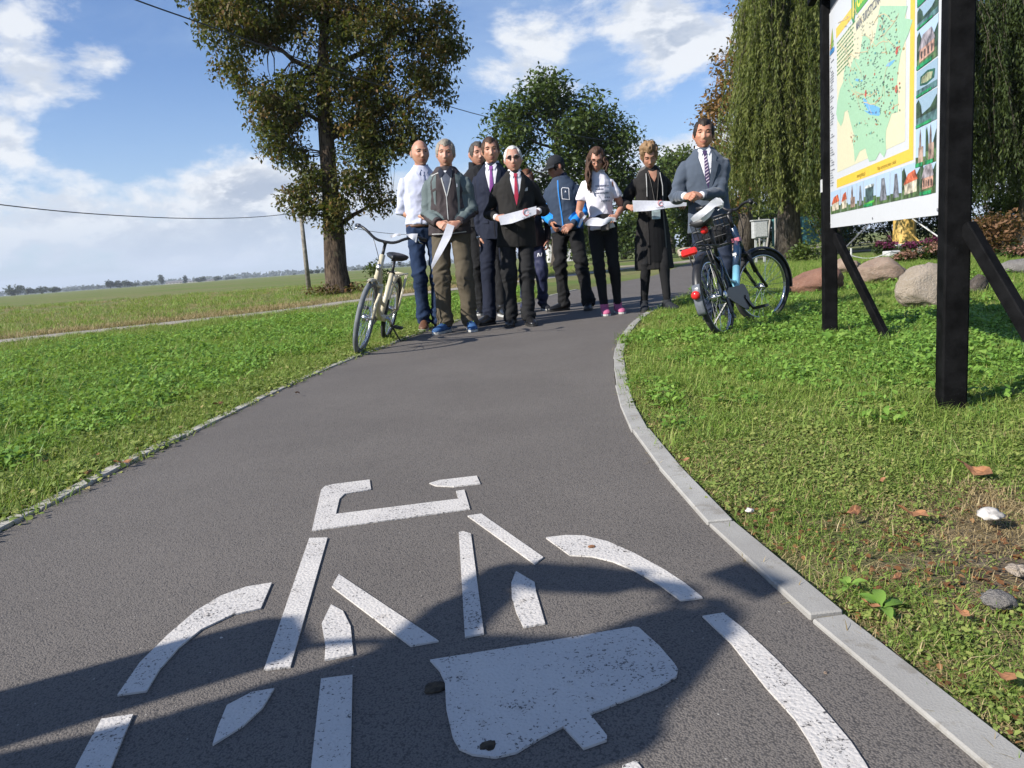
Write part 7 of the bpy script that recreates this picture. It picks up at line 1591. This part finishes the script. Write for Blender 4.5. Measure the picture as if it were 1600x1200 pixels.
def d9(D_, collar, c):
    J, s, root = c['J'], c['s'], c['root']; D_('dress_front', [(-.052, 1.45), (-.070, 1.2), (-.075, .9), (-.085, .52), (.085, .52), (.078, .9), (.070, 1.2), (.052, 1.45), (.02, 1.36), (0, 1.33), (-.02, 1.36)], cloth('black_dress', (.007, .007, .008), .95), .007)
    D_('neckline', [(-.048, 1.47), (-.03, 1.40), (0, 1.345), (.03, 1.40), (.048, 1.47), (0, 1.455)], c['root'].children[0].data.materials[0], .008)
    for sg in (-1, 1): D_('coat_edge', [(sg * .060, 1.46), (sg * .078, 1.45), (sg * .096, 1.2), (sg * .100, .9), (sg * .108, .50), (sg * .092, .50), (sg * .084, .9), (sg * .078, 1.2)], c_hoodl if sg > 0 else c_coat, .014)
    X = c['X']; tr = c['trees'][0]; q = lambda x, z, e=.016: Vector((X(x, z)[0], tr.ray_cast(Vector((X(x, z)[0], -1, z * s)), Vector((0, 1, 0)))[0].y - e, z * s))
    la = MB()
    for sg in (-1, 1): la.tube([q(sg * .055, 1.46), q(sg * .040, 1.35), q(sg * .020, 1.2), q(.0, 1.08)], [(.006, .0015)] * 4, 6)
    lo = la.build('lanyard', c_hoodl, root); b_ = q(0, 1.02, .022); MB().box(b_, (.090, .004, .115)).build('badge', mat('badge_paper', (.42, .52, .55), .5), lo, bevel=.001); MB().box(b_ + Vector((0, -.003, .045)), (.075, .002, .012)).build('badge_band', mat('badge_teal', (.10, .22, .22), .5), lo); MB().box(b_ + Vector((0, -.003, -.01)), (.06, .002, .05)).build('badge_print', mat('badge_grey', (.30, .36, .40), .5), lo)
    for sg in (-1, 1): MB().tube([q(sg * .075, 1.44, .02), q(sg * .085, 1.30, .02), q(sg * .085, 1.20, .02)], .004, 6).build('hood_cord', c_pipe, c['gar'])
    hd = MB(); hd.ring(J(0, .035, 1.465 * s), (0, .35, 1), .088, .030, 26, 10, flat=1.2); hd.ball(J(0, .12, 1.42 * s), (.12, .05, .09), 14, 9); hd.build('hood', c_hoodl, c['gar'], True)
person('woman with curly blond hair in a long open black coat, wearing a name badge', (1025, 484), (1014, 225), [(1007, 486), (1043, 485)], [(984, 324, .20), (1071, 319, .22)], yaw=6, head=(-10, 26, -4), w=1.0, fem=.8, top=dict(kind='coat', mats=[c_coat], cr=.008, hem=.44, sleeve_r=(.074, .070, .064, .055)), hair=dict(style='curly', color='blond', brow='brown', thick=1.5), legs=dict(mat=c_black, r=(.086, .058, .042), hem=.10, cr=.005), shoes=dict(up=c_capm, sole=m_soled, L=.27), decals=d9, toe=(-14, 14), skin=(.46, .27, .19), grip=(.85, .4))
person('smiling man in a blue grey suit with striped tie behind the blue bicycle', (1122, 500), (1095, 188), [(1108, 502), (1135, 500)], [(1074, 306, .30), (1089, 306, .30)], yaw=-10, head=(-2, 1, 3), w=1.03, top=dict(kind='suit', mats=[c_greys], shirt=m_shirtw, tie=c_tie2, stripe=c_str, cr=.007, vz=1.14, sleeve_r=(.076, .068, .060, .048)), hair=dict(style='short', color='dark', brow='dark', thick=.8), legs=dict(mat=c_nvt, r=(.092, .068, .062), cr=.007), shoes=SHB, toe=(-8, 10), skin=(.53, .29, .20), smile=1.3, grip=(.95, .5), hs=1.05)

# ------------------------------------------------------------ someone taking a picture beside the camera: out of frame, seen by the shadow on the path
def d11(D_, collar, c):
    collar(c_soft, .074, 1.46, 1.53, .3); hb = c['hb']; A = (c['arm'][0][2] + c['arm'][1][2]) * .5 + Vector((0, -.07, .04))
    MB().box(A, (.15, .010, .075)).build('phone', m_blackp, c['root'], bevel=.003)
    J = c['J']; MB().box(J(.36, -.02, 1.02), (.20, .26, .34)).build('added_shadow_bag', c_khaki, c['root'], bevel=.04); MB().tube([J(.36, -.02, 1.18), J(.28, 0, 1.32), J(.10, -.02, 1.44), J(-.02, -.05, 1.42)], .012, 6).build('added_bag_strap', c_khaki, c['root'])  # unseen bag and strap, added to fill out the width of the cast shadow
person('person standing beside the camera holding up a phone, casting the foreground shadow', None, None, [(-.10, 0), (.10, -.02)], [(0, 0, .3), (0, 0, .3)], yaw=118, head=(4, -4, 0), w=1.12, H=1.70, root_xy=(-1.953, .264), hands_xyz=[(-.16, -.27, 1.53), (-.02, -.25, 1.54)], hint=[(-.5, 0, -.8), (1, -.1, .65)], hxo=-.20,
       top=dict(kind='coat', mats=[c_soft], cr=.008, sleeve_r=(.070, .060, .055, .046), ex=.05, hem=.70), hair=dict(style='short', color='brown', brow='brown'), legs=dict(mat=c_jean), shoes=dict(up=c_capm, sole=m_sole), decals=d11)

# ------------------------------------------------------------ the cut ribbon, in pieces
def ribbon_mat():
    m, t, p = new_mat('white_satin'); v = t.new('ShaderNodeTexCoord').outputs['Object']; n_ = t.noise(v, 30, 3, .6)
    t.link(t.mix(t.sstep(n_, .3, .7), (.70, .70, .76), (.62, .62, .68)), p.inputs['Base Color']); p.inputs['Roughness'].default_value = .45
    bb = t.new('ShaderNodeBump'); bb.inputs['Strength'].default_value = .3; bb.inputs['Distance'].default_value = .004; t.link(n_, bb.inputs['Height']); t.link(bb.outputs[0], p.inputs['Normal']); return m
m_rib = ribbon_mat(); m_ribr = mat('ribbon_red_print', (.55, .10, .10), .6); m_ribg = mat('ribbon_grey_print', (.35, .33, .38), .6)
def ribbon(label, top, bot, Y, wave=.010, logo=None, name='ribbon', parent=None, bow=0.0, cols=5):
    n = max(len(top), len(bot)) * 5
    def par(P):
        P = [AT(x, y, Y) for x, y in P]; L = [0]
        for a, b in zip(P[:-1], P[1:]): L.append(L[-1] + (b - a).length)
        out = []
        for i in range(n):
            t_ = L[-1] * i / (n - 1); k = min(max(j for j in range(len(L)) if L[j] <= t_ + 1e-9), len(P) - 2); out.append(P[k].lerp(P[k + 1], (t_ - L[k]) / max(1e-9, L[k + 1] - L[k])))
        return out
    A, B = par(top), par(bot); base = A[n // 2].copy(); vs = []; fs = []
    for s_ in (0, 1):
        for i in range(n):
            f = i / (n - 1)
            for j in range(cols):
                g_ = j / (cols - 1); p = A[i].lerp(B[i], g_) - base; p.y += wave * math.sin(f * 7 + g_ * 1.2) * (.3 + g_) - bow * math.sin(math.pi * f) + s_ * .0012; vs.append(p)
    m_ = n * cols
    for i in range(n - 1):
        for j in range(cols - 1): a = i * cols + j; fs += [(a, a + cols, a + cols + 1, a + 1), (m_ + a + 1, m_ + a + cols + 1, m_ + a + cols, m_ + a)]
        for a in (i * cols, i * cols + cols - 1): fs.append((a, a + cols, m_ + a + cols, m_ + a))
    for a in range(cols - 1): fs += [(a, a + 1, m_ + a + 1, m_ + a), (m_ - cols + a, m_ - cols + a + 1, 2 * m_ - cols + a + 1, 2 * m_ - cols + a)]
    o = MB().add(vs, fs).build(name, m_rib, parent, False); 
    if parent is None: o.location = base; tag(o, label, 'ribbon', 'pieces of the cut white ribbon')
    if logo:
        lx_, ly_, r_ = logo; c0 = AT(lx_, ly_, Y) - base; k = Y / FPX; c0.y -= wave * 1.3 + bow + .004; lg = MB()
        lg.ring(c0, (0, 1, 0), r_ * k, .0035, 22, 4, a0=.8, a1=5.2); lg.ball(c0 + Vector((r_ * k * .5, 0, 0)), (.006, .002, .006)); l_ = lg.build('ribbon_emblem', m_ribr, o)
        tx = MB(); [tx.box(c0 + Vector((x * k, 0, -r_ * k * 1.5)), (1.5 * k, .001, 1.0 * k)) for x in (-6, -3.5, -1, 1.5, 4)]; q = tx.build('ribbon_print', m_ribg, o); q['kind'] = 'stuff'
    return o
ribbon('tapering ribbon end hanging from the hands of the man in the softshell jacket', [(698.6, 349), (692, 368), (680, 396), (673.6, 414)], [(710, 353), (705, 370), (690, 397), (674.6, 421)], PEOPLE[1].location.y - .34, .004)
ribbon('short ribbon held level between the hands of the white haired man', [(778, 338), (786, 335.7), (806, 330.6), (838, 322)], [(782.4, 351.8), (800, 349), (818.7, 342.2), (838, 334.5)], PEOPLE[4].location.y - .30, .004, (822.5, 331.5, 5))
r8 = ribbon('wavy ribbon held by the woman in the white t-shirt', [(913, 350), (918, 344), (925, 340), (934, 340), (943, 342.5), (951, 338.5), (962, 340)], [(915, 352), (920, 352.5), (928, 353), (939, 353.5), (948, 349.5), (956, 345), (962, 346.5)], PEOPLE[7].location.y - .31, .012)
ribbon('thin ribbon tail hanging below the right hand of the woman in the white t-shirt', [(913, 336), (907, 343), (903, 354)], [(917, 337), (911, 344), (906, 355)], PEOPLE[7].location.y - .29, .003)
ribbon('long level ribbon held by the woman in the black coat', [(988, 313), (1025, 313.5), (1050.7, 314.8), (1073, 316.5)], [(990, 330.7), (1014, 329.5), (1043.4, 325), (1073, 321.5)], PEOPLE[8].location.y - .27, .006, (1032, 317.5, 4))
Yb = 5.53
rb = ribbon('ribbon folded over the saddle of the blue bicycle', [(1125, 309), (1112, 313), (1098, 326), (1084, 336), (1079, 342)], [(1130, 320), (1118, 323), (1105, 333), (1092, 344), (1084, 347)], Yb, .008)
ribbon('ribbon loop standing up behind the saddle of the blue bicycle', [(1113, 312), (1119, 308.5), (1126, 310), (1131, 316), (1130, 324)], [(1115, 322), (1120, 319), (1124, 320), (1126, 323), (1122, 329)], Yb + .03, .012)
ribbon('second ribbon tail hanging beside the saddle of the blue bicycle', [(1112, 321), (1104, 333), (1093, 341)], [(1117, 327), (1109, 339), (1100, 347)], Yb + .02, .004)
ribbon('ribbon end sticking out from the right grip of the cream bicycle', [(634, 366), (643, 365), (652.7, 365)], [(638, 370), (644, 374), (649.8, 379)], 6.20, .004)
ribbon('ribbon scrap lying over the handlebar of the cream bicycle', [(609, 368), (617, 365), (626, 364.5)], [(611, 372), (618, 369), (627, 368)], 6.22, .003)

# ------------------------------------------------------------ air: a thin even haze round everything
hz_me = MB().box((0, 2600, 60.5), (9600, 9600, 124)).mesh('haze'); hz_m = bpy.data.materials.new('haze_air'); hz_m.use_nodes = True; ht_ = hz_m.node_tree; ht_.nodes.remove(ht_.nodes['Principled BSDF'])
pv = ht_.nodes.new('ShaderNodeVolumePrincipled'); pv.inputs['Color'].default_value = (.80, .88, 1.0, 1); pv.inputs['Density'].default_value = 0.0002; ht_.links.new(pv.outputs[0], ht_.nodes['Material Output'].inputs['Volume'])
hzo = link('haze', hz_me, hz_m); tag(hzo, kind='stuff')
